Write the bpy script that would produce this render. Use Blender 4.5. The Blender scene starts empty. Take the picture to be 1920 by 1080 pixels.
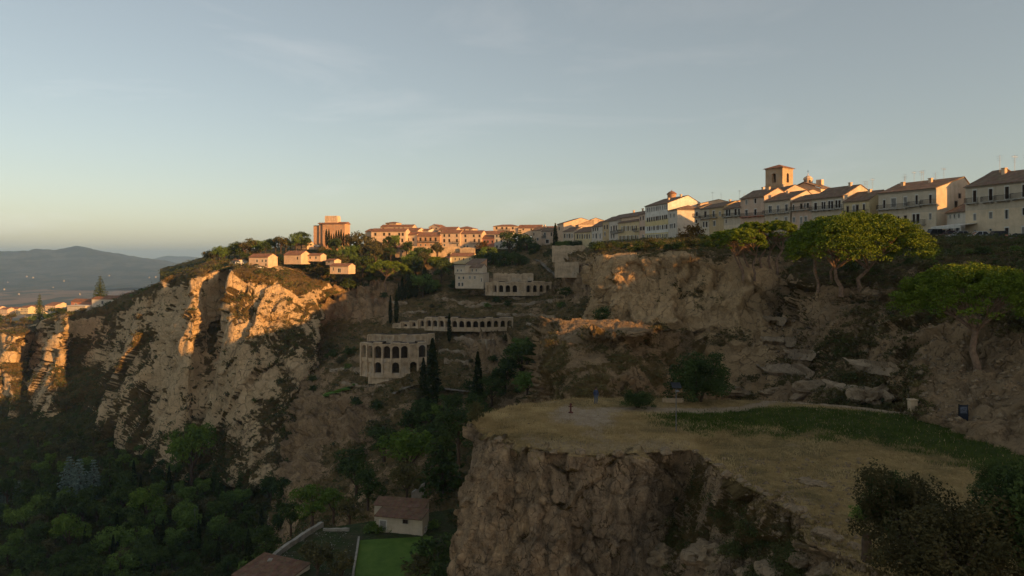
import bpy, bmesh, math, random
import numpy as np
from mathutils import Vector, Matrix

# ------------------------------------------------------------------ camera, sky, sun, exposure
F = 1300.0            # focal length in photograph pixels (1920 wide)
HORIZON = 480.0       # row of the eye level
scene = bpy.context.scene
cam_d = bpy.data.cameras.new('camera')
cam = bpy.data.objects.new('camera', cam_d)
scene.collection.objects.link(cam)
cam.location = (0, 0, 0)
cam.rotation_euler = (math.pi / 2, 0, 0)
cam_d.sensor_width = 36.0
cam_d.lens = 36.0 * F / 1920.0
cam_d.shift_y = -(540.0 - HORIZON) / 1920.0
cam_d.clip_start = 0.5
cam_d.clip_end = 80000
scene.camera = cam

SUN_EL = math.radians(12.2)
SUN_AZ = math.atan2(0.80, -0.60)
world = bpy.data.worlds.new('World')
scene.world = world
world.use_nodes = True
wn, wl = world.node_tree.nodes, world.node_tree.links
wn.clear()
sky = wn.new('ShaderNodeTexSky')
sky.sky_type = 'NISHITA'
sky.sun_disc = False
sky.sun_elevation = SUN_EL
sky.sun_rotation = SUN_AZ
sky.altitude = 400
sky.air_density = 1.0
sky.dust_density = 1.4
sky.ozone_density = 1.2
bg = wn.new('ShaderNodeBackground')
bg.inputs['Strength'].default_value = 0.09
wo = wn.new('ShaderNodeOutputWorld')
# faint high cirrus: thin wisps lighten the sky a little
tc = wn.new('ShaderNodeTexCoord')
mp = wn.new('ShaderNodeMapping')
mp.inputs['Scale'].default_value = (1.2, 1.0, 6.0)
mp.inputs['Rotation'].default_value = (0.25, 0.18, 0.4)
cn = wn.new('ShaderNodeTexNoise')
cn.inputs['Scale'].default_value = 2.2
cn.inputs['Detail'].default_value = 9
cn.inputs['Roughness'].default_value = 0.62
cn.inputs['Distortion'].default_value = 0.5
cr = wn.new('ShaderNodeValToRGB')
cr.color_ramp.elements[0].position = 0.54
cr.color_ramp.elements[1].position = 0.85
cr.color_ramp.elements[1].color = (0.36, 0.36, 0.36, 1)
hs = wn.new('ShaderNodeHueSaturation')
hs.inputs['Saturation'].default_value = 0.12
hs.inputs['Value'].default_value = 1.35
mx = wn.new('ShaderNodeMixRGB')
wl.new(tc.outputs['Generated'], mp.inputs['Vector'])
wl.new(mp.outputs[0], cn.inputs['Vector'])
wl.new(cn.outputs['Fac'], cr.inputs['Fac'])
wl.new(cr.outputs['Color'], mx.inputs['Fac'])
ds = wn.new('ShaderNodeHueSaturation')
ds.inputs['Saturation'].default_value = 0.78
wl.new(sky.outputs[0], ds.inputs['Color'])
tn = wn.new('ShaderNodeMixRGB')      # an even, thin veil of high cloud over the whole sky
tn.inputs[0].default_value = 0.30
tn.inputs[2].default_value = (2.45, 2.75, 2.65, 1)
wl.new(ds.outputs[0], tn.inputs[1])
wb = wn.new('ShaderNodeMixRGB')      # camera white balance: slightly warm
wb.blend_type = 'MULTIPLY'
wb.inputs[0].default_value = 1.0
wb.inputs[2].default_value = (1.04, 0.97, 0.89, 1)
wl.new(tn.outputs[0], wb.inputs[1])
wl.new(wb.outputs[0], hs.inputs['Color'])
wl.new(wb.outputs[0], mx.inputs[1])
wl.new(hs.outputs[0], mx.inputs[2])
wl.new(mx.outputs[0], bg.inputs['Color'])
wl.new(bg.outputs[0], wo.inputs['Surface'])

sun_vec = Vector((math.sin(SUN_AZ) * math.cos(SUN_EL), math.cos(SUN_AZ) * math.cos(SUN_EL), math.sin(SUN_EL)))
sun_d = bpy.data.lights.new('sun', 'SUN')
sun_d.energy = 4.2
sun_d.angle = math.radians(0.6)
sun_d.color = (1.0, 0.49, 0.14)
sun = bpy.data.objects.new('sun', sun_d)
scene.collection.objects.link(sun)
sun.rotation_euler = sun_vec.to_track_quat('Z', 'Y').to_euler()
sun.location = (200, -150, 120)

vs = scene.view_settings
vs.view_transform = 'Standard'
vs.look = 'None'
vs.exposure = 0.86
vs.gamma = 1.0
vs.use_curve_mapping = False
scene.cycles.max_bounces = 5
scene.cycles.diffuse_bounces = 3
scene.cycles.glossy_bounces = 1
scene.cycles.transmission_bounces = 1
scene.cycles.volume_bounces = 0
scene.cycles.transparent_max_bounces = 4
scene.cycles.use_denoising = True
scene.cycles.use_adaptive_sampling = True
scene.cycles.adaptive_threshold = 0.02

COL = scene.collection
R = random.Random(7)
PI = math.pi

# ------------------------------------------------------------------ helpers
def P(px, py, d):
    """point of the place seen at photo pixel (px,py), d metres ahead of the camera"""
    return ((px - 960.0) / F * d, d, -(py - HORIZON) / F * d)

def V(px, py, d):
    return Vector(P(px, py, d))

def pix(x, y, z):
    return 960 + F * x / y, HORIZON - F * z / y

PERM = np.random.RandomState(11).permutation(256)
PERM = np.concatenate([PERM, PERM, PERM])
GRAD = np.random.RandomState(5).normal(size=(256, 3))
GRAD /= np.linalg.norm(GRAD, axis=1)[:, None]
RNDV = np.random.RandomState(6).uniform(-1, 1, size=(256, 5))

def _hash(i, j, k):
    return PERM[PERM[PERM[i & 255] + (j & 255)] + (k & 255)]

def perlin(p):
    pi = np.floor(p).astype(np.int64)
    pf = p - pi
    u = pf * pf * pf * (pf * (pf * 6 - 15) + 10)
    out = 0
    for a in (0, 1):
        wa = u[:, 0] if a else 1 - u[:, 0]
        for b in (0, 1):
            wb = u[:, 1] if b else 1 - u[:, 1]
            for c in (0, 1):
                wc = u[:, 2] if c else 1 - u[:, 2]
                g = GRAD[_hash(pi[:, 0] + a, pi[:, 1] + b, pi[:, 2] + c)]
                out = out + wa * wb * wc * ((pf[:, 0] - a) * g[:, 0] + (pf[:, 1] - b) * g[:, 1] + (pf[:, 2] - c) * g[:, 2])
    return out * 1.5

def fbm(p, octv=5, lac=2.03, gain=0.5, ridged=False):
    s, a, tot = 0, 1.0, 0
    q = p.copy()
    for _ in range(octv):
        n = perlin(q)
        if ridged:
            n = 1 - 2 * np.abs(n)
        s = s + a * n
        tot += a
        a *= gain
        q = q * lac + 17.3
    return s / tot

def facets(p, tilt=0.55):
    """blocky rock: every cell of a jittered lattice carries its own tilted plane"""
    pi = np.floor(p).astype(np.int64)
    best = np.full(len(p), 1e9)
    val = np.zeros(len(p))
    sec = np.full(len(p), 1e9)
    pi = np.floor(p - 0.5).astype(np.int64)
    for a in (0, 1):
        for b in (0, 1):
            for c in (0, 1):
                h = _hash(pi[:, 0] + a, pi[:, 1] + b, pi[:, 2] + c)
                r = RNDV[h]
                cx = pi + np.array([a, b, c]) + 0.5 + 0.36 * r[:, :3]
                dv = p - cx
                dd = np.einsum('ij,ij->i', dv, dv)
                v = r[:, 3] * 0.8 + tilt * np.einsum('ij,ij->i', dv, RNDV[(h + 77) & 255][:, :3])
                m = dd < best
                sec = np.where(m, best, np.minimum(sec, dd))
                val = np.where(m, v, val)
                best = np.where(m, dd, best)
    return val, np.sqrt(sec) - np.sqrt(best)

def catmull(pts, t):
    """pts (n,m,3) along axis 0, t in [0,n-1]"""
    n = len(pts)
    i = np.clip(np.floor(t).astype(int), 0, n - 2)
    f = (t - i)[:, None, None]
    p1, p2 = pts[i], pts[i + 1]
    p0 = np.where((i > 0)[:, None, None], pts[np.maximum(i - 1, 0)], 2 * p1 - p2)
    p3 = np.where((i < n - 2)[:, None, None], pts[np.minimum(i + 2, n - 1)], 2 * p2 - p1)
    m1, m2 = (p2 - p0) * 0.42, (p3 - p1) * 0.42
    f2, f3 = f * f, f * f * f
    return p1 * (2 * f3 - 3 * f2 + 1) + m1 * (f3 - 2 * f2 + f) + p2 * (-2 * f3 + 3 * f2) + m2 * (f3 - f2)

def spread(seglen, step):
    """sample parameters so each segment has about one sample per step"""
    ts = []
    for i, L in enumerate(seglen):
        k = max(2, int(math.ceil(L / step)))
        ts += [i + j / k for j in range(k)]
    ts.append(len(seglen))
    return np.array(ts, float)

def grid_normals(G):
    du = np.gradient(G, axis=0)
    dv = np.gradient(G, axis=1)
    n = np.cross(du, dv)
    n /= np.linalg.norm(n, axis=2)[:, :, None] + 1e-9
    return n

def new_mesh(name, verts, faces, smooth=False):
    me = bpy.data.meshes.new(name)
    verts = np.asarray(verts, np.float32)
    me.vertices.add(len(verts))
    me.vertices.foreach_set('co', verts.ravel())
    faces = np.asarray(faces, np.int32)
    k = faces.shape[1]
    me.loops.add(faces.size)
    me.loops.foreach_set('vertex_index', faces.ravel())
    me.polygons.add(len(faces))
    me.polygons.foreach_set('loop_start', np.arange(0, faces.size, k, dtype=np.int32))
    me.update(calc_edges=True)
    if smooth:
        me.polygons.foreach_set('use_smooth', np.ones(len(faces), bool))
    return me

def link(name, me, mat=None, parent=None, **props):
    o = bpy.data.objects.new(name, me)
    COL.objects.link(o)
    if mat is not None and me is not None and len(me.materials) == 0:
        me.materials.append(mat)
    if parent is not None:
        o.parent = parent
    for k, v in props.items():
        o[k] = v
    return o

def tag(o, label, cat, group=None):
    o['label'] = label
    o['category'] = cat
    if group:
        o['group'] = group
    return o

def empty(name, loc=(0, 0, 0), rz=0, label=None, cat=None, group=None):
    o = bpy.data.objects.new(name, None)
    o.empty_display_size = 0.5
    COL.objects.link(o)
    o.location = loc
    o.rotation_euler = (0, 0, rz)
    if label:
        tag(o, label, cat, group)
    return o

def copy_tree(o, parent=None):
    c = o.copy()
    COL.objects.link(c)
    c.parent = parent
    for ch in o.children:
        copy_tree(ch, c)
    return c

def add_attr(me, name, vals):
    a = me.attributes.new(name, 'FLOAT', 'POINT')
    a.data.foreach_set('value', np.asarray(vals, np.float32))

def loft(name, ribs, step, disp, mat, veg=None, kind='structure', flat=True, post=None):
    """a terrain sheet through ribs of (px,py,d); disp(points, normals) -> metres along the normal"""
    C = np.array([[P(*p) for p in r] for r in ribs], float)
    S = np.array([[(p[0], p[1]) for p in r] for r in ribs], float)
    lu = np.minimum(np.linalg.norm(np.diff(S, axis=0), axis=2), 400).max(axis=1)
    lv = np.minimum(np.linalg.norm(np.diff(S, axis=1), axis=2), 400).max(axis=0)
    A = catmull(C, spread(lu, step))
    G = catmull(np.swapaxes(A, 0, 1), spread(lv, step))
    G = np.swapaxes(G, 0, 1)
    N = grid_normals(G)
    nu, nv = G.shape[:2]
    pts, nor = G.reshape(-1, 3), N.reshape(-1, 3).copy()
    nor[(nor[:, 1] > 0) & (np.abs(nor[:, 2]) < 0.5)] *= -1
    nor[nor[:, 2] < -0.3] *= -1
    nb = nor.copy()
    nb[nb[:, 2] < 0] *= -1
    if disp is not None:
        pts = pts + nor * disp(pts, nor)[:, None]
    if post is not None:
        pts = post(pts)
    G2 = pts.reshape(nu, nv, 3)
    N2 = grid_normals(G2).reshape(-1, 3)
    N2[N2[:, 2] < 0] *= -1
    i, j = np.meshgrid(np.arange(nu - 1), np.arange(nv - 1), indexing='ij')
    a = (i * nv + j).ravel()
    faces = np.stack([a, a + 1, a + nv + 1, a + nv], 1)
    me = new_mesh(name, pts, faces, smooth=not flat)
    N3 = 0.65 * nb + 0.35 * N2
    N3 /= np.linalg.norm(N3, axis=1)[:, None] + 1e-9
    vg = veg(pts, N3) if veg is not None else np.zeros(len(pts))
    add_attr(me, 'veg', vg)
    o = link(name, me, mat, kind=kind)
    return o, pts, N2, vg

# ------------------------------------------------------------------ materials
def newmat(name):
    m = bpy.data.materials.new(name)
    m.use_nodes = True
    nt = m.node_tree
    nt.nodes.clear()
    out = nt.nodes.new('ShaderNodeOutputMaterial')
    b = nt.nodes.new('ShaderNodeBsdfPrincipled')
    b.inputs['Roughness'].default_value = 0.9
    b.inputs['Specular IOR Level'].default_value = 0.15
    nt.links.new(b.outputs[0], out.inputs['Surface'])
    return m, nt, b

class NB:
    """tiny node builder"""
    def __init__(self, nt):
        self.nt = nt
        self.co = nt.nodes.new('ShaderNodeTexCoord').outputs['Object']
    def val(self, sock, v):
        if isinstance(v, bpy.types.NodeSocket):
            self.nt.links.new(v, sock)
        elif isinstance(v, (tuple, list)):
            sock.default_value = (*v, 1) if len(v) == 3 and sock.type == 'RGBA' else v
        else:
            sock.default_value = v
    def noise(self, scale, detail=6, rough=0.6, vec=None, dist=0.0, sc=None):
        n = self.nt.nodes.new('ShaderNodeTexNoise')
        v = vec if vec is not None else self.co
        if sc:
            mpn = self.nt.nodes.new('ShaderNodeMapping')
            mpn.inputs['Scale'].default_value = sc
            self.nt.links.new(v, mpn.inputs['Vector'])
            v = mpn.outputs[0]
        self.nt.links.new(v, n.inputs['Vector'])
        n.inputs['Scale'].default_value = scale
        n.inputs['Detail'].default_value = detail
        n.inputs['Roughness'].default_value = rough
        n.inputs['Distortion'].default_value = dist
        return n.outputs['Fac']
    def voro(self, scale, feature='F1', out='Distance', sc=None, warp=0.0):
        n = self.nt.nodes.new('ShaderNodeTexVoronoi')
        n.feature = feature
        n.inputs['Scale'].default_value = scale
        v = self.co
        if warp:
            wn_ = self.nt.nodes.new('ShaderNodeTexNoise')
            wn_.inputs['Scale'].default_value = 0.45 / warp
            wn_.inputs['Detail'].default_value = 4
            self.nt.links.new(v, wn_.inputs['Vector'])
            vm = self.nt.nodes.new('ShaderNodeVectorMath')
            vm.operation = 'MULTIPLY_ADD'
            self.nt.links.new(wn_.outputs['Color'], vm.inputs[0])
            vm.inputs[1].default_value = (warp * 3, warp * 3, warp * 3)
            self.nt.links.new(v, vm.inputs[2])
            v = vm.outputs[0]
        if sc:
            mpn = self.nt.nodes.new('ShaderNodeMapping')
            mpn.inputs['Scale'].default_value = sc
            self.nt.links.new(v, mpn.inputs['Vector'])
            v = mpn.outputs[0]
        self.nt.links.new(v, n.inputs['Vector'])
        return n.outputs[out]
    def ramp(self, fac, stops):
        n = self.nt.nodes.new('ShaderNodeValToRGB')
        e = n.color_ramp.elements
        while len(e) < len(stops):
            e.new(0.5)
        for k, (pos, c) in enumerate(stops):
            e[k].position = pos
            e[k].color = (*c, 1) if len(c) == 3 else c
        self.val(n.inputs['Fac'], fac)
        return n.outputs['Color']
    def mix(self, fac, a, b, mode='MIX'):
        n = self.nt.nodes.new('ShaderNodeMixRGB')
        n.blend_type = mode
        self.val(n.inputs[0], fac)
        self.val(n.inputs[1], a)
        self.val(n.inputs[2], b)
        return n.outputs[0]
    def math(self, op, a, b=0.0, clamp=False):
        n = self.nt.nodes.new('ShaderNodeMath')
        n.operation = op
        n.use_clamp = clamp
        self.val(n.inputs[0], a)
        self.val(n.inputs[1], b)
        return n.outputs[0]
    def attr(self, name):
        n = self.nt.nodes.new('ShaderNodeAttribute')
        n.attribute_name = name
        return n.outputs['Fac']
    def bump(self, h, strength, dist, b):
        n = self.nt.nodes.new('ShaderNodeBump')
        n.inputs['Strength'].default_value = strength
        n.inputs['Distance'].default_value = dist
        self.val(n.inputs['Height'], h)
        self.nt.links.new(n.outputs[0], b.inputs['Normal'])
    def rnd(self):
        return self.nt.nodes.new('ShaderNodeObjectInfo').outputs['Random']

def G3(v):
    return (v, v, v)

def rock_mat(name, light, mid, dark, stain, vegc, s=1.0, bump=0.35, stain_amt=0.6):
    m, nt, b = newmat(name)
    k = NB(nt)
    n1 = k.noise(0.35 / s, 9, 0.68)
    n2 = k.noise(0.09 / s, 4, 0.6, sc=(1, 1, 0.35))
    col = k.ramp(n1, [(0.28, dark), (0.48, mid), (0.68, light)])
    st = k.ramp(n2, [(0.42, G3(0)), (0.62, G3(stain_amt))])
    col = k.mix(st, col, stain)
    drip = k.noise(0.5 / s, 5, 0.6, sc=(1, 1, 0.12))
    col = k.mix(k.ramp(drip, [(0.56, G3(0)), (0.72, G3(0.38))]), col, dark)
    crk = k.voro(0.55 / s, 'DISTANCE_TO_EDGE', sc=(1, 1, 0.55), warp=0.6 * s)
    crk2 = k.voro(1.7 / s, 'DISTANCE_TO_EDGE', sc=(1, 1, 0.7), warp=0.25 * s)
    gate = k.ramp(k.noise(0.3 / s, 4, 0.6), [(0.44, G3(0)), (0.56, G3(1))])
    cm = k.math('MULTIPLY', k.ramp(crk, [(0.0, G3(0.8)), (0.05, G3(0))]), gate)
    cm = k.math('MAXIMUM', cm, k.math('MULTIPLY', k.ramp(crk2, [(0.0, G3(0.55)), (0.06, G3(0))]), k.math('SUBTRACT', 1.0, gate)))
    col = k.mix(cm, col, tuple(c * 0.5 for c in dark))
    spk = k.noise(2.6 / s, 3, 0.7)
    col = k.mix(k.ramp(spk, [(0.35, G3(0.2)), (0.55, G3(0))]), col, dark)
    vn = k.noise(1.1 / s, 6, 0.7)
    vm = k.math('ADD', k.attr('veg'), k.math('MULTIPLY', k.math('SUBTRACT', vn, 0.5), 1.1))
    vmask = k.ramp(vm, [(0.47, G3(0)), (0.62, G3(1))])
    vcol = k.ramp(k.noise(0.6 / s, 7, 0.7), [(0.3, vegc[0]), (0.5, vegc[1]), (0.7, vegc[2])])
    col = k.mix(vmask, col, vcol)
    nt.links.new(col, b.inputs['Base Color'])
    h = k.math('SUBTRACT', k.math('MULTIPLY', k.noise(1.2 / s, 9, 0.75), 1.3), k.math('MULTIPLY', cm, 0.5))
    k.bump(h, bump, 1.0 * s, b)
    b.inputs['Roughness'].default_value = 0.95
    return m

def simple_mat(name, c, var=0.15, scale=1.5, rough=0.85, bump=0.0, metal=0.0, c2=None, objvar=0.0):
    m, nt, b = newmat(name)
    k = NB(nt)
    n = k.noise(scale, 6, 0.65)
    d = tuple(x * (1 - var * 1.6) for x in c) if c2 is None else c2
    l = tuple(min(1, x * (1 + var)) for x in c)
    col = k.ramp(n, [(0.3, d), (0.5, c), (0.72, l)])
    if objvar:
        col = k.mix(objvar, col, k.ramp(k.rnd(), [(0, G3(0.35)), (1, G3(1.0))]), 'MULTIPLY')
    nt.links.new(col, b.inputs['Base Color'])
    b.inputs['Roughness'].default_value = rough
    b.inputs['Metallic'].default_value = metal
    if bump:
        k.bump(k.noise(scale * 6, 5, 0.6), bump, 0.1, b)
    return m

def leaf_mat(name, c1, c2, c3, scale=0.7, trans=0.25, objvar=0.35):
    m, nt, b = newmat(name)
    k = NB(nt)
    n = k.noise(scale, 3, 0.6)
    col = k.ramp(n, [(0.3, c1), (0.5, c2), (0.72, c3)])
    if objvar:
        col = k.mix(objvar, col, k.ramp(k.rnd(), [(0, (0.35, 0.42, 0.45)), (0.5, (0.8, 0.8, 0.7)), (1, (1.0, 0.9, 0.45))]), 'MULTIPLY')
    nt.links.new(col, b.inputs['Base Color'])
    b.inputs['Roughness'].default_value = 0.75
    b.inputs['Specular IOR Level'].default_value = 0.1
    if trans:
        t = nt.nodes.new('ShaderNodeBsdfTranslucent')
        nt.links.new(col, t.inputs['Color'])
        mxs = nt.nodes.new('ShaderNodeMixShader')
        mxs.inputs[0].default_value = trans
        nt.links.new(b.outputs[0], mxs.inputs[1])
        nt.links.new(t.outputs[0], mxs.inputs[2])
        nt.links.new(mxs.outputs[0], nt.nodes['Material Output'].inputs['Surface'])
    return m

M = {}
VEG_DRY = ((0.0862, 0.0597, 0.0235), (0.149, 0.103, 0.0403), (0.23, 0.154, 0.0672))
VEG_GRN = ((0.0207, 0.0247, 0.00672), (0.0437, 0.0433, 0.0118), (0.0862, 0.0639, 0.0202))
M['cliff_far'] = rock_mat('cliff_rock', (0.82, 0.623, 0.367), (0.736, 0.529, 0.309), (0.506, 0.353, 0.198), (0.759, 0.562, 0.338), VEG_DRY, 2.6, 0.9)
M['cliff_mid'] = rock_mat('amber_rock', (0.759, 0.515, 0.277), (0.644, 0.433, 0.231), (0.414, 0.273, 0.143), (0.552, 0.386, 0.218), VEG_DRY, 1.2, 0.9)
M['cliff_near'] = rock_mat('lichen_rock', (0.72, 0.50, 0.29), (0.45, 0.315, 0.19), (0.15, 0.11, 0.068), (0.30, 0.235, 0.17), VEG_DRY, 0.42, 1.0, 0.45)
M['terrace_rock'] = rock_mat('terrace_rock', (0.529, 0.35, 0.185), (0.391, 0.258, 0.139), (0.184, 0.124, 0.0672), (0.299, 0.216, 0.126), VEG_DRY, 0.9, 0.9)
M['ruin_slope'] = rock_mat('ruin_slope', (0.529, 0.355, 0.197), (0.38, 0.252, 0.139), (0.184, 0.124, 0.0672), (0.333, 0.227, 0.126), VEG_DRY, 1.0, 0.8)
M['hill'] = rock_mat('hill_ground', (0.31, 0.206, 0.0924), (0.207, 0.144, 0.0588), (0.092, 0.0721, 0.0294), (0.172, 0.129, 0.0504), VEG_GRN, 1.5, 0.5)
M['forest_floor'] = rock_mat('forest_floor', (0.138, 0.103, 0.0462), (0.0862, 0.0639, 0.0269), (0.0345, 0.0299, 0.0134), (0.069, 0.0515, 0.021), VEG_GRN, 2.0, 0.4)
# ------------------------------------------------------------------ terrain
def sm(x, a, b):
    t = np.clip((x - a) / (b - a), 0, 1)
    return t * t * (3 - 2 * t)

def rock_disp(big, mid, small, sc, vert=0.3):
    """cliff relief: buttresses, fractured slabs standing on end, erosion flutes, ledges, grain"""
    def f(p, n):
        q = p / sc
        w = np.stack([fbm(q * 0.6 + 3.1, 3), fbm(q * 0.6 + 9.7, 3), fbm(q * 0.6 + 21.3, 3)], 1)
        f1, e1 = facets((q + w * 0.45) * np.array([0.36, 0.36, 0.36 * vert]), 1.3)
        f2, e2 = facets((q + w * 0.6) * np.array([1.0, 1.0, vert * 1.4]) + 40, 1.4)
        out = big * fbm(q * np.array([0.13, 0.13, 0.05]), 4) + mid * f1 + small * f2
        cr = perlin(q * 0.7 + 70)
        out = out - small * 0.7 * (1 - sm(e2, 0, 0.07)) * sm(cr, -0.1, 0.5) - mid * 0.3 * (1 - sm(e1, 0, 0.03))
        out = out + small * 1.1 * fbm((q + w * 0.3) * np.array([1.1, 1.1, 0.28]), 4, 2.1, 0.55, True)
        out = out + small * 0.55 * fbm(q * 2.4, 4, 2.1, 0.6)
        steep = 1 - sm(np.abs(n[:, 2]), 0.6, 0.92)
        return out * (0.25 + 0.75 * steep)
    return f

def soft_disp(amp, sc):
    def f(p, n):
        q = p / sc
        return amp * (fbm(q, 5) + 0.4 * fbm(q * 5, 3, ridged=True))
    return f

def veg_fn(lo, hi, base=0.0, nsc=12.0, namp=0.7):
    """plants grow where the rock lies back, in patches"""
    def f(p, n):
        s = sm(n[:, 2], lo, hi)
        return np.clip(base + s * 0.7 + namp * fbm(p / nsc + 5.5, 4), -0.3, 1.3)
    return f

TER = {}
# --- the pale cliff massif on the left
massif = [
 [(-420,600,640),(-400,612,600),(-390,650,580),(-380,690,560),(-370,720,540),(-360,780,510),(-350,900,450)],
 [(-160,600,540),(-150,612,480),(-150,640,466),(-140,665,455),(-130,690,448),(-120,745,430),(-100,860,395)],
 [(-20,600,520),(-15,622,452),(-10,645,445),(-5,668,440),(0,695,432),(15,745,410),(15,860,375)],
 [(35,600,520),(38,622,440),(32,645,432),(26,668,427),(24,695,424),(30,745,402),(30,860,372)],
 [(72,598,520),(72,620,470),(66,645,466),(60,668,460),(56,695,440),(62,742,408),(60,860,370)],
 [(126,580,500),(118,597,420),(114,625,409),(108,652,404),(100,690,400),(98,735,390),(100,860,365)],
 [(140,578,480),(134,590,445),(130,625,438),(128,655,430),(132,690,414),(140,738,392),(140,860,360)],
 [(205,562,470),(205,577,425),(200,612,418),(195,650,408),(190,690,400),(185,745,380),(180,860,350)],
 [(265,543,450),(266,553,385),(262,590,376),(258,630,370),(255,680,364),(250,740,352),(245,860,330)],
 [(305,528,440),(300,537,378),(292,580,370),(288,630,362),(282,690,354),(283,770,340),(280,880,310)],
 [(345,508,430),(342,517,352),(332,570,346),(325,620,340),(318,690,336),(300,792,326),(290,900,300)],
 [(392,492,420),(390,502,346),(372,555,336),(362,610,328),(352,690,322),(340,785,314),(335,900,292)],
 [(418,490,420),(418,499,362),(414,545,360),(406,590,352),(392,690,330),(378,795,314),(372,900,288)],
 [(440,488,410),(436,499,336),(432,545,325),(426,600,318),(418,690,311),(410,806,302),(405,900,284)],
 [(490,488,410),(490,503,333),(490,550,322),(488,600,314),(482,690,305),(462,800,296),(440,920,275)],
 [(545,494,410),(540,518,338),(540,560,326),(543,610,316),(545,680,306),(528,760,292),(490,920,264)],
 [(592,505,410),(580,545,345),(587,585,336),(590,620,328),(584,665,316),(565,740,298),(530,920,256)],
 [(630,520,420),(612,555,378),(614,592,368),(612,628,355),(604,668,335),(596,728,306),(575,920,250)],
 [(660,528,430),(640,565,390),(640,600,380),(640,640,365),(640,690,345),(640,760,310),(640,920,260)],
]
TER['massif'] = loft('cliff', massif, 3.0, rock_disp(11, 2.9, 1.05, 5.2, 0.28), M['cliff_far'],
                     lambda p, n: veg_fn(0.34, 0.7, 0.08, 20, 1.0)(p, n) + 0.22 * sm(960 + F * p[:, 0] / p[:, 1], 120, 140) * (1 - sm(960 + F * p[:, 0] / p[:, 1], 270, 310)))
# --- terraced hillside with the ruins
ruins = [
 [(560,500,430),(560,530,420),(560,570,400),(560,620,390),(560,665,360),(548,735,330),(540,810,285),(520,920,250),(500,1040,215)],
 [(612,505,405),(610,535,390),(608,575,372),(602,622,352),(600,668,328),(592,720,298),(575,810,268),(545,920,238),(515,1040,205)],
 [(660,502,400),(660,528,386),(658,575,362),(654,625,335),(650,662,305),(640,715,280),(600,820,252),(565,940,215),(540,1060,185)],
 [(730,492,400),(730,518,380),(732,570,352),(733,606,318),(728,664,282),(712,722,262),(680,830,232),(640,960,195),(620,1080,165)],
 [(800,486,400),(800,512,375),(806,560,342),(808,606,306),(802,664,276),(785,722,255),(750,830,215),(715,960,172),(700,1080,145)],
 [(870,482,400),(870,510,370),(874,552,335),(880,609,296),(878,662,268),(865,722,242),(830,830,200),(800,960,158),(790,1080,130)],
 [(950,478,395),(950,505,362),(955,549,330),(960,612,290),(948,668,256),(935,728,225),(905,830,180),(870,960,140),(850,1080,118)],
 [(1040,462,380),(1035,498,350),(1035,549,320),(1028,602,286),(1022,664,240),(1010,730,200),(990,830,160),(960,960,125),(940,1080,105)],
 [(1110,456,350),(1105,485,325),(1098,545,290),(1090,596,262),(1085,664,215),(1075,730,175),(1065,830,140),(1050,960,115),(1040,1080,100)],
 [(1200,456,320),(1200,485,295),(1200,545,265),(1200,596,240),(1200,664,195),(1200,730,160),(1200,830,130),(1200,960,110),(1200,1080,95)],
]
def ruin_crag(px, py):
    def win(x0, x1, y0, y1, f=14):
        return sm(px, x0 - f, x0 + f) * (1 - sm(px, x1 - f, x1 + f)) * sm(py, y0 - f, y0 + f) * (1 - sm(py, y1 - f, y1 + f))
    return np.clip(win(600, 735, 528, 596) + win(872, 965, 622, 690) + win(600, 700, 745, 830) + win(480, 600, 700, 900) + 0.8 * win(1040, 1110, 485, 560), 0, 1)
def ruin_disp(p, n):
    q = p / 5.0
    px = 960 + F * p[:, 0] / p[:, 1]
    py = HORIZON - F * p[:, 2] / p[:, 1]
    crag = ruin_crag(px, py)
    f2, e2 = facets(q * np.array([0.7, 0.7, 0.8]))
    d = 3.0 * fbm(p / 45.0, 4) + 0.8 * f2 + 1.0 * fbm(q, 5, ridged=True)
    # a step every few metres here and there: old terrace walls
    st = (p[:, 2] + 5.0 * fbm(p / 22, 4)) / 4.6
    fr = st - np.floor(st)
    rk = rock_disp(4.0, 3.2, 1.5, 3.2, 0.4)(p, n * np.array([1, 1, 0.2]))
    return crag * rk + d * 1.0 + 1.5 * (sm(fr, 0.0, 0.2) - fr) * sm(perlin(p / 18 + 31), -0.15, 0.4)
TER['ruins'] = loft('hillside', ruins, 3.2, ruin_disp, M['ruin_slope'], lambda p, n: veg_fn(0.35, 0.85, 0.05, 10, 0.9)(p, n) - 0.55 * ruin_crag(960 + F * p[:, 0] / p[:, 1], HORIZON - F * p[:, 2] / p[:, 1]))
# --- ground of the town along the far ridge
town = [
 [(300,505,520),(300,512,440),(300,520,400),(300,560,390)],
 [(385,482,500),(385,490,430),(388,499,372),(392,512,350)],
 [(440,470,500),(440,480,430),(442,494,370),(446,508,340)],
 [(520,464,490),(520,474,440),(525,492,390),(535,530,345)],
 [(590,460,490),(592,463,440),(592,490,400),(594,560,350)],
 [(650,462,500),(650,466,440),(652,492,405),(652,545,375)],
 [(720,464,500),(720,468,430),(720,490,402),(720,530,375)],
 [(800,462,500),(800,468,430),(800,486,402),(800,530,370)],
 [(900,458,500),(900,468,420),(900,482,398),(900,530,365)],
 [(1000,452,480),(1000,462,405),(1000,474,385),(1000,530,345)],
 [(1060,448,450),(1060,454,385),(1060,464,368),(1060,520,330)],
 [(1130,446,420),(1130,448,345),(1130,456,330),(1130,520,300)],
 [(1220,446,380),(1220,447,300),(1215,455,275),(1210,520,240)],
]
TER['town'] = loft('town_hill', town, 3.5, soft_disp(1.2, 14), M['hill'], veg_fn(0.2, 0.9, 0.1, 9, 0.9), flat=False)
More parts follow.
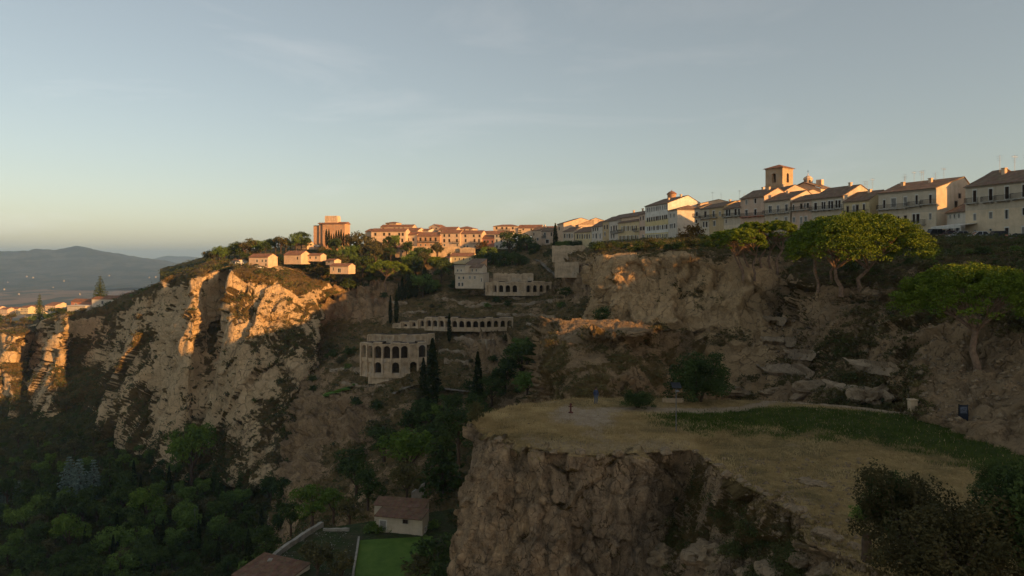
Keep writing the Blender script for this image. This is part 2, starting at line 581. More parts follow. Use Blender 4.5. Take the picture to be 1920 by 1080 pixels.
# --- wooded valley floor
def V2(z):
    return lambda px, py: (px, py, -z * F / (py - HORIZON))
valley = [
 [(-900,735,520),(-900,850,430),(-900,950,360),(-900,1080,300),(-900,1300,230),(-900,2000,120)],
 [(-300,735,470),(-300,850,380),(-300,950,310),(-300,1080,245),(-300,1300,180),(-300,2000,90)],
 [(0,742,425),(0,850,352),(0,950,290),(0,1080,232),(0,1300,165),(0,2000,85)],
 [(150,750,395),(150,850,338),(150,950,280),(150,1080,224),(150,1300,160),(150,2000,84)],
 [(300,775,352),(300,860,320),(300,950,272),(300,1080,216),(300,1300,154),(300,2000,82)],
 [(420,800,318),(420,870,306),(420,950,266),(420,1080,210),(420,1300,150),(420,2000,80)],
 [(520,850,300),(520,890,280),(520,960,245),(520,1080,196),(520,1300,140),(520,2000,74)],
 [(640,940,240),(640,980,222),(640,1030,200),(640,1110,170),(640,1300,126),(640,2000,68)],
 [(800,980,210),(800,1030,190),(800,1080,170),(800,1160,145),(800,1320,110),(800,2000,62)],
 [(1100,1000,190),(1100,1060,170),(1100,1120,150),(1100,1200,128),(1100,1360,98),(1100,2000,58)],
 [(1900,1000,190),(1900,1060,170),(1900,1120,150),(1900,1200,128),(1900,1360,98),(1900,2000,58)],
]
TER['valley'] = loft('valley_floor', valley, 6, soft_disp(2.5, 25), M['forest_floor'], veg_fn(0.3, 0.9, 0.2, 15, 0.8), flat=False)
# --- scrubby cliffs and hillside on the right, up to the road
right = [
 [(1250,450,420),(1140,452,330),(1095,470,255),(1098,500,205),(1104,540,185),(1100,580,172),(1098,640,160),(1096,720,148),(1090,800,135)],
 [(1290,449,400),(1190,450,290),(1130,466,215),(1118,492,168),(1112,540,158),(1105,590,150),(1100,640,144),(1098,710,134),(1095,800,124)],
 [(1300,449,380),(1215,449,270),(1160,463,180),(1146,482,142),(1141,515,137),(1138,560,134),(1138,610,129),(1138,690,122),(1138,790,114)],
 [(1340,448,350),(1270,448,245),(1222,458,172),(1215,472,138),(1209,505,134),(1205,555,130),(1205,610,126),(1208,690,120),(1210,790,111)],
 [(1400,447,320),(1335,447,222),(1300,458,162),(1295,477,134),(1300,515,130),(1302,565,126),(1306,620,121),(1312,705,113),(1315,790,104)],
 [(1460,447,290),(1405,447,198),(1380,463,150),(1376,492,129),(1386,535,125),(1396,585,121),(1405,635,116),(1410,715,106),(1410,790,97)],
 [(1510,447,270),(1455,447,183),(1430,468,142),(1421,510,127),(1421,555,123),(1426,605,118),(1434,650,112),(1436,718,103),(1430,790,94)],
 [(1560,446,250),(1512,447,170),(1490,472,138),(1476,520,126),(1472,562,123),(1476,606,118),(1482,650,111),(1484,706,100),(1476,790,84)],
 [(1620,446,230),(1592,447,158),(1570,480,130),(1560,533,105),(1555,565,103),(1556,605,99),(1560,650,95),(1562,706,88),(1560,790,77)],
 [(1720,446,210),(1682,447,149),(1664,480,124),(1650,537,100),(1646,566,98),(1650,605,93),(1656,655,88),(1662,716,81),(1660,810,71)],
 [(1790,445,190),(1750,447,140),(1735,478,118),(1722,530,97),(1714,566,92),(1714,610,86),(1714,660,80),(1710,722,74),(1704,825,66)],
 [(1850,444,180),(1808,447,133),(1800,474,112),(1800,530,90),(1796,575,83),(1796,625,77),(1794,675,73),(1790,735,68),(1790,850,60)],
 [(1980,444,160),(1925,450,124),(1920,480,104),(1920,532,84),(1920,585,75),(1920,640,70),(1920,690,66),(1920,765,61),(1920,880,53)],
 [(2200,440,150),(2150,450,112),(2110,485,94),(2100,545,76),(2100,595,69),(2100,650,64),(2100,710,60),(2100,800,55),(2100,950,46)],
 [(2700,430,140),(2600,445,96),(2500,490,78),(2450,560,64),(2450,620,58),(2450,680,54),(2450,760,50),(2450,900,45),(2450,1100,38)],
]
def right_disp(p, n):
    px = 960 + F * p[:, 0] / p[:, 1]
    a = rock_disp(3.2, 1.2, 0.65, 2.6, 0.35)(p, n)
    b = 1.6 * fbm(p / 16, 4) + 0.9 * fbm(p / 4.0, 5, ridged=True) + 0.5 * facets(p / 3.0)[0]
    w = sm(px, 1425, 1490)
    py = HORIZON - F * p[:, 2] / p[:, 1]
    wall = sm(px, 1660, 1740) * sm(py, 560, 640)
    return a * (1 - 0.35 * w + 0.9 * wall) + b * w * 0.8
def right_veg(p, n):
    px = 960 + F * p[:, 0] / p[:, 1]
    py = HORIZON - F * p[:, 2] / p[:, 1]
    base = -0.5 + 0.56 * sm(px, 1425, 1500) + 0.2 * (1 - sm(px, 1120, 1180)) + 0.62 * (1 - sm(py, 455, 500)) - 0.6 * sm(px, 1690, 1780) * sm(py, 590, 660) - 0.25 * sm(px, 1440, 1500) * sm(py, 540, 580)
    return np.clip(base + 0.75 * sm(n[:, 2], 0.35, 0.75) + 0.9 * fbm(p / 7.0 + 5.5, 4), -0.3, 1.3)
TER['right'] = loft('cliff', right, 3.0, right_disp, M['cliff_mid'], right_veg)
# older, greyer rock right of the freshly broken face
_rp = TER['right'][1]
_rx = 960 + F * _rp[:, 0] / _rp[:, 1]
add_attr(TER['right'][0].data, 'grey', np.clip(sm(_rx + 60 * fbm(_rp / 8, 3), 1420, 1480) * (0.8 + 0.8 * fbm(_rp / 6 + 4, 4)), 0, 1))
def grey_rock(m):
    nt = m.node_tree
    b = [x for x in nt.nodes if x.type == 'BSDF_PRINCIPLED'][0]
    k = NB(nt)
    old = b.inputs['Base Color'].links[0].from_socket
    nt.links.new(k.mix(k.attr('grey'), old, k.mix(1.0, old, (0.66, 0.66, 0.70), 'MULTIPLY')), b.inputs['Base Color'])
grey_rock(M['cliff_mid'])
# --- small rock terrace in front of the tall face
def T(px, py):
    return (px, py, 10.2 * F / (py - HORIZON))
terr = [
 [(1015,592,150),(1008,606,138),(1004,640,132),(1000,700,120),(1000,770,108)],
 [T(1052,601),T(1034,605.5),(1024,640,99),(1018,695,91),(1020,775,84)],
 [T(1085,599.5),T(1068,612),(1062,645,92.5),(1050,700,86),(1048,775,80)],
 [T(1135,600),T(1105,619),(1112,655,91.5),(1098,705,84),(1090,780,78)],
 [T(1190,604),T(1160,625),(1150,650,91),(1160,705,86),(1150,780,80)],
 [T(1235,612),T(1215,622.5),(1222,655,97),(1235,710,92),(1235,780,84)],
 [(1262,616,112),(1256,624,109),(1270,668,106),(1285,720,100),(1290,780,92)],
 [(1310,622,122),(1305,640,118),(1315,680,112),(1325,725,106),(1330,780,100)],
]
def terr_veg(p, n):
    return np.clip(0.28 + 0.35 * sm(n[:, 2], 0.3, 0.7) - 0.75 * sm(n[:, 2], 0.9, 0.97) + 0.9 * fbm(p / 4.0 + 2.5, 4), -0.3, 1.2)
TER['terrace'] = loft('rock_terrace', terr, 2.4, rock_disp(2.6, 1.2, 0.6, 2.2, 0.4), M['terrace_rock'], terr_veg)
# --- the near promontory: meadow and its cliff
def Q(px, py, z=15.5):
    return (px, py, z * F / (py - HORIZON))
plat = [
 [Q(905,776),Q(898,783),Q(893,790),Q(888,796),(876,850,62.5),(862,910,61.5),(848,980,60),(835,1080,58.5),(815,1320,56)],
 [Q(955,764),Q(940,782),Q(927,798),Q(913,815),(905,860,59),(899,910,58.3),(890,980,57.3),(880,1080,56),(860,1320,53.5)],
 [Q(1040,750),Q(1025,780),Q(1010,810),Q(1000,838),(992,880,55.6),(984,930,55),(976,1000,54.2),(968,1080,53.4),(955,1320,51)],
 [Q(1120,745),Q(1112,780),Q(1100,815),Q(1090,849),(1088,890,54.2),(1088,940,53.4),(1086,1000,52.6),(1080,1080,51.8),(1070,1320,49)],
 [Q(1200,746),Q(1195,780),Q(1188,815),Q(1180,849),(1186,890,54),(1194,940,53),(1196,1000,52.6),(1190,1080,51.5),(1180,1320,48)],
 [Q(1290,747),Q(1288,780),Q(1280,815),Q(1270,844),(1256,885,56.6),(1258,940,57),(1262,1000,54.5),(1262,1080,50.5),(1260,1320,45)],
 [Q(1365,748),Q(1360,785),Q(1340,820),Q(1306,845),(1310,890,54.2),(1314,940,52.6),(1316,1000,49.6),(1318,1080,46),(1320,1320,41)],
 [Q(1440,750),Q(1440,795),Q(1425,850),Q(1366,888),(1362,925,48.6),(1362,970,47.4),(1364,1020,45.6),(1366,1080,43),(1370,1320,37)],
 [Q(1540,757),Q(1545,810),Q(1530,870),Q(1446,933),(1430,968,44.2),(1425,1005,43.6),(1420,1045,42.4),(1415,1090,41),(1405,1320,35)],
 [Q(1640,768),Q(1650,830),Q(1640,900),Q(1515,965),(1495,1000,40.8),(1485,1030,40.2),(1475,1060,39.5),(1465,1100,38.6),(1440,1320,33)],
 [Q(1760,783),Q(1770,850),Q(1760,930),Q(1545,1000),(1530,1022,37.5),(1530,1045,37.2),(1528,1075,36.4),(1520,1120,35),(1480,1320,30)],
 [Q(1910,812),Q(1915,880),Q(1900,970),Q(1660,1045),(1640,1062,34.8),(1630,1085,34.3),(1625,1120,33.2),(1615,1170,31.5),(1560,1380,27)],
 [Q(2060,840),Q(2080,930),Q(2080,1060),Q(1950,1180),(1930,1200,29.5),(1920,1230,29),(1910,1270,28),(1900,1330,26.5),(1850,1550,23)],
 [Q(2350,900),Q(2400,1050),Q(2500,1250),Q(2500,1450),(2490,1490,20),(2490,1540,19.6),(2480,1600,19),(2470,1680,18.5),(2450,2000,16)],
]
def plat_disp(p, n):
    up = sm(n[:, 2], 0.80, 0.97)
    c = rock_disp(1.5, 0.75, 0.42, 1.5, 0.3)(p, n)
    px = 960 + F * p[:, 0] / p[:, 1]
    hollow = sm(px, 1225, 1290) * (1 - sm(px, 1330, 1400))
    g = 0.35 * fbm(p / 6.0, 4) + 0.06 * fbm(p / 0.8, 3)
    return c * (1 - up) * (1 - 0.35 * hollow) + g * up
def plat_veg(p, n):
    px = 960 + F * p[:, 0] / p[:, 1]
    py = HORIZON - F * p[:, 2] / p[:, 1]
    hol = sm(px, 1215, 1290) * (1 - sm(px, 1480, 1560)) * sm(py, 850, 880) * (1 - 0.5 * sm(py, 980, 1040))
    return np.clip(-0.02 + 0.42 * hol + 0.5 * sm(n[:, 2], 0.35, 0.8) + 0.8 * fbm(p / 3.2 + 1.5, 4), -0.3, 1.2)
plat = [r[:4] + [tuple(np.array(r[3]) * 0.86 + np.array(r[4]) * 0.14)] + r[4:] for r in plat]
TER['plat'] = loft('promontory_cliff', plat, 2.5, plat_disp, M['cliff_near'], plat_veg)

# what grows on the meadow: green strip, dry grass, trodden paths
def seg_dist(px, py, poly, ky=2.6):
    best = np.full(len(px), 1e9)
    for (x0, y0), (x1, y1) in zip(poly, poly[1:]):
        vx, vy = x1 - x0, (y1 - y0) * ky
        t = np.clip(((px - x0) * vx + (py - y0) * ky * vy) / (vx * vx + vy * vy + 1e-9), 0, 1)
        best = np.minimum(best, np.hypot(px - x0 - t * vx, (py - y0) * ky - t * vy))
    return best
def meadow_masks(p, n):
    px = 960 + F * p[:, 0] / p[:, 1]
    py = HORIZON - F * p[:, 2] / p[:, 1]
    nz = fbm(p / 2.2, 4)
    top = sm(n[:, 2], 0.70, 0.90) * sm(-p[:, 2], 10, 11) * (1 - sm(-p[:, 2], 16.05, 16.6))
    lo = np.interp(px, [1150, 1250, 1400, 1550, 1700, 1900, 2100], [775, 797, 807, 816, 838, 892, 950]) + nz * 34
    hi = np.interp(px, [1150, 1250, 1400, 1500, 1700, 1900, 2100], [772, 768, 766, 762, 776, 812, 850])
    green = sm(px + nz * 60, 1190, 1300) * sm(lo - py, -16, 14) * sm(py - hi, -2, 3)
    d1 = seg_dist(px, py, [(1080, 772), (1150, 768), (1220, 767), (1320, 770), (1390, 766), (1425, 758), (1452, 749)])
    d2 = seg_dist(px, py, [(1450, 750), (1540, 756), (1650, 768), (1740, 777), (1800, 783), (1870, 797), (1925, 815)])
    d3 = seg_dist(px, py, [(1070, 778), (1120, 782), (1110, 792)], 2.2)
    d4 = seg_dist(px, py, [(1000, 830), (1090, 842), (1200, 836), (1290, 840)], 2.0)
    path = np.maximum(np.maximum(1 - sm(d1 + nz * 14, 7, 16), 1 - sm(d2 + nz * 10, 6, 14)), np.maximum(1 - sm(d3 + nz * 40, 20, 48), 0.55 * (1 - sm(d4 + nz * 30, 8, 34))))
    bare = 0.65 * sm(fbm(p / 4.5 + 8.8, 4), 0.22, 0.5) * (1 - green)
    return top, green * (1 - 0.5 * sm(fbm(p / 3.0 + 3.3, 3), 0.25, 0.55)), np.maximum(path, bare)
_o, _p, _n, _v = TER['plat']
_t, _g, _h = meadow_masks(_p, _n)
add_attr(_o.data, 'top', _t)
add_attr(_o.data, 'green', _g)
add_attr(_o.data, 'path', _h)
def finish_meadow(m):
    nt = m.node_tree
    b = [x for x in nt.nodes if x.type == 'BSDF_PRINCIPLED'][0]
    k = NB(nt)
    old = b.inputs['Base Color'].links[0].from_socket
    g1 = k.noise(0.9, 8, 0.75)
    g2 = k.noise(6.0, 5, 0.7, sc=(1, 0.4, 1))
    mixn = k.math('ADD', k.math('MULTIPLY', g1, 0.6), k.math('MULTIPLY', g2, 0.4))
    dry = k.ramp(mixn, [(0.34, (0.24, 0.165, 0.07)), (0.5, (0.45, 0.31, 0.13)), (0.64, (0.60, 0.44, 0.20))])
    dry = k.mix(k.ramp(k.noise(0.22, 5, 0.65), [(0.46, G3(0)), (0.58, G3(0.75))]), dry, k.ramp(mixn, [(0.35, (0.10, 0.085, 0.035)), (0.5, (0.20, 0.155, 0.065)), (0.66, (0.30, 0.23, 0.11))]))
    grn = k.ramp(mixn, [(0.34, (0.036, 0.054, 0.011)), (0.5, (0.06, 0.084, 0.016)), (0.66, (0.12, 0.125, 0.036))])
    dirt = k.ramp(mixn, [(0.32, (0.30, 0.215, 0.135)), (0.5, (0.46, 0.345, 0.23)), (0.68, (0.58, 0.46, 0.33))])
    col = k.mix(k.attr('green'), dry, grn)
    col = k.mix(k.attr('path'), col, dirt)
    col = k.mix(k.attr('top'), old, col)
    nt.links.new(col, b.inputs['Base Color'])
finish_meadow(M['cliff_near'])

# --- unseen hill added at right, crest shaped to keep sun off the meadow
shade_hill_pts = [
 [(99, 118, -2), (106, 118, 5), (116, 118, 9), (150, 124, 5), (260, 150, -30)],
 [(104, 98, -4), (110, 98, 6), (122, 100, 24), (150, 105, 15), (260, 110, -30)],
 [(112, 72, -6), (120, 72, 8), (132, 72, 27), (160, 74, 15), (280, 70, -30)],
 [(116, 52, -7), (124, 51, 8), (138, 50, 27), (168, 50, 15), (286, 46, -30)],
 [(118, 32, -8), (126, 31, 8), (140, 30, 23.4), (170, 30, 14), (290, 24, -30)],
 [(118, 10, -10), (128, 9, 6), (142, 7, 22.5), (172, 5, 13), (300, -16, -30)],
 [(116, -14, -11), (127, -17, 6), (142, -20, 27.0), (172, -26, 15), (300, -50, -30)],
 [(114, -40, -12), (126, -46, 6), (142, -52, 28.5), (170, -60, 14), (300, -90, -30)],
 [(104, -80, -16), (116, -90, 4), (130, -102, 22), (154, -120, 12), (254, -210, -30)],
]
def loft_world(name, rows, nseg, disp, mat):
    C = np.array(rows, float)
    A = catmull(C, np.linspace(0, len(C) - 1, (len(C) - 1) * nseg + 1))
    G = np.swapaxes(catmull(np.swapaxes(A, 0, 1), np.linspace(0, C.shape[1] - 1, (C.shape[1] - 1) * nseg + 1)), 0, 1)
    nu, nv = G.shape[:2]
    p = G.reshape(-1, 3).copy()
    p[:, 2] += disp(p)
    i, j = np.meshgrid(np.arange(nu - 1), np.arange(nv - 1), indexing='ij')
    a = (i * nv + j).ravel()
    me = new_mesh(name, p, np.stack([a, a + 1, a + nv + 1, a + nv], 1), True)
    add_attr(me, 'veg', 0.5 + 0.8 * fbm(p / 9.0, 4))
    return link(name, me, mat, kind='structure')
loft_world('hill', shade_hill_pts, 14, lambda p: 0.4 * fbm(p / 9, 4), M['hill'])

# --- unseen sheet added inside the ridge to stop sun leaking through the hill
curtain_line = [(22, 395), (30, 345), (44, 300), (56, 272), (66, 236), (73, 210), (81, 190), (90, 163), (96, 142), (101, 122), (108, 100), (118, 72), (124, 40), (124, 0), (122, -40)]
cv = [(x, y, z) for x, y in curtain_line for z in (-70, 2.0)]
link('sun_curtain', new_mesh('sun_curtain', cv, [(2 * k, 2 * k + 2, 2 * k + 3, 2 * k + 1) for k in range(len(curtain_line) - 1)]), M['hill'], kind='structure')

# --- road along the ridge in front of the houses
M['asphalt'] = simple_mat('asphalt', (0.06, 0.058, 0.055), 0.25, 0.7, 0.9, 0.2)
road = [[(1560,447,174),(1540,446,200)],[(1650,446.5,152),(1690,447,166)],[(1735,447.5,141),(1790,447,152)],[(1800,449,132.5),(1850,448,142)],[(1920,453,122.5),(1990,452,131)],[(2100,458,112),(2200,456,122)]]
loft('road', road, 5, None, M['asphalt'], flat=False)

# --- plain and mountains far below
def field_mat():
    m, nt, b = newmat('far_plain')
    k = NB(nt)
    cell = k.voro(0.0035, 'F1', 'Color', sc=(1, 0.45, 1))
    sep = nt.nodes.new('ShaderNodeSeparateColor')
    nt.links.new(cell, sep.inputs[0])
    f = k.math('ADD', k.math('MULTIPLY', sep.outputs[0], 0.55), k.math('MULTIPLY', k.noise(0.0012, 6, 0.7), 0.45))
    col = k.ramp(f, [(0.22, (0.035, 0.045, 0.02)), (0.42, (0.075, 0.07, 0.035)), (0.58, (0.15, 0.11, 0.065)), (0.8, (0.22, 0.15, 0.10))])
    col = k.mix(k.ramp(k.noise(0.006, 5, 0.7), [(0.52, G3(0)), (0.6, G3(0.85))]), col, (0.03, 0.038, 0.018))
    nt.links.new(col, b.inputs['Base Color'])
    return m
M['plain'] = field_mat()
M['mountain'] = rock_mat('mountain_slope', (0.11, 0.12, 0.11), (0.065, 0.078, 0.07), (0.032, 0.042, 0.04), (0.075, 0.085, 0.075), ((0.02, 0.032, 0.028), (0.03, 0.044, 0.036), (0.05, 0.06, 0.048)), 160.0, 0.3)
g = np.linspace(-1, 1, 121)
xx, yy = np.meshgrid(np.sign(g) * np.abs(g) ** 1.6 * 16000 - 2000, np.linspace(0, 1, 121) ** 1.7 * 25000 - 1500, indexing='ij')
pp = np.stack([xx.ravel(), yy.ravel(), np.zeros(xx.size)], 1)
pp[:, 2] = -262 + 26 * fbm(pp / 1500, 5)
i, j = np.meshgrid(np.arange(120), np.arange(120), indexing='ij')
a = (i * 121 + j).ravel()
link('plain', new_mesh('plain', pp, np.stack([a, a + 121, a + 122, a + 1], 1), True), M['plain'], kind='structure')
mt = []
for (x, yt, yb_) in ((-700, 472, 530), (-400, 466, 530), (-150, 470, 528), (0, 469.5, 526), (60, 468.5, 526), (105, 469, 525), (130, 465, 525), (150, 462.5, 524), (165, 466, 524), (185, 470, 524), (220, 475, 522), (265, 482, 520), (310, 491, 519), (360, 497, 518), (430, 501, 517), (600, 506, 515), (900, 509, 514)):
    k = 1.0
    mt.append([(x, yb_ + 16, 5200), (x, yb_, 6300), (x, yt * 0.35 + yb_ * 0.65 - 2, 7600), (x, yt * 0.75 + yb_ * 0.25, 8600), (x, yt, 9400), (x, yt + 14, 11000)])
def mtn_disp(p, n):
    return 55 * fbm(p / 900.0, 6, 2.1, 0.55, True) * np.clip((p[:, 2] + 280) / 220, 0.1, 1) - 20
loft('mountain', mt, 4.0, mtn_disp, M['mountain'], lambda p, n: 0.5 + 0.8 * fbm(p / 400, 4), flat=False)
mt2 = [[(x, 512, 13500), (x, (yt + 512) / 2, 14500), (x, yt, 15500), (x, yt + 10, 17000)] for x, yt in ((200, 500), (280, 487), (310, 480), (335, 481), (355, 480), (385, 484), (430, 487), (520, 494), (700, 505))]
loft('mountain', mt2, 4.0, lambda p, n: 50 * fbm(p / 900.0, 5), M['mountain'], lambda p, n: 0.5 + 0.8 * fbm(p / 400, 4), flat=False)
# ------------------------------------------------------------------ plants
def rng(seed):
    return np.random.RandomState(seed)

def leaf_quads(c, size, r, out=None, aspect=0.7, bias=0.5):
    """one small four-sided leaf clump per centre, facing mostly outward"""
    n = len(c)
    nrm = r.normal(size=(n, 3))
    nrm /= np.linalg.norm(nrm, axis=1)[:, None]
    if out is not None:
        nrm = nrm * (1 - bias) + out * bias
        nrm /= np.linalg.norm(nrm, axis=1)[:, None] + 1e-9
    t = np.cross(nrm, r.normal(size=(n, 3)))
    t /= np.linalg.norm(t, axis=1)[:, None] + 1e-9
    b = np.cross(nrm, t)
    s = (np.asarray(size) * r.uniform(0.6, 1.3, n))[:, None] * 0.5
    k = r.uniform(0.6, 1.2, (n, 4, 1))
    v = np.stack([c + t * s * k[:, 0], c + b * s * aspect * k[:, 1], c - t * s * k[:, 2], c - b * s * aspect * k[:, 3]], 1)
    return v.reshape(-1, 3), np.arange(4 * n).reshape(n, 4)

def lobes_points(lobes, n, r, clumps=9, crad=0.42, shell=0.75):
    L = np.array(lobes, float)
    w = (L[:, 3] * L[:, 4] * L[:, 5]) ** 0.67
    cnt = np.maximum(1, (n * w / w.sum()).astype(int))
    P_, O_ = [], []
    for l, m in zip(L, cnt):
        d = r.normal(size=(clumps, 3))
        d /= np.linalg.norm(d, axis=1)[:, None]
        d[:, 2] = np.where(d[:, 2] < -0.4, -d[:, 2], d[:, 2])
        cc = d * shell
        i = r.randint(0, clumps, m)
        e = r.normal(size=(m, 3))
        e /= np.linalg.norm(e, axis=1)[:, None]
        rad = r.uniform(0.35, 1, m) ** 0.5 * crad * r.uniform(0.8, 1.15, clumps)[i]
        p = cc[i] + e * rad[:, None]
        P_.append(l[:3] + p * l[3:])
        o = e * 0.6 + cc[i] * 0.6
        O_.append(o / (np.linalg.norm(o, axis=1)[:, None] + 1e-9))
    return np.concatenate(P_), np.concatenate(O_)

def tube_arrays(path, radii, sides=6):
    path = [Vector(p) for p in path]
    vs, fs = [], []
    for i, p in enumerate(path):
        d = (path[min(i + 1, len(path) - 1)] - path[max(i - 1, 0)]).normalized()
        a = d.cross(Vector((0.3, 0.9, 0.1))).normalized()
        b = d.cross(a)
        for k in range(sides):
            t = 2 * PI * k / sides
            vs.append(tuple(p + (a * math.cos(t) + b * math.sin(t)) * radii[i]))
    for i in range(len(path) - 1):
        for k in range(sides):
            k2 = (k + 1) % sides
            fs.append((i * sides + k, i * sides + k2, (i + 1) * sides + k2, (i + 1) * sides + k))
    return np.array(vs), np.array(fs)

def join_arrays(parts):
    vs, fs, o = [], [], 0
    for v, f in parts:
        vs.append(v)
        fs.append(f + o)
        o += len(v)
    return np.concatenate(vs), np.concatenate(fs)

M['bark'] = simple_mat('bark', (0.085, 0.06, 0.042), 0.3, 3.0, 0.95, 0.3)
M['pine_bark'] = simple_mat('pine_bark', (0.24, 0.16, 0.11), 0.35, 3.0, 0.95, 0.4)
M['leaf_dark'] = leaf_mat('dark_foliage', (0.03059, 0.0494, 0.01882), (0.06586, 0.09878, 0.03059), (0.1176, 0.1648, 0.04704))
M['leaf_mid'] = leaf_mat('green_foliage', (0.07283, 0.1093, 0.02913), (0.1336, 0.2063, 0.04855), (0.2063, 0.2913, 0.07283))
M['leaf_bright'] = leaf_mat('bright_foliage', (0.0702, 0.117, 0.02184), (0.117, 0.1872, 0.0312), (0.1872, 0.2496, 0.0468), objvar=0.15)
M['leaf_olive'] = leaf_mat('olive_foliage', (0.063, 0.063, 0.0288), (0.1116, 0.1044, 0.0468), (0.18, 0.153, 0.072))
M['leaf_cypress'] = leaf_mat('cypress_foliage', (0.013, 0.0208, 0.0078), (0.0286, 0.0416, 0.0143), (0.0546, 0.0676, 0.0234), 1.2)
M['leaf_silver'] = leaf_mat('blue_cedar_foliage', (0.105, 0.147, 0.1302), (0.1785, 0.2415, 0.21), (0.273, 0.3465, 0.3045), objvar=0.15)
M['leaf_pine'] = leaf_mat('pine_foliage', (0.05287, 0.08813, 0.01175), (0.1116, 0.1586, 0.01645), (0.1879, 0.235, 0.02585), 0.9, 0.1, 0)
M['leaf_autumn'] = leaf_mat('autumn_foliage', (0.09, 0.05, 0.012), (0.15, 0.085, 0.018), (0.22, 0.13, 0.03), objvar=0.1)
M['scrub'] = leaf_mat('scrub_foliage', (0.06078, 0.06078, 0.02571), (0.1169, 0.1029, 0.04208), (0.1987, 0.1542, 0.06545), 0.25, 0.15, 0)
M['scrub_green'] = leaf_mat('green_scrub', (0.03726, 0.04968, 0.01863), (0.07038, 0.08694, 0.02898), (0.1242, 0.1283, 0.04554), 0.3, 0.15, 0)
M['dry_leaf'] = leaf_mat('dry_grass', (0.10, 0.07, 0.028), (0.17, 0.12, 0.05), (0.24, 0.175, 0.08), 0.4, 0.2, 0)

def make_tree(name, kind, h, seed, leafm, n=1300, leaf=0.55):
    """prototype tree: empty > trunk, crown (built about the origin)"""
    r = rng(seed)
    root = empty(name)
    parts = []
    if kind == 'broad':
        w = h * r.uniform(0.40, 0.5)
        lobes = [(0, 0, h * 0.62, w * 0.75, w * 0.75, h * 0.33)]
        for k in range(7):
            a = k * 0.9 + r.uniform(0, 0.6)
            q = r.uniform(0.35, 0.62) * w
            lobes.append((q * math.cos(a), q * math.sin(a), h * r.uniform(0.38, 0.78), w * r.uniform(0.35, 0.5), w * r.uniform(0.35, 0.5), h * r.uniform(0.14, 0.22)))
        parts.append(tube_arrays([(0, 0, -1), (0.1, 0, h * 0.3), (0, 0.1, h * 0.7)], [h * 0.035, h * 0.026, h * 0.01]))
        for k in range(4):
            a = k * 1.6 + 0.3
            parts.append(tube_arrays([(0, 0, h * 0.25), (math.cos(a) * w * 0.3, math.sin(a) * w * 0.3, h * 0.48), (math.cos(a) * w * 0.55, math.sin(a) * w * 0.55, h * 0.68)], [h * 0.018, h * 0.012, h * 0.004], 5))
        p, o = lobes_points(lobes, n, r)
    elif kind == 'bush':
        w = h * r.uniform(0.55, 0.7)
        lobes = []
        for k in range(8):
            a = k * 0.85 + r.uniform(0, 0.6)
            q = r.uniform(0.0, 0.62) * w
            lobes.append((q * math.cos(a), q * math.sin(a), h * r.uniform(0.25, 0.62), w * r.uniform(0.38, 0.55), w * r.uniform(0.38, 0.55), h * r.uniform(0.22, 0.38)))
        for k in range(7):
            a = k * 0.9 + 0.2
            lobes.append((0.5 * w * math.cos(a), 0.5 * w * math.sin(a), h * 0.2, w * 0.42, w * 0.42, h * 0.2))
        for k in range(5):
            a = k * 1.3
            parts.append(tube_arrays([(0, 0, -0.5), (math.cos(a) * w * 0.2, math.sin(a) * w * 0.2, h * 0.3), (math.cos(a) * w * 0.45, math.sin(a) * w * 0.45, h * 0.65)], [h * 0.02, h * 0.014, h * 0.004], 5))
        p, o = lobes_points(lobes, n, r)
    elif kind == 'cypress':
        z = r.uniform(0.0, 1, n) ** 0.9
        prof = np.sin(np.clip(z, 0.0, 1) ** 0.62 * PI) ** 0.75 * 0.9 + 0.10 * (1 - z)
        a = r.uniform(0, 2 * PI, n)
        rr = h * 0.085 * prof * r.uniform(0.55, 1.08, n) * (1 + 0.18 * np.sin(a * 3 + z * 9))
        p = np.stack([rr * np.cos(a), rr * np.sin(a), h * (0.03 + 0.97 * z)], 1)
        o = np.stack([np.cos(a), np.sin(a), np.full(n, 0.5)], 1)
        o /= np.linalg.norm(o, axis=1)[:, None]
        parts.append(tube_arrays([(0, 0, -1), (0, 0, h * 0.5), (0, 0, h * 0.93)], [h * 0.016, h * 0.01, h * 0.003], 5))
    elif kind == 'cedar':
        parts.append(tube_arrays([(0, 0, -1), (0, 0, h * 0.5), (0, 0, h * 0.99)], [h * 0.026, h * 0.015, h * 0.002], 6))
        pl, ol = [], []
        lev = 15
        for q in range(lev):
            z = 0.12 + 0.86 * q / lev
            rad = h * 0.27 * (1 - z) ** 0.85 + 0.02 * h
            nb = 7 if q < 10 else 5
            for k in range(nb):
                a = k * 2 * PI / nb + q * 0.7 + r.uniform(-0.25, 0.25)
                ln = rad * r.uniform(0.75, 1.15)
                m = max(4, int(n / (lev * 6.2) * (0.35 + 1.2 * (1 - z))))
                t = r.uniform(0.12, 1, m)
                side = r.normal(size=m) * 0.10 * ln * (1.1 - t * 0.6)
                zz = h * z - 0.22 * ln * t + r.normal(size=m) * 0.03 * ln
                pl.append(np.stack([t * ln * math.cos(a) - side * math.sin(a), t * ln * math.sin(a) + side * math.cos(a), zz], 1))
                ol.append(np.tile([math.cos(a) * 0.3, math.sin(a) * 0.3, 0.9], (m, 1)))
                if q % 2 == 0:
                    parts.append(tube_arrays([(0, 0, h * z), (ln * 0.9 * math.cos(a), ln * 0.9 * math.sin(a), h * z - 0.2 * ln)], [h * 0.006, h * 0.002], 4))
        p, o = np.concatenate(pl), np.concatenate(ol)
    tv, tf = join_arrays(parts)
    link('trunk', new_mesh('trunk', tv, tf, True), M['bark'], root)
    v, f = leaf_quads(p, leaf, r, o, bias=0.45)
    link('crown', new_mesh('crown', v, f), leafm, root)
    return root

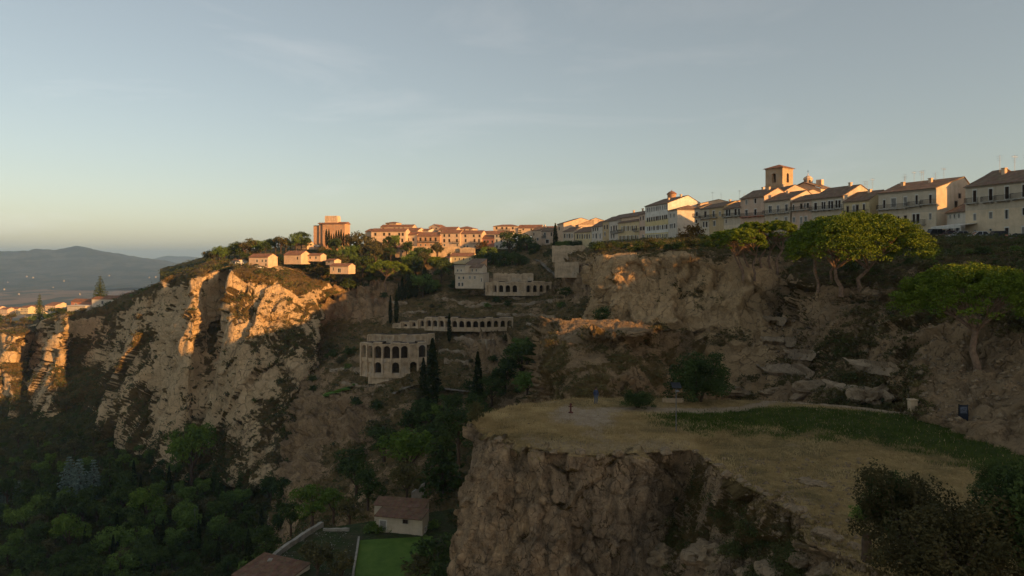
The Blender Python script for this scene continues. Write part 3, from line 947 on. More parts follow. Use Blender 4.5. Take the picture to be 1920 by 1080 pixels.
def umbrella_pine(label, base, top_z, width, seed, lean=(0, 0), clumps=150, per=110, leaf=0.26, stems=1, group=None, flat=0.30, fork=0.42):
    r = rng(seed)
    root = empty('umbrella_pine', base, 0, label, 'tree', group)
    H = top_z - base[2]
    Rr = width / 2
    dome = width * flat
    cz = H - dome
    cx, cy = lean
    # crown clumps spread over a flattened dome, uneven rim
    a = r.uniform(0, 2 * PI, clumps)
    q = np.sqrt(r.uniform(0.0, 1, clumps))
    rim = 1 + 0.14 * np.sin(a * 3 + seed) + 0.09 * np.sin(a * 5 + 2 * seed)
    q = q ** 0.9
    x = cx + Rr * q * rim * np.cos(a)
    y = cy + Rr * q * rim * np.sin(a)
    z = cz + dome * (1 - q ** 2.6) ** 0.55 * r.uniform(0.86, 1.0, clumps) - dome * 0.30 * r.uniform(0, 1, clumps) ** 2.5
    rad = Rr * r.uniform(0.075, 0.14, clumps)
    P_, O_ = [], []
    for k in range(clumps):
        e = r.normal(size=(per, 3))
        e /= np.linalg.norm(e, axis=1)[:, None]
        e[:, 2] = np.abs(e[:, 2]) * np.where(r.uniform(size=per) < 0.82, 1, -0.5)
        rr = rad[k] * r.uniform(0.7, 1.05, per)[:, None]
        P_.append(np.array([x[k], y[k], z[k]]) + e * rr * np.array([1, 1, 0.62]))
        O_.append(e)
    p, o = np.concatenate(P_), np.concatenate(O_)
    v, f = leaf_quads(p, leaf, r, o, 0.55, 0.35)
    link('crown', new_mesh('crown', v, f), M['leaf_pine'], root)
    parts = []
    fz = H * fork
    for s in range(stems):
        a0 = 2 * PI * s / max(1, stems) + seed
        bx, by = (0, 0) if stems == 1 else (math.cos(a0) * 1.3, math.sin(a0) * 0.6)
        tip = (cx * 0.55 + bx * 1.8, cy * 0.55 + by * 1.8, fz)
        mid = (bx + (tip[0] - bx) * 0.2 - 0.05 * H, by + (tip[1] - by) * 0.35, fz * 0.5)
        tr = H * 0.029 / (1 + 0.18 * (stems - 1))
        parts.append(tube_arrays([(bx, by, -1.2), (bx, by, 0.2), mid, tip], [tr * 1.5, tr * 1.2, tr, tr * 0.85], 9))
        nb = 9 if stems == 1 else 7
        for k in range(nb):
            a1 = 2 * PI * k / nb + a0 + r.uniform(-0.3, 0.3)
            q1 = Rr * r.uniform(0.5, 0.9)
            ex, ey = cx + q1 * math.cos(a1), cy + q1 * math.sin(a1)
            ez = cz + dome * 0.25
            m1 = (tip[0] + (ex - tip[0]) * 0.35, tip[1] + (ey - tip[1]) * 0.35, fz + (ez - fz) * 0.5 + r.uniform(-0.2, 0.4))
            parts.append(tube_arrays([tip, m1, (ex, ey, ez)], [tr * 0.55, tr * 0.36, tr * 0.12], 6))
            for k2 in range(3):
                a2 = a1 + (k2 - 1) * 0.55
                parts.append(tube_arrays([m1, (m1[0] + Rr * 0.32 * math.cos(a2), m1[1] + Rr * 0.32 * math.sin(a2), ez + dome * 0.3)], [tr * 0.28, tr * 0.08], 5))
    tv, tf = join_arrays(parts)
    link('trunk', new_mesh('trunk', tv, tf, True), M['pine_bark'], root)
    return root

def put(proto, loc, h=1.0, rz=None, label=None, cat=None, group=None, sx=1.0, name=None):
    """copy of a prototype thing with its parts"""
    c = copy_tree(proto)
    c.location = loc
    c.rotation_euler = (0, 0, R.uniform(0, 6.28) if rz is None else rz)
    c.scale = (h * sx, h * sx, h)
    if name:
        c.name = name
    tag(c, label, cat, group)
    return c

_sheetpix = {}
def ground(key, px, py, maxd=None):
    """point of a terrain sheet seen at a photo pixel"""
    if key not in _sheetpix:
        pts = TER[key][1]
        _sheetpix[key] = (960 + F * pts[:, 0] / pts[:, 1], HORIZON - F * pts[:, 2] / pts[:, 1])
    X, Y = _sheetpix[key]
    pts = TER[key][1]
    dd = (X - px) ** 2 + (Y - py) ** 2
    m = np.argsort(dd)[:6]
    best = m[np.argmin(pts[m, 1])] if dd[m[-1]] < 60 else m[0]
    return Vector(pts[best])

def scatter(name, label, keys, n, rad, leaf, per, seed, mat, vmin=0.55, box=None, nz=0.0, cat='scrub', flat=0.75, zmax=1e9):
    """uncountable scrub: low leafy cushions rooted where plants grow on a sheet"""
    r = rng(seed)
    pts = np.concatenate([TER[k][1] for k in keys])
    nor = np.concatenate([TER[k][2] for k in keys])
    vg = np.concatenate([TER[k][3] for k in keys])
    m = (vg > vmin) & (nor[:, 2] > nz) & (pts[:, 1] > 5) & (pts[:, 2] < zmax)
    X, Y = 960 + F * pts[:, 0] / np.maximum(pts[:, 1], 1), HORIZON - F * pts[:, 2] / np.maximum(pts[:, 1], 1)
    if box:
        m &= (X > box[0]) & (X < box[2]) & (Y > box[1]) & (Y < box[3])
    else:
        m &= (X > -60) & (X < 1980) & (Y < 1120)
    idx = np.nonzero(m)[0]
    if len(idx) == 0:
        return None
    i = r.choice(idx, n)
    c = pts[i] + nor[i] * 0.1
    rr = r.uniform(rad[0], rad[1], n) * r.uniform(0.6, 1, n)
    e = r.normal(size=(n, per, 3))
    e /= np.linalg.norm(e, axis=2)[:, :, None]
    e[:, :, 2] = np.abs(e[:, :, 2])
    q = c[:, None, :] + e * (rr[:, None] * r.uniform(0.45, 1.05, (n, per)))[:, :, None] * np.array([1, 1, flat])
    v, f = leaf_quads(q.reshape(-1, 3), np.repeat(np.minimum(leaf, rr * 0.7), per), r, e.reshape(-1, 3), 0.6, 0.4)
    o = link(name, new_mesh(name, v, f), mat, kind='stuff')
    return tag(o, label, cat)
# ------------------------------------------------------------------ buildings
class MB:
    """collects quads and tris into one mesh"""
    def __init__(self):
        self.v, self.f = [], []
    def quad(self, a, b, c, d):
        i = len(self.v)
        self.v += [a, b, c, d]
        self.f.append((i, i + 1, i + 2, i + 3))
        return self
    def tri(self, a, b, c):
        i = len(self.v)
        self.v += [a, b, c]
        self.f.append((i, i + 1, i + 2))
        return self
    def box(self, x0, y0, z0, x1, y1, z1):
        i = len(self.v)
        self.v += [(x0, y0, z0), (x1, y0, z0), (x1, y1, z0), (x0, y1, z0), (x0, y0, z1), (x1, y0, z1), (x1, y1, z1), (x0, y1, z1)]
        for q in ((0, 3, 2, 1), (4, 5, 6, 7), (0, 1, 5, 4), (1, 2, 6, 5), (2, 3, 7, 6), (3, 0, 4, 7)):
            self.f.append(tuple(i + k for k in q))
        return self
    def prism(self, poly, x0, x1, axis='x'):
        """extrude a (y,z) polygon along x"""
        n, i = len(poly), len(self.v)
        for x in (x0, x1):
            self.v += [(x, y, z) if axis == 'x' else (y, x, z) for y, z in poly]
        self.f.append(tuple(i + k for k in range(n))[::-1])
        self.f.append(tuple(i + n + k for k in range(n)))
        for k in range(n):
            k2 = (k + 1) % n
            self.f.append((i + k, i + k2, i + n + k2, i + n + k))
        return self
    def tube(self, path, radii, sides=6):
        v, f = tube_arrays(path, radii, sides)
        i = len(self.v)
        self.v += [tuple(q) for q in v]
        self.f += [tuple(int(k) + i for k in q) for q in f]
        return self
    def lathe(self, prof, seg=16, c=(0, 0)):
        i = len(self.v)
        for rad, z in prof:
            for k in range(seg):
                t = 2 * PI * k / seg
                self.v.append((c[0] + rad * math.cos(t), c[1] + rad * math.sin(t), z))
        for j in range(len(prof) - 1):
            for k in range(seg):
                k2 = (k + 1) % seg
                self.f.append((i + j * seg + k, i + j * seg + k2, i + (j + 1) * seg + k2, i + (j + 1) * seg + k))
        return self
    def mesh(self, name, smooth=False):
        me = bpy.data.meshes.new(name)
        me.from_pydata(self.v, [], self.f)
        me.update()
        if smooth:
            me.polygons.foreach_set('use_smooth', np.ones(len(me.polygons), bool))
        return me
    def build(self, name, mat, parent=None, smooth=False, **pr):
        return link(name, self.mesh(name, smooth), mat, parent, **pr)

def plaster(name, c, c2=None, split=None, dirt=0.5, band=None):
    """old plaster: blotches, streaks below the eaves; optional other colour above a height, or bands"""
    m, nt, b = newmat(name)
    k = NB(nt)
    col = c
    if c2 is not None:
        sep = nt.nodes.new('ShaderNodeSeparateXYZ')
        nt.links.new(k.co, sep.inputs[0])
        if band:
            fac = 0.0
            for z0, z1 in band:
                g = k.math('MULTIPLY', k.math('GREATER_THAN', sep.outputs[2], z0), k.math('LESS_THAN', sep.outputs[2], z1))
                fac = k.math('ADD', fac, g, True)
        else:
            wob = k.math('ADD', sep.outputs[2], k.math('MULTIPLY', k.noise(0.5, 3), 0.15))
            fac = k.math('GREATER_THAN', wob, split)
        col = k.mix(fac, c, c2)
    n1 = k.noise(0.45, 7, 0.7)
    col = k.mix(k.ramp(n1, [(0.38, G3(dirt)), (0.58, G3(0))]), col, G3(0.62), 'MULTIPLY')
    n2 = k.noise(1.3, 5, 0.6, sc=(1, 1, 0.12))
    col = k.mix(k.ramp(n2, [(0.52, G3(0)), (0.72, G3(dirt * 0.7))]), col, (0.55, 0.52, 0.48), 'MULTIPLY')
    n3 = k.noise(0.18, 3, 0.6)
    col = k.mix(k.ramp(n3, [(0.55, G3(0)), (0.63, G3(dirt * 0.45))]), col, (0.50, 0.44, 0.36))
    nt.links.new(col, b.inputs['Base Color'])
    k.bump(k.noise(5, 5, 0.6), 0.25, 0.06, b)
    return m

def tile_mat(name, a, bcol, c):
    m, nt, b = newmat(name)
    k = NB(nt)
    n = k.noise(0.8, 7, 0.75)
    col = k.ramp(n, [(0.28, a), (0.5, bcol), (0.72, c)])
    cell = k.voro(3.2, 'F1', 'Color', sc=(1, 0.55, 0.55))
    col = k.mix(0.14, col, cell, 'SOFT_LIGHT')
    nt.links.new(col, b.inputs['Base Color'])
    w = nt.nodes.new('ShaderNodeTexWave')
    w.wave_type = 'BANDS'
    w.bands_direction = 'X'
    w.inputs['Scale'].default_value = 1.25
    w.inputs['Distortion'].default_value = 0.4
    nt.links.new(k.co, w.inputs['Vector'])
    k.bump(w.outputs['Fac'], 0.5, 0.1, b)
    return m

M['tile'] = tile_mat('clay_tiles', (0.10, 0.07, 0.05), (0.19, 0.125, 0.085), (0.29, 0.20, 0.14))
M['tile_red'] = tile_mat('red_clay_tiles', (0.13, 0.07, 0.045), (0.25, 0.125, 0.075), (0.35, 0.20, 0.13))
M['glass'] = simple_mat('window_glass', (0.018, 0.02, 0.024), 0.3, 0.6, 0.25)
M['shutter'] = simple_mat('brown_shutter', (0.055, 0.035, 0.024), 0.3, 2.0, 0.7, objvar=0.4)
M['shutter_grey'] = simple_mat('grey_shutter', (0.30, 0.28, 0.25), 0.2, 2.0, 0.7, objvar=0.3)
M['frame_white'] = simple_mat('white_trim', (0.60, 0.57, 0.51), 0.15, 2.0, 0.8)
M['frame_stone'] = simple_mat('stone_trim', (0.36, 0.31, 0.25), 0.2, 2.0, 0.9)
M['iron'] = simple_mat('dark_iron', (0.03, 0.028, 0.026), 0.2, 3.0, 0.6, metal=0.3)
M['slab'] = simple_mat('balcony_stone', (0.40, 0.37, 0.32), 0.25, 1.5, 0.9)
M['aerial'] = simple_mat('aerial_metal', (0.20, 0.20, 0.20), 0.1, 3.0, 0.5, metal=0.6)
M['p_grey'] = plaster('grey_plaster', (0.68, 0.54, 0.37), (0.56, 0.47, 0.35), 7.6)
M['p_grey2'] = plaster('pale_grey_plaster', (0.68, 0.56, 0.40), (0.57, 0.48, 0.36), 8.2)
M['p_beige'] = plaster('beige_plaster', (0.589, 0.486, 0.358))
M['p_yellow'] = plaster('yellow_plaster', (0.64, 0.512, 0.294))
M['p_ochre'] = plaster('ochre_plaster', (0.538, 0.397, 0.218))
M['p_pink'] = plaster('pink_plaster', (0.602, 0.435, 0.32))
M['p_white'] = plaster('white_plaster', (0.60, 0.54, 0.45))
M['p_peach'] = plaster('peach_plaster', (0.666, 0.486, 0.333))
M['p_red'] = plaster('red_plaster', (0.512, 0.218, 0.141))
M['p_brick'] = plaster('brick_wall', (0.538, 0.32, 0.192))
M['p_stone'] = plaster('tower_stone', (0.461, 0.326, 0.198), dirt=0.6)
M['p_banded'] = plaster('banded_plaster', (0.742, 0.717, 0.64), (0.64, 0.525, 0.269), band=((6.1, 8.3), (11.0, 13.4)))
M['concrete'] = simple_mat('concrete', (0.30, 0.265, 0.215), 0.3, 0.8, 0.9)

def frame_unit():
    m = MB()
    t = 0.11
    for (x0, z0, x1, z1) in ((-0.5 - t, -0.5 - t / 2, -0.5 + 0.02, 0.5 + t), (0.5 - 0.02, -0.5 - t / 2, 0.5 + t, 0.5 + t), (-0.5 + 0.02, 0.5 - 0.02, 0.5 - 0.02, 0.5 + t), (-0.5 + 0.02, -0.5 - t / 2, 0.5 - 0.02, -0.5 + 0.02)):
        m.box(x0, -0.045, z0, x1, 0.10, z1)
    m.box(-0.03, 0.11, -0.48, 0.03, 0.16, 0.48)
    return m.mesh('window_frame')
def pane_unit():
    return MB().box(-0.49, 0.17, -0.49, 0.49, 0.20, 0.49).mesh('pane')
def shutter_unit():
    m = MB()
    for k in range(2):
        x0 = -0.49 + k * 0.5
        m.box(x0, 0.06, -0.49, x0 + 0.48, 0.10, 0.49)
        for j in range(9):
            z = -0.44 + j * 0.1
            m.box(x0 + 0.05, 0.035, z, x0 + 0.43, 0.058, z + 0.055)
    return m.mesh('shutter')
U_FRAME = {k: frame_unit() for k in ('frame_white', 'frame_stone')}
for k in U_FRAME:
    U_FRAME[k].materials.append(M[k])
U_PANE = pane_unit()
U_PANE.materials.append(M['glass'])
U_SHUT = {k: shutter_unit() for k in ('shutter', 'shutter_grey')}
for k in U_SHUT:
    U_SHUT[k].materials.append(M[k])

def window(parent, x, y, z, w, h, kind='w', rz=0.0):
    """window part of a building: frame, with pane or shutters as its pieces"""
    o = link('window', U_FRAME['frame_white' if kind in 'wds' else 'frame_stone'], None, parent)
    o.location = (x, y, z)
    o.rotation_euler = (0, 0, rz)
    o.scale = (w, 1, h)
    if kind in 'wp':
        link('pane', U_PANE, None, o)
    else:
        link('shutter', U_SHUT['shutter' if kind in 'dq' else 'shutter_grey'], None, o)
    return o

def wall_with_holes(m, L, z0, z1, holes, place, depth=0.22):
    us = sorted({0, L} | {u for h in holes for u in h[:2]})
    zs = sorted({z0, z1} | {z for h in holes for z in h[2:]})
    for a, b in zip(us, us[1:]):
        for c, d in zip(zs, zs[1:]):
            mu, mz = (a + b) / 2, (c + d) / 2
            if b - a < 1e-6 or d - c < 1e-6 or any(h[0] < mu < h[1] and h[2] < mz < h[3] for h in holes):
                continue
            m.quad(place(a, 0, c), place(b, 0, c), place(b, 0, d), place(a, 0, d))
    for u0, u1, c, d in holes:
        for (p, q) in (((u0, c), (u0, d)), ((u0, d), (u1, d)), ((u1, d), (u1, c)), ((u1, c), (u0, c))):
            m.quad(place(p[0], 0, p[1]), place(q[0], 0, q[1]), place(q[0], depth, q[1]), place(p[0], depth, p[1]))
        m.quad(place(u0, depth, c), place(u1, depth, c), place(u1, depth, d), place(u0, depth, d))

class Zoom:
    """reads positions noted in an enlarged piece of the photograph"""
    def __init__(self, x, y, s):
        self.x, self.y, self.s = x, y, s
    def __call__(self, X, Y):
        return self.x + X / self.s, self.y + Y / self.s
Z2, Z3, Z4, Z5, Z6, Z7 = Zoom(380, 380, 6), Zoom(640, 390, 6), Zoom(900, 390, 6), Zoom(1180, 290, 6), Zoom(1380, 290, 6), Zoom(1620, 300, 6.353)
Z1 = Zoom(0, 0, 1)

def aerial(parent, x, y, z, h, k):
    m = MB()
    t = 0.02
    m.box(x - t, y - t, z - 0.3, x + t, y + t, z + h)
    for q in range(2 + k % 3):
        zz = z + h - 0.15 - 0.42 * q
        w = 0.75 - 0.12 * q
        m.box(x - w, y - t * 0.7, zz - t * 0.7, x + w, y + t * 0.7, zz + t * 0.7)
    if k % 2:
        m.box(x - t, y - 0.7, z + h - 0.4, x + t, y + 0.7, z + h - 0.35)
    m.build('aerial', M['aerial'], parent)

def house(label, zoom, xl, dl, xr, dr, eave_y, wallm, base_z=1.5, depth=10.0, rise=2.2, roofm='tile', wins=(), balc=(), roof='gable',
          ridge=0.5, side=(), chim=(), aer=(), group=None, name='house', cat='house', cornice=True, frames=None, oh=0.4, hz=None):
    """a building whose street front runs from (xl,dl) to (xr,dr) as noted on the photograph; eave_y is read at its right end"""
    pl, _ = zoom(xl, 0)
    pr, py = zoom(xr, eave_y)
    A = Vector(((pl - 960) / F * dl, dl))
    B = Vector(((pr - 960) / F * dr, dr))
    ze = -(py - HORIZON) / F * dr if hz is None else hz
    u = (B - A)
    L = u.length
    u /= L
    rz = math.atan2(u.y, u.x)
    root = empty(name, (A.x, A.y, base_z), rz, label, cat, group)
    He = ze - base_z
    def onfront(X, Y):
        px, py2 = zoom(X, Y)
        s = (px - 960) / F
        t = (s * A.y - A.x) / (u.x - s * u.y)
        yy = A.y + t * u.y
        return t, -(py2 - HORIZON) / F * yy - base_z
    holes, wl_ = [], []
    for w in wins:
        X0, Y0, X1, Y1 = w[:4]
        k = w[4] if len(w) > 4 else 'w'
        t0, _ = onfront(X0, Y0)
        t1, _ = onfront(X1, Y0)
        tm, zt = onfront((X0 + X1) / 2, Y0)
        _, zb = onfront((X0 + X1) / 2, Y1)
        if t0 < 0.15 or t1 > L - 0.15 or zt > He - 0.1:
            t0, t1, zt = max(t0, 0.2), min(t1, L - 0.2), min(zt, He - 0.15)
        zb = max(zb, 0.1)
        if t1 - t0 < 0.25 or zt - zb < 0.3:
            continue
        holes.append((t0, t1, zb, zt))
        wl_.append(((t0 + t1) / 2, (zb + zt) / 2, t1 - t0, zt - zb, k))
    D = depth
    m = MB()
    wall_with_holes(m, L, 0, He, holes, lambda a, d, z: (a, d, z))
    sh = [(c * D - w / 2, c * D + w / 2, z0, z1) for (c, z0, w, z1, k) in side]
    wall_with_holes(m, D, 0, He, sh, lambda a, d, z: (L - d, a, z))
    m.quad((L, D, 0), (0, D, 0), (0, D, He), (L, D, He))
    m.quad((0, D, 0), (0, 0, 0), (0, 0, He), (0, D, He))
    rm = MB()
    th = 0.16
    if roof == 'gable':
        yr = ridge * D
        m.tri((L, 0, He), (L, D, He), (L, yr, He + rise))
        m.tri((0, D, He), (0, 0, He), (0, yr, He + rise))
        sf, sb = rise / yr, rise / (D - yr)
        g = 0.02
        rm.prism([(-oh, He - oh * sf + g), (yr, He + rise + g), (yr, He + rise + th + g), (-oh, He - oh * sf + th + g)], -0.15, L + 0.15)
        rm.prism([(yr + 0.001, He + rise + g), (D + oh, He - oh * sb + g), (D + oh, He - oh * sb + th + g), (yr + 0.001, He + rise + th + g)], -0.15, L + 0.15)
    elif roof == 'front':      # gable towards the street
        m.tri((0, 0, He), (L, 0, He), (L / 2, 0, He + rise))
        m.tri((L, D, He), (0, D, He), (L / 2, D, He + rise))
        s = rise / (L / 2)
        rm.prism([(-oh, He - oh * s + 0.02), (L / 2, He + rise + 0.02), (L / 2, He + rise + th), (-oh, He - oh * s + th)], -0.3, D + 0.2, 'y')
        rm.prism([(L / 2 + 0.001, He + rise + 0.02), (L + oh, He - oh * s + 0.02), (L + oh, He - oh * s + th), (L / 2 + 0.001, He + rise + th)], -0.3, D + 0.2, 'y')
    elif roof == 'hip':
        k = min(D / 2, L * 0.45)
        a, b, c, d = (-oh, -oh, He), (L + oh, -oh, He), (L + oh, D + oh, He), (-oh, D + oh, He)
        e, f = (k, D / 2, He + rise), (max(k + 0.01, L - k), D / 2, He + rise)
        rm.quad(a, b, f, e).quad(c, d, e, f).tri(b, c, f).tri(d, a, e)
        rm.box(-oh, -oh, He - th, L + oh, D + oh, He - 0.002)
    elif roof == 'shed':       # falls towards the street
        m.quad((L, D, He), (0, D, He), (0, D, He + rise), (L, D, He + rise))
        m.tri((L, 0, He), (L, D, He), (L, D, He + rise))
        m.tri((0, D, He), (0, 0, He), (0, D, He + rise))
        s = rise / D
        rm.prism([(-oh, He - oh * s + 0.02), (D + 0.2, He + rise + 0.02 + 0.2 * s), (D + 0.2, He + rise + th + 0.2 * s), (-oh, He - oh * s + th)], -0.15, L + 0.15)
    else:                      # flat
        rm.box(-0.15, -0.15, He + 0.003, L + 0.15, D + 0.15, He + 0.25)
    m.build('wall', M[wallm], root)
    ro = rm.build('roof', M[roofm], root)
    if cornice and roof != 'front':
        MB().box(-0.05, -0.22, He - 0.34, L + 0.05, -0.003, He - 0.08 - (oh * rise / max(0.5, ridge * D) if roof == 'gable' else 0)).build('cornice', M['frame_stone'], root)
    for (x, z, w, h, k) in wl_:
        window(root, x, 0, z, w, h, k)
    for (c, z0, w, z1, k) in side:
        window(root, L, c * D, (z0 + z1) / 2, w, z1 - z0, k, PI / 2)
    for b in balc:
        X0, X1, Y = b[:3]
        t0, z = onfront(X0, Y)
        t1, z1 = onfront(X1, Y)
        z = (z + z1) / 2
        t0, t1 = max(0.1, t0), min(L - 0.1, t1)
        if t1 - t0 < 0.5:
            continue
        dpt = 0.95
        bm = MB().box(t0, -dpt, z - 0.16, t1, -0.004, z)
        n = max(2, int((t1 - t0) / 1.6))
        for k in range(n):
            x = t0 + 0.2 + (t1 - t0 - 0.55) * k / max(1, n - 1)
            bm.box(x, -dpt * 0.7, z - 0.42, x + 0.16, -0.006, z - 0.162)
        bo = bm.build('balcony', M[b[3] if len(b) > 3 else 'slab'], root)
        rl = MB()
        rl.box(t0, -dpt, z + 0.93, t1, -dpt + 0.05, z + 0.98)
        x = t0
        while x < t1:
            rl.box(x, -dpt + 0.01, z + 0.002, x + 0.025, -dpt + 0.035, z + 0.93)
            x += 0.16
        for xx in (t0, t1 - 0.04):
            rl.box(xx, -dpt + 0.055, z + 0.93, xx + 0.04, -0.01, z + 0.97)
            for j in range(5):
                yy = -dpt + 0.1 + j * 0.17
                rl.box(xx, yy, z + 0.002, xx + 0.025, yy + 0.025, z + 0.93)
        rl.build('railing', M['iron'], bo)
    def rz_at(yf):
        if roof == 'gable':
            return He + rise * (yf / ridge if yf < ridge else (1 - yf) / (1 - ridge))
        if roof == 'shed':
            return He + rise * yf
        return He + rise * 0.5
    for (xf, yf, h) in chim:
        z = rz_at(yf)
        cm = MB().box(xf * L - 0.35, yf * D - 0.3, z - 0.6, xf * L + 0.35, yf * D + 0.3, z + h)
        cm.box(xf * L - 0.45, yf * D - 0.4, z + h + 0.002, xf * L + 0.45, yf * D + 0.4, z + h + 0.14)
        cm.build('chimney', M['p_peach'], ro)
    for q, (xf, yf, h) in enumerate(aer):
        aerial(root, xf * L, yf * D, rz_at(yf) + 0.2, h, q + len(label))
    return root
# ------------------------------------------------------------------ the street of old houses on the right ridge
_dk = [(640, 430), (700, 424), (900, 412), (1000, 392), (1050, 368), (1110, 332), (1160, 302), (1210, 272), (1253, 255), (1300, 236), (1388, 210), (1435, 200), (1485, 190), (1520, 183), (1585, 172), (1648, 163), (1755, 150), (1815, 138), (1920, 127), (2050, 116)]
def Dp(px):
    for (a, da), (b, db) in zip(_dk, _dk[1:]):
        if a <= px <= b:
            return da + (db - da) * (px - a) / (b - a)
    return _dk[-1][1]
def row(label, zoom, xl, xr, eave_y, wallm, off=0.0, **kw):
    pl, pr = zoom(xl, 0)[0], zoom(xr, 0)[0]
    return house(label, zoom, xl, Dp(pl) + off, xr, Dp(pr) + off, eave_y, wallm, **kw)

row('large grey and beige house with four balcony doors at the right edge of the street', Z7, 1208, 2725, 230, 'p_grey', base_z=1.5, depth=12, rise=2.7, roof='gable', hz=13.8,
    wins=[(1297,360,1341,503,'d'),(1487,342,1533,485,'d'),(1678,315,1728,465,'d'),(1884,290,1936,440,'d'),(2110,262,2165,412,'d'),
          (1305,640,1335,720,'s'),(1492,618,1530,697,'s'),(1680,592,1720,700,'w'),(1885,570,1930,655,'w'),(1678,805,1725,925,'d'),(1880,795,1935,915,'s'),(1310,835,1335,860,'w'),(1490,820,1525,845,'w')],
    balc=[(1235,1368,512),(1430,1548,496),(1590,1745,480),(1780,1960,456)], chim=[(0.18,0.4,1.2)], aer=[(0.1,0.5,3.4),(0.25,0.45,3.2),(0.33,0.5,2.8),(0.42,0.5,3.6)])
# low cafe with a white canopy
cafe = house('low white cafe building with a small tiled roof and white canopy between two tall houses', Z7, 985, 149.5, 1232, 141.5, 600, 'p_white', base_z=1.5, depth=7, rise=1.8,
    wins=[(1018,655,1034,702,'w'),(1070,645,1090,698,'w'),(1120,638,1143,692,'w'),(1000,770,1060,850,'w'),(1090,765,1140,850,'w')])
_c0, _c1 = V(*Z7(815, 775), 146), V(*Z7(1155, 712), 136.5)
cn_ = empty('cafe_canopy', (_c0.x, _c0.y, 0), math.atan2(_c1.y - _c0.y, _c1.x - _c0.x), 'white cafe canopy on slim white posts above the parked cars', 'canopy')
_L = math.hypot(_c1.x - _c0.x, _c1.y - _c0.y)
MB().prism([(-0.2, 6.0), (3.6, 6.5), (3.6, 6.62), (-0.2, 6.15)], 0, _L).build('canopy_roof', M['frame_white'], cn_)
MB().box(0, -0.26, 5.55, _L, -0.205, 6.1).build('valance', M['frame_white'], cn_)
for k in range(5):
    x = 0.1 + (_L - 0.3) * k / 4
    MB().box(x, -0.1, 2.0, x + 0.13, 0.03, 6.0).build('post', M['frame_white'], cn_)

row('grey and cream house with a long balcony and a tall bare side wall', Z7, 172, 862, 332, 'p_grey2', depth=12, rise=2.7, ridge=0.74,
    wins=[(228,475,256,575,'d'),(325,455,383,560,'s'),(475,440,512,545,'s'),(612,418,642,528,'d'),(775,412,808,522,'d'),(400,670,422,712,'q'),(477,662,510,740,'q'),
          (578,643,610,760,'d'),(622,640,663,755,'d'),(775,635,803,710,'s'),(340,680,360,720,'w'),(610,790,645,830,'p')],
    balc=[(178,520,580),(540,690,548),(700,860,524),(535,735,766)], side=[(0.52,9.0,1.0,10.6,'q'),(0.62,11.2,0.9,12.3,'q')], chim=[(0.6,0.5,1.0),(0.15,0.45,0.9)],
    aer=[(0.15,0.5,2.0),(0.38,0.6,2.7),(0.62,0.6,1.9),(0.7,0.7,2.6)])
row('narrow house with shuttered doors and an ochre return wall', Z6, 1213, 1500, 505, 'p_yellow', depth=9, rise=2.4,
    wins=[(1245,580,1270,655,'q'),(1310,570,1340,660,'s'),(1350,565,1380,660,'q'),(1427,555,1452,660,'d')], balc=[(1225,1495,668)], chim=[(0.6,0.4,0.8)], aer=[(0.3,0.5,2.6),(0.6,0.5,3.0)])
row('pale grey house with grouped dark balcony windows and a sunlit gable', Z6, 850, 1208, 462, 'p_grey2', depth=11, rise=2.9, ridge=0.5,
    wins=[(880,540,912,622,'d'),(962,530,983,612,'d'),(987,530,1008,612,'d'),(1037,520,1063,608,'d'),(1068,520,1095,608,'d'),(1117,512,1143,598,'d'),(1150,512,1178,598,'d'),(890,700,910,740,'w')],
    balc=[(855,1200,618)], side=[(0.3,9.5,0.9,10.6,'q')], chim=[(0.75,0.45,1.0)], aer=[(0.9,0.8,2.8)])
row('small pinkish house between the grey house and the tan house', Z6, 628, 848, 505, 'p_pink', depth=9, rise=1.8,
    wins=[(640,562,656,635,'d'),(722,550,747,607,'q'),(765,547,785,602,'w'),(795,543,822,600,'d'),(640,705,665,760,'s'),(722,700,747,770,'s'),(770,695,800,755,'s')], balc=[(630,840,622)])
row('tan house with three tall windows and a brick-coloured end wall', Z6, 322, 608, 500, 'p_beige', depth=9.5, rise=2.6, ridge=0.62,
    wins=[(368,575,402,655,'w'),(460,570,487,645,'s'),(553,558,583,635,'w'),(440,710,470,760,'s'),(548,700,580,760,'s')], balc=[(325,600,658)], chim=[(0.4,0.5,0.8)])
row('pink house with a rust-red balcony beside the bell tower', Z6, 50, 318, 466, 'p_pink', depth=10, rise=2.5,
    wins=[(108,510,130,562,'s'),(207,492,230,547,'d'),(104,620,132,686,'w'),(206,612,232,682,'d')], balc=[(62,318,692,'p_red')], chim=[(0.75,0.4,0.9),(0.4,0.5,0.7)])
row('grey low house with wide dark balcony openings', Z5, 1062, 1258, 588, 'p_grey2', depth=8, rise=2.0,
    wins=[(1085,618,1110,690,'d'),(1115,615,1138,690,'d'),(1182,610,1208,682,'d'),(1222,608,1245,678,'d'),(1080,730,1100,770,'w')], balc=[(1065,1250,694)], aer=[(0.4,0.6,2.8)])
row('yellow-fronted narrow house with one balcony', Z5, 902, 1060, 582, 'p_ochre', depth=9, rise=1.8, wins=[(938,630,960,700,'w'),(1010,640,1030,690,'s'),(945,745,970,802,'w')], balc=[(905,995,706)], side=[(0.4,6.0,0.8,7.4,'w')])
row('grey narrow house with a single upper window', Z5, 802, 900, 602, 'p_grey2', depth=8, rise=1.6, wins=[(843,638,868,702,'q'),(828,755,845,815,'d'),(860,752,880,815,'d')], balc=[(805,895,720)])
row('slim house with stacked balconies next to the white annex', Z5, 733, 800, 600, 'p_beige', depth=8, rise=1.4, wins=[(748,640,770,692,'d'),(745,730,765,770,'d')], balc=[(735,798,695)])
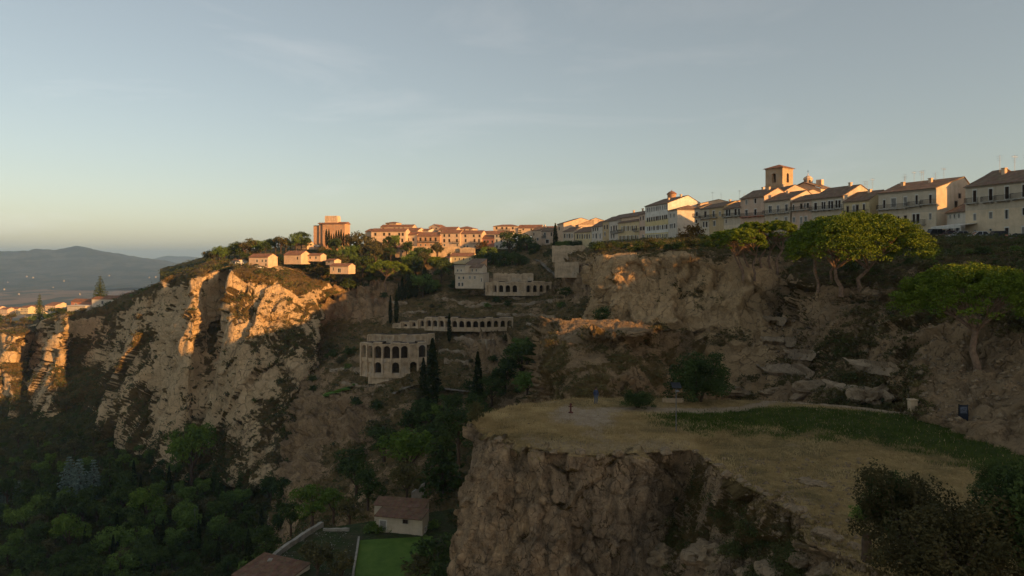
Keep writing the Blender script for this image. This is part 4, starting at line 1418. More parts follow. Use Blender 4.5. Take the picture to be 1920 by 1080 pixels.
row('white annex with a hipped roof below the tall yellow-banded building', Z5, 437, 540, 615, 'p_white', depth=12, rise=1.8, roof='hip', base_z=0.5,
    wins=[(453,660,474,712,'s'),(494,660,512,708,'s'),(453,780,468,832,'w'),(474,776,489,830,'w'),(500,772,516,826,'d')], side=[(0.85,9.5,0.9,11.4,'q')], off=-1.0)
_w = []
for q, x in enumerate((198, 221, 246, 271, 297, 316, 340, 368, 393, 413)):
    y = -0.16 * (x - 198)
    _w += [(x, 600 + y, x + 14, 648 + y, 's'), (x, 712 + y, x + 14, 758 + y, 'q'), (x, 812 + y * 0.7, x + 14, 858 + y * 0.7, 'sq'[q % 2]), (x, 905 + y * 0.4, x + 14, 945 + y * 0.4, 'w')]
row('tall four-storey white building with yellow bands and a sunlit gable', Z5, 178, 434, 545, 'p_banded', depth=14, rise=3.0, ridge=0.6, base_z=0.5, wins=_w, side=[(0.35,12.5,0.8,13.8,'q')], chim=[(0.85,0.5,1.0),(0.55,0.35,0.8)])
row('pinkish house left of the tall banded building', Z4, 1792, 1858, 62, 'p_pink', depth=10, rise=2.0, base_z=0.5, wins=[(1800,100,1812,140,'q'),(1830,92,1843,135,'q'),(1800,212,1820,252,'q'),(1830,208,1852,250,'q'),(1828,300,1845,360,'w')], chim=[(0.4,0.4,0.9)])
_w = [(1592 + k * 23, 208 - k * 1.0, 1604 + k * 23, 258 - k, 'sq'[k % 2]) for k in range(8)] + [(1570 + k * 22, 318 - k * 1.2, 1582 + k * 22, 362 - k, 'qw'[k % 2]) for k in range(10)]
row('long yellow house with a rosy lower storey and many narrow windows', Z4, 1555, 1790, 140, 'p_yellow', depth=9, rise=2.0, base_z=0.5, wins=_w, balc=[(1560,1620,268),(1740,1788,258)])
row('white house with an upper loggia', Z4, 1452, 1553, 135, 'p_white', depth=10, rise=2.0, base_z=0.5, wins=[(1470,205,1483,258,'d'),(1500,200,1515,255,'q'),(1528,198,1540,250,'q'),(1470,290,1484,345,'w'),(1500,288,1514,340,'w')], balc=[(1485,1550,282)])
row('brownish narrow house with a dark eave', Z4, 1380, 1450, 145, 'p_ochre', depth=10, rise=2.2, base_z=0.5, wins=[(1395,195,1407,240,'q'),(1425,190,1438,238,'q'),(1400,270,1412,320,'w')])
row('narrow white house with a sunlit gable wall', Z4, 1256, 1378, 200, 'p_white', depth=9, rise=2.6, base_z=0.5, wins=[(1268,225,1280,262,'q'),(1292,222,1304,258,'q'),(1318,220,1330,256,'q'),(1268,290,1280,340,'w'),(1300,285,1316,345,'d'),(1345,285,1358,345,'w')])
row('low yellow house with a brown tiled roof above the hedge', Z4, 1070, 1253, 262, 'p_yellow', depth=9, rise=2.6, base_z=0.5, wins=[(1090 + k * 27, 296, 1103 + k * 27, 345, 'qw'[k % 2]) for k in range(6)])
row('low beige house with a brown tiled roof beside the tall cypress', Z4, 932, 1058, 258, 'p_beige', depth=9, rise=2.2, base_z=0.5, wins=[(945 + k * 28, 292, 958 + k * 28, 338, 'qw'[k % 2]) for k in range(4)])
house('tall house with a glowing gable rising behind the beige roof', Z4, 870, 386, 940, 374, 172, 'p_peach', depth=20, rise=3.0, ridge=0.5, base_z=0.5, wins=[(885,215,898,250,'q')], side=[(0.4,13,0.9,14.6,'q')])
house('house with a glowing gable and dark loft opening behind the yellow roof', Z4, 1075, 366, 1110, 356, 190, 'p_peach', depth=20, rise=3.6, ridge=0.45, base_z=0.5, side=[(0.45,16,2.2,18,'q')])
house('pink house with a lit loggia left of the cypress', Z4, 690, 392, 822, 388, 262, 'p_pink', depth=10, rise=2.2, base_z=-4, wins=[(720,275,740,335,'w'),(795,275,812,315,'q'),(740,355,775,395,'d'),(705,300,716,335,'q')], balc=[(700,745,338)])
house('peach house with a low tiled roof next to the dark trees', Z4, 582, 398, 690, 394, 250, 'p_peach', depth=11, rise=2.2, base_z=-4, wins=[(640,335,658,365,'w'),(600,280,612,310,'q')], chim=[(0.8,0.5,1.0)])
# second row behind the street, catching the sun above the front roofs
house('long tiled roof and sunlit wall rising behind the white loggia house', Z4, 1450, 318, 1830, 280, 78, 'p_peach', depth=10, rise=2.2, base_z=2, chim=[(0.7,0.5,1.2),(0.45,0.5,1.0)])
house('upper house with a glowing end wall behind the pink and tan houses', Z6, 330, 226, 500, 216, 440, 'p_peach', depth=12, rise=2.8, ridge=0.4, base_z=3, side=[(0.3,15.2,0.8,16.4,'q')], chim=[(0.3,0.4,0.8)])
house('upper house with a cream end wall behind the tan house', Z6, 520, 216, 700, 205, 452, 'p_peach', depth=9, rise=1.6, base_z=3)
house('rooftop house with a rounded sunlit wall behind the slim houses', Z5, 735, 262, 800, 256, 552, 'p_peach', depth=14, rise=1.6, base_z=3, aer=[(0.6,0.4,3.2),(0.8,0.6,2.8)])
house('rooftop house with a long sunlit tiled roof behind the yellow-fronted house', Z5, 940, 252, 1010, 247, 575, 'p_peach', depth=18, rise=2.2, base_z=3, aer=[(0.5,0.5,3.6)], chim=[(0.5,0.3,1.0)])
house('roof hut with a lit side above the large house at the right edge', Z7, 1400, 150, 1560, 146, 195, 'p_brick', depth=5, rise=1.5, base_z=6)
house('rear house with a dark roof above the long balcony house', Z7, 280, 176, 640, 168, 318, 'p_beige', depth=8, rise=1.6, base_z=6, aer=[(0.2,0.5,2.2),(0.5,0.5,2.6),(0.8,0.5,2.6)])

# ------------------------------------------------------------------ bell tower
def arch_hole_wall(m, L, z0, z1, cx, w, zs, zt, place, depth, back=False, seg=10):
    """wall with one round-headed opening right through"""
    r_ = w / 2
    m.quad(place(0, 0, z0), place(L, 0, z0), place(L, 0, zs), place(0, 0, zs))
    sp = zt - r_
    pts = [(cx - r_, zs), (cx - r_, sp)] + [(cx - r_ * math.cos(PI * k / seg), sp + r_ * math.sin(PI * k / seg)) for k in range(1, seg)] + [(cx + r_, sp), (cx + r_, zs)]
    m.quad(place(0, 0, zs), place(cx - r_, 0, zs), place(cx - r_, 0, sp), place(0, 0, sp))
    m.quad(place(cx + r_, 0, zs), place(L, 0, zs), place(L, 0, sp), place(cx + r_, 0, sp))
    for a, b in zip(pts[1:-2], pts[2:-1]):
        m.quad(place(a[0], 0, a[1]), place(b[0], 0, b[1]), place(b[0], 0, z1), place(a[0], 0, z1))
    m.quad(place(0, 0, sp), place(cx - r_, 0, sp), place(cx - r_, 0, z1), place(0, 0, z1))
    m.quad(place(cx + r_, 0, sp), place(L, 0, sp), place(L, 0, z1), place(cx + r_, 0, z1))
    for a, b in zip(pts, pts[1:]):
        m.quad(place(a[0], 0, a[1]), place(b[0], 0, b[1]), place(b[0], depth, b[1]), place(a[0], depth, a[1]))
    m.quad(place(cx - r_, 0, zs), place(cx + r_, 0, zs), place(cx + r_, depth, zs), place(cx - r_, depth, zs))

TD = 245.0
tw_c = V(1461, 480, TD)
tower = empty('bell_tower', (tw_c.x, tw_c.y, 0), math.radians(-53), 'square brown stone bell tower with arched openings and a low pyramid roof', 'tower')
S_ = 6.6
zt = (480 - 317) / F * TD
zb = (480 - 349) / F * TD
m = MB()
h_ = S_ / 2
for k in range(4):
    ca, sa = math.cos(k * PI / 2), math.sin(k * PI / 2)
    def place(a, d, z, ca=ca, sa=sa):
        x, y = a - h_, -h_ + d
        return (x * ca - y * sa, x * sa + y * ca, z)
    arch_hole_wall(m, S_, zb, zt - 0.3, S_ / 2, 1.5, zb + 1.0, zb + 4.3, place, 0.9)
m.build('belfry', M['p_stone'], tower)
MB().box(-h_ - 0.03, -h_ - 0.03, 0, h_ + 0.03, h_ + 0.03, zb - 0.22).build('shaft', M['p_stone'], tower)
MB().box(-h_ - 0.22, -h_ - 0.22, zb - 0.218, h_ + 0.22, h_ + 0.22, zb - 0.002).build('string_course', M['p_stone'], tower)
MB().box(-h_ - 0.15, -h_ - 0.15, zt - 0.298, h_ + 0.15, h_ + 0.15, zt).build('cornice', M['p_stone'], tower)
m = MB()
e = h_ + 0.6
for a, b in (((-e, -e), (e, -e)), ((e, -e), (e, e)), ((e, e), (-e, e)), ((-e, e), (-e, -e))):
    m.tri((*a, zt + 0.1), (*b, zt + 0.1), (0, 0, zt + 1.6))
m.box(-e, -e, zt + 0.002, e, e, zt + 0.098)
m.build('roof', M['tile_red'], tower)
m = MB().lathe([(0.05, zb + 3.0), (0.28, zb + 2.9), (0.36, zb + 2.3), (0.5, zb + 1.9), (0.45, zb + 1.85)], 12)
m.box(-2.4, -0.08, zb + 3.0, 2.4, 0.08, zb + 3.16)
m.build('bell', M['iron'], tower)

# ------------------------------------------------------------------ church with lantern beside the tower
CD = 252.0
c0 = V(1520, 480, CD)
church = empty('church', (c0.x, c0.y, 0), math.radians(-50), 'cream church with a pediment gable and small lantern beside the bell tower', 'church')
ze_ = (480 - 357) / F * CD
MB().box(-6.2, -5, 2, 6.2, 6, ze_).build('wall', M['p_peach'], church)
zr_ = (480 - 344) / F * CD
m = MB()
m.prism([(-6.7, ze_ - 0.1), (0, zr_), (6.7, ze_ - 0.1), (6.7, ze_ + 0.15), (0, zr_ + 0.25), (-6.7, ze_ + 0.15)], -5.5, 6.4, 'y')
m.build('roof', M['tile'], church)
m = MB()
m.tri((-6.0, -5.02, ze_ - 0.02), (6.0, -5.02, ze_ - 0.02), (0, -5.02, zr_ - 0.1))
m.box(-6.3, -5.25, ze_ - 0.5, 6.3, -5.03, ze_ - 0.15)
m.build('pediment', M['p_peach'], church)
dz = zr_ - 0.6
m = MB().lathe([(1.5, dz), (1.5, dz + 2.3), (1.75, dz + 2.35), (1.7, dz + 2.55), (1.25, dz + 3.1), (0.6, dz + 3.5), (0.12, dz + 3.7), (0.08, dz + 4.6), (0.0, dz + 4.6)], 10, (-1.5, 1))
lan = m.build('lantern', M['p_peach'], church)
for k in range(5):
    t = 2 * PI * (k + 0.5) / 5
    o = link('window', MB().box(-0.25, -0.05, -0.7, 0.25, 0.05, 0.7).mesh('lantern_window'), M['glass'], lan)
    o.location = (-1.5 + 1.48 * math.cos(t), 1 + 1.48 * math.sin(t), dz + 1.2)
    o.rotation_euler = (0, 0, t + PI / 2)
m = MB()
m.box(-1.54, 0.96, dz + 4.6, -1.46, 1.04, dz + 5.7).box(-1.85, 0.96, dz + 5.2, -1.545, 1.04, dz + 5.3).box(-1.455, 0.96, dz + 5.2, -1.15, 1.04, dz + 5.3)
m.build('cross', M['iron'], lan)
MB().box(1.4, 1.2, dz, 3.4, 3.0, dz + 1.9).build('bell_gable', M['p_peach'], church)
for (x, y, w, h) in ((-3.5, -5.0, 1.0, 1.6), (3.5, -5.0, 1.0, 1.6)):
    window(church, x, y - 0.03, ze_ - 2.5, w, h, 'p')

# ------------------------------------------------------------------ round turret behind the tall building
tc_ = V(1259.5, 480, 285)
tur = empty('round_turret', (tc_.x, tc_.y, 0), 0, 'round brick turret with a conical tiled cap behind the tall banded building', 'turret')
z0_, z1_ = 10, (480 - 364) / F * 285
MB().lathe([(1.85, z0_), (1.75, z1_ - 0.5), (1.95, z1_ - 0.3), (1.95, z1_ - 0.05)], 14).build('wall', M['p_brick'], tur, True)
MB().lathe([(2.15, z1_ - 0.04), (2.15, z1_ + 0.08), (1.2, z1_ + 0.9), (0.15, z1_ + 1.35), (0.05, z1_ + 1.9), (0, z1_ + 1.9)], 14).build('roof', M['tile_red'], tur)

# ------------------------------------------------------------------ the far town on the ridge
def town_house(label, zoom, x0, x1, eave_y, base_y, wallm, d, depth=10, rise=1.9, wins=(), **kw):
    bz = -(zoom(0, base_y)[1] - HORIZON) / F * d - 0.5
    kw.setdefault('roofm', 'tile_red')
    return house(label, zoom, x0, d + kw.pop('skew', 3), x1, d, eave_y, wallm, base_z=bz, depth=depth, rise=rise, wins=wins, **kw)
def wr(xs, y0, y1, w, k='q'):
    return [(x, y0, x + w, y1, k if len(k) == 1 else k[i % len(k)]) for i, x in enumerate(xs)]
town_house('long peach terraced block with two rows of dark windows', Z3, 335, 722, 262, 430, 'p_peach', 415, wins=wr((372, 470, 530, 640, 680), 280, 312, 22) + wr((372, 470, 530, 632, 675), 345, 385, 22) + wr((440, 560, 640), 395, 425, 20))
town_house('upper peach block behind the long terrace', Z3, 440, 800, 212, 270, 'p_peach', 440, wins=wr((460, 590, 640, 690, 770), 222, 242, 16), rise=1.6)
town_house('small square roof tower above the upper peach block', Z3, 500, 620, 166, 205, 'p_peach', 446, 6, 0.8, wins=wr((520,), 175, 190, 12), roof='hip')
town_house('shaded grey-pink house in the gap of the lit terrace', Z3, 722, 850, 300, 430, 'p_grey2', 418, wins=wr((740, 800), 340, 370, 20))
town_house('cream house with a red roof above the shaded gap', Z3, 720, 860, 255, 310, 'p_peach', 432, wins=wr((745, 800), 265, 285, 14))
town_house('orange house with four tall windows and low arches', Z3, 852, 1110, 315, 440, 'p_brick', 414, wins=wr((880, 936, 992, 1050), 332, 374, 22, 'q') + wr((885, 940, 1000, 1055), 405, 428, 16, 'w'), balc=[(860, 1105, 380)], rise=2.4)
town_house('white box-shaped house above the orange house', Z3, 862, 982, 252, 320, 'p_white', 436, rise=1.2)
town_house('small cream house with a pointed roof on the skyline', Z3, 985, 1108, 214, 270, 'p_peach', 446, wins=wr((1010, 1060), 222, 240, 14), rise=1.8, roof='front')
town_house('peach house with three rows of windows in the middle of the far town', Z3, 1112, 1336, 282, 450, 'p_peach', 412, wins=wr((1150, 1205, 1290), 295, 325, 18) + wr((1148, 1205, 1290), 350, 385, 20) + wr((1150, 1295), 405, 430, 18, 'w'), balc=[(1250, 1330, 392)])
town_house('wide roofed house behind the three-row peach house', Z3, 1092, 1290, 246, 300, 'p_peach', 434, wins=wr((1120, 1180, 1240), 254, 272, 14), rise=2.0)
town_house('low wide house with a red roof on the far skyline', Z3, 1290, 1478, 230, 290, 'p_peach', 440, wins=wr((1320, 1380, 1440), 240, 258, 14), rise=1.6, roof='hip')
town_house('cream and grey house with a dark balcony in the far town', Z3, 1338, 1580, 286, 450, 'p_peach', 410, wins=wr((1385, 1480, 1545), 300, 328, 20) + wr((1390, 1490, 1540), 350, 385, 18) + wr((1372, 1410, 1495, 1548), 420, 446, 18, 'w'), balc=[(1460, 1578, 392)])
town_house('red plaster house with a dark roof beside the white block', Z3, 1582, 1722, 338, 450, 'p_red', 408, wins=wr((1600, 1640, 1690), 365, 392, 18))
town_house('orange house with a long red roof behind the red one', Z3, 1480, 1720, 290, 345, 'p_peach', 432, wins=wr((1500, 1560, 1620, 1670), 302, 322, 14))
town_house('white three-storey block with dark square windows', Z3, 1722, 1915, 292, 480, 'p_white', 405, wins=wr((1738, 1790, 1858), 300, 332, 20, 'w') + wr((1738, 1790, 1858), 352, 388, 20, 'w') + wr((1740, 1785, 1858), 420, 452, 20, 'w'), side=[(0.4, 6, 1.0, 7.4, 'w')])
town_house('sunlit apartment block with balconies on the far skyline', Z3, 1710, 1990, 202, 300, 'p_peach', 440, wins=wr((1738, 1800, 1850, 1920), 215, 240, 18), balc=[(1790, 1900, 246)], rise=1.2, roof='hip')
town_house('row of sunlit low houses behind the dark trees', Z3, 1990, 2250, 222, 300, 'p_peach', 436, rise=2.0, wins=wr((2040, 2130), 232, 250, 14))
town_house('last lit house before the tall cypress', Z3, 2250, 2420, 232, 300, 'p_peach', 425, rise=1.6, wins=wr((2300,), 240, 258, 14), chim=[(0.8, 0.5, 1.5)])
town_house('small lit cottage below the terrace', Z3, 606, 740, 448, 548, 'p_peach', 398, rise=1.4, wins=wr((680,), 480, 500, 12), depth=7)
town_house('yellow cottage with red shutters under the retaining wall', Z3, 1225, 1478, 540, 620, 'p_yellow', 372, rise=1.6, wins=wr((1275, 1322, 1370, 1440), 562, 588, 12, 'd'), depth=8)
town_house('tiny white shed left of the yellow cottage', Z3, 1152, 1222, 560, 620, 'p_white', 374, rise=1.0, wins=wr((1175,), 575, 592, 10), depth=6)
town_house('pale half-ruined villa with an upper loggia', Z3, 1282, 1598, 738, 895, 'p_beige', 322, rise=0.6, depth=10, roof='flat', roofm='frame_stone', wins=wr((1315, 1365), 770, 800, 18, 'w') + wr((1315, 1352), 838, 880, 20, 'w') + wr((1435, 1490), 765, 800, 22, 's') + wr((1570,), 790, 830, 10, 'w'))
town_house('small roofed upper room on the half-ruined villa', Z3, 1405, 1580, 670, 740, 'p_beige', 327, rise=1.6, depth=6, roofm='tile', wins=wr((1465, 1510), 685, 715, 14, 'w'))
town_house('square pale upper block of the half-ruined villa', Z3, 1272, 1395, 650, 740, 'p_beige', 326, rise=0.4, depth=6, roof='flat', roofm='frame_stone', wins=wr((1300, 1340), 690, 715, 16, 'w'))
town_house('brown house with a slanting roof behind the villa', Z3, 1405, 1560, 625, 680, 'p_brick', 338, rise=2.2, depth=8, roof='shed', roofm='tile')
# houses on the cliff top
town_house('peach house at the edge of the pale cliff', Z2, 520, 735, 612, 722, 'p_peach', 345, rise=1.6, wins=wr((600, 660, 700), 640, 670, 22, 'w') + wr((705,), 685, 712, 14), depth=8)
town_house('long lit house with a plain garden wall on the cliff top', Z2, 915, 1105, 585, 682, 'p_peach', 362, rise=2.0, depth=9, wins=wr((1060,), 610, 640, 14))
town_house('low lit annex beside the long garden wall', Z2, 1105, 1325, 592, 650, 'p_peach', 366, rise=1.0, depth=6, wins=wr((1200, 1265), 605, 632, 18, 'd'))
town_house('small lit house with dark doorways under the castle', Z2, 1432, 1640, 712, 792, 'p_peach', 352, rise=1.2, depth=7, wins=wr((1462,), 725, 765, 14, 'w') + wr((1520,), 740, 786, 34, 'w'))
town_house('little lit hut above the house with dark doorways', Z2, 1385, 1480, 650, 690, 'p_peach', 362, rise=0.8, depth=5, wins=wr((1415,), 660, 675, 12))
town_house('sunlit barn with a pink roof among the ridge trees', Z2, 1015, 1165, 470, 515, 'p_peach', 400, rise=2.6, depth=8)
town_house('tiny cream hut beside the parked cars on the cliff top', Z2, 335, 412, 648, 690, 'p_white', 350, rise=0.5, depth=5)
town_house('large white hip-roofed house half hidden by ridge trees', Z2, 1830, 1935, 320, 450, 'p_peach', 418, rise=1.6)
# the castle
castle_d = 425
cb = V(380 + 1440 / 6 - 5, 480, castle_d)
cas = empty('castle', (cb.x, cb.y, 0), math.radians(-9), 'tall orange brick castle with a square upper tower above the cypresses', 'castle')
kx = castle_d / F / 6
def cx_(X): return (X - 1440) * kx
def cz_(Y): return (480 - (380 + Y / 6)) / F * castle_d
MB().box(cx_(1375), 0, -4, cx_(1640), 8, cz_(240)).build('wall', M['p_brick'], cas)
MB().box(cx_(1250), 2, -4, cx_(1324), 7, cz_(252)).build('side_wing', M['p_brick'], cas)
MB().box(cx_(1325), 1, -4, cx_(1374.5), 7, cz_(228)).build('corner_block', M['p_brick'], cas)
MB().box(cx_(1385), 2, cz_(239.5), cx_(1535), 7, cz_(160)).build('upper_tower', M['p_peach'], cas)
m = MB()
for k in range(6):
    x = cx_(1386 + k * 26)
    m.box(x, 2.1, cz_(159.9), x + 0.9, 6.9, cz_(146))
m.build('battlement', M['p_peach'], cas)
m = MB()
m.prism([(-0.8, cz_(239)), (4, cz_(214)), (8.8, cz_(239))], cx_(1538.5), cx_(1650))
m.build('roof', M['tile_red'], cas)
m = MB()
m.prism([(-0.8, cz_(239.3)), (1.5, cz_(222)), (1.95, cz_(222)), (1.95, cz_(239.3))], cx_(1320), cx_(1538))
m.build('roof', M['tile_red'], cas)
for X, Y, w, h in ((1545, 290, 1.4, 2.2), (1598, 290, 1.4, 2.2), (1400, 330, 1.1, 1.6), (1450, 330, 1.1, 1.6), (1430, 265, 1.0, 1.4), (1500, 262, 1.0, 1.4), (1620, 262, 1.0, 1.2)):
    window(cas, cx_(X), -0.05, cz_(Y), w, h, 'p')
for X in (1415, 1500):
    window(cas, cx_(X), 1.95, cz_(185), 1.2, 1.6, 'p')

# ------------------------------------------------------------------ low houses on the left shoulder and the distant town
def low_house(label, x0, x1, ye, yb, wallm, d, depth=8, rise=1.0, **kw):
    return town_house(label, Z1, x0, x1, ye, yb, wallm, d, depth, rise, **kw)
low_house('flat white house with a long terrace on the left shoulder', 126, 160, 574, 588, 'p_white', 450, roof='flat', roofm='frame_white', wins=[(150, 577, 154, 585, 'w')])
low_house('dark red-roofed house on the left shoulder', 133, 172, 566, 576, 'p_red', 462, wins=[(140, 569, 144, 574, 'w')], rise=1.6)
low_house('white two-part house beside the conifer', 172, 215, 561, 575, 'p_white', 450, rise=1.2, wins=[(190, 564, 194, 570, 'w'), (205, 564, 209, 570, 'w')])
low_house('long pale house with garden wall on the shoulder', 182, 232, 558, 566, 'p_beige', 470, rise=1.0)
low_house('small pale house at the foot of the rising ridge', 232, 262, 552, 562, 'p_beige', 466, rise=1.0)
rr_ = random.Random(3)
xs_ = [(-30, -2, 577, 592), (0, 14, 580, 592), (12, 34, 579, 591), (38, 52, 577, 588), (48, 68, 575, 586), (62, 82, 577, 588), (84, 104, 573, 582), (92, 112, 570, 576), (47, 58, 589, 595), (-20, 8, 590, 598)]
_tn = ['leftmost cream block of the distant sunlit town', 'second cream block of the distant sunlit town', 'tall cream block with a red roof in the distant town', 'narrow white block of the distant town', 'pale block with balconies in the distant town', 'pale block left of the tall conifer', 'white block right of the tall conifer', 'small white house beyond the conifer', 'lone white cube below the distant town', 'low white row below the distant town']
for (a, b, c, d_), lb in zip(xs_, _tn):
    low_house(lb, a, b, c, d_, rr_.choice(['p_peach', 'p_white', 'p_yellow']), 1000 + rr_.uniform(-40, 40), 12, 2.0, name='apartment_block', cat='building',
              wins=[(a + (b - a) * q / 5 + 1, c + 2 + 4 * j, a + (b - a) * q / 5 + 2.6, c + 4.4 + 4 * j, 'w') for q in range(5) for j in range(2)], group='distant town')
# ------------------------------------------------------------------ ruins: three arcades
M['ruin_stone'] = plaster('ruin_stone', (0.60, 0.45, 0.295), dirt=0.9)
M['arch_shade'] = simple_mat('painted_arch_shade', (0.085, 0.062, 0.042), 0.3, 1.0, 0.95)  # near-black brown, paints the shade behind the arches into the back walls
def arcade(label, pts, n, z0, z1, zsill, ztop, arch_w, depth=1.6, lower=None, name='ruined_arcade', blind=(), mat='ruin_stone'):
    """a curved wall through plan points, one bay object per arch"""
    root = empty(name, (pts[0][0], pts[0][1], z0), 0, label, 'ruin')
    o3 = Vector((pts[0][0], pts[0][1]))
    P2 = [Vector(p) - o3 for p in pts]
    seg = [(b - a).length for a, b in zip(P2, P2[1:])]
    tot = sum(seg)
    def along(s):
        for a, b, l in zip(P2, P2[1:], seg):
            if s <= l or b is P2[-1]:
                return a + (b - a) * (s / l)
            s -= l
    for k in range(n):
        a, b = along(tot * k / n), along(tot * (k + 1) / n)
        u = (b - a)
        L = u.length
        u /= L
        nrm = Vector((-u.y, u.x))
        def place(x, d, z):
            q = a + u * x + nrm * d
            return (q.x, q.y, z)
        m = MB()
        H = z1 - z0
        jag = R.uniform(-0.16, 0.06) * (z1 - zsill)
        top = H + jag
        rows = [(0, top, zsill - z0, ztop - z0)] if lower is None else [(lower[0] - z0, top, zsill - z0, ztop - z0), (0, lower[0] - z0, lower[1] - z0, lower[2] - z0)]
        for ri, (r0, r1, s0, s1) in enumerate(rows):
            w = min(arch_w, L * 0.86)
            arch_hole_wall(m, L, r0, r1, L / 2, w, max(s0, r0 + 0.02), min(s1, r1 - 0.15), place, depth)
            if (k in blind) if ri == 0 else (k not in (2, 4, 6)):
                m.quad(place(L / 2 - w / 2, depth * 0.35, s0), place(L / 2 + w / 2, depth * 0.35, s0), place(L / 2 + w / 2, depth * 0.35, s1), place(L / 2 - w / 2, depth * 0.35, s1))
        m.quad(place(0, 0, top), place(L, 0, top), place(L, depth, top), place(0, depth, top))
        # pier rib between bays
        for xx in (0,):
            for (p, q) in (((-0.3, -0.4), (0.3, -0.4)), ((0.3, -0.4), (0.3, 0.0)), ((-0.3, 0.0), (-0.3, -0.4))):
                m.quad(place(p[0], p[1], 0), place(q[0], q[1], 0), place(q[0], q[1], top - 0.2), place(p[0], p[1], top - 0.2))
            m.quad(place(-0.3, -0.4, top - 0.2), place(0.3, -0.4, top - 0.2), place(0.3, 0, top - 0.2), place(-0.3, 0, top - 0.2))
        zc = top - 0.28 * (top - (rows[0][3]))
        for (ya, yb_) in ((-0.30, 0.0),):
            m.quad(place(0, ya, zc), place(L, ya, zc), place(L, ya, zc + 0.35), place(0, ya, zc + 0.35)).quad(place(0, ya, zc + 0.35), place(L, ya, zc + 0.35), place(L, yb_, zc + 0.35), place(0, yb_, zc + 0.35)).quad(place(0, ya, zc), place(L, ya, zc), place(L, yb_, zc), place(0, yb_, zc))
        m.build('arch_bay', M[mat], root)
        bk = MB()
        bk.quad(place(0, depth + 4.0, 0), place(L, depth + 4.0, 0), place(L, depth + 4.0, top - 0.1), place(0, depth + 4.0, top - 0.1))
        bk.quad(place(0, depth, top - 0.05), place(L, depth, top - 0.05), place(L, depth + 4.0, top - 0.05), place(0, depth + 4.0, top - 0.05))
        bk.build('back_wall', M['arch_shade'], root)
    return root
def zz(py, d):
    return -(py - HORIZON) / F * d
def xy(px, d, py=None):
    if py is not None:
        d = ground('ruins', px, py).y - 1.5
    return ((px - 960) / F * d, d)
def gd(px, py):
    return ground('ruins', px, py).y - 1.5
# lower two-storey arcade
def ruin(label, xs, yb, n, yt, ysill, yarch, aw, depth, lower=None, blind=(), dd=None):
    d = np.mean([gd(x, yb) for x in xs]) if dd is None else dd
    bow = [0, -4, -5, -1] if len(xs) == 4 else [0, -3, 0]
    pts = [xy(x, d + b_) for x, b_ in zip(xs, bow)]
    lw = None if lower is None else (zz(lower[0], d), zz(lower[1], d), zz(lower[2], d))
    return arcade(label, pts, n, zz(yb, d) - 1.2, zz(yt, d), zz(ysill, d), zz(yarch, d), aw, depth, lower=lw, blind=blind), d
_, d1_ = ruin('tall two-storey ruined arcade with round arches on the slope', (677, 700, 745, 800), 699, 8, 639, 669, 646, 2.75, 1.4, (672, 696, 676), (6,))
ruin('low broken attic wall above the two-storey arcade', (690, 745, 815), 640, 10, 626, 636, 630, 1.2, 1.2, blind=tuple(range(10)), dd=d1_ + 7)
_, d2_ = ruin('long ruined arcade with a row of dark arches across the hillside', (798, 850, 900, 962), 614, 13, 594, 612, 600, 2.0, 1.5)
for q, (xa, xb, yt) in enumerate(((738, 752, 607), (752, 768, 604), (768, 784, 601), (784, 799, 598))):
    arcade(['lowest stepped wing arch', 'second stepped wing arch', 'third stepped wing arch', 'highest stepped wing arch'][q] + ' left of the long arcade', [xy(xa, d2_ + 2), xy(xb, d2_ + 1)], 1, zz(616, d2_), zz(yt, d2_), zz(613, d2_), zz(yt + 4, d2_), 1.5, 1.4)
ruin('upper ruined arcade with pointed dark openings below the villa', (912, 935, 985, 1034), 549, 10, 527, 547, 534, 2.0, 1.6, blind=(0, 5))
for q, (xa, xb, ya, yb, d, lb) in enumerate(((925, 1000, 512, 527, 345, 'brown ruined wall above the upper arcade'), (1035, 1098, 460, 482, 345, 'high stone retaining wall under the hedge'), (1040, 1085, 490, 510, 330, 'lower crumbling stone wall below the hedge wall'),
                                            (752, 862, 462, 474, 400, 'sunlit stone retaining wall below the orange house'), (862, 890, 464, 476, 396, 'shaded end of the retaining wall in the far town'),
                                            (690, 760, 700, 708, 250, 'stone plinth in front of the two-storey arcade'), (1015, 1040, 590, 598, 262, 'small pale wall beside the brown slope'))):
    if yb > 480 and xa < 1100 and d < 395:
        d = gd((xa + xb) / 2, yb)
    a, b = V(xa, ya, d + 1), V(xb, ya, d - 1)
    u = Vector((b.x - a.x, b.y - a.y, 0))
    L = u.length
    H = zz(ya, d) - zz(yb, d) + 2.5
    n = max(6, int(L / 1.2))
    m = MB()
    prof = [H + R.uniform(-0.5, 0.15) * min(1, H / 5) for _ in range(n + 1)]
    for k in range(n):
        x0, x1 = L * k / n, L * (k + 1) / n
        m.quad((x0, 0, 0), (x1, 0, 0), (x1, 0.15, prof[k + 1]), (x0, 0.15, prof[k])).quad((x0, 0.15, prof[k]), (x1, 0.15, prof[k + 1]), (x1, 1.2, prof[k + 1] - 0.1), (x0, 1.2, prof[k] - 0.1))
    m.quad((0, 1.2, 0), (0, 0, 0), (0, 0.15, prof[0]), (0, 1.2, prof[0] - 0.1)).quad((L, 0, 0), (L, 1.2, 0), (L, 1.2, prof[-1] - 0.1), (L, 0.15, prof[-1]))
    o = m.build('stone_wall', M['ruin_stone'])
    o.location = (a.x, a.y, zz(yb, d) - 2.5)
    o.rotation_euler = (0, 0, math.atan2(u.y, u.x))
    tag(o, lb, 'wall')
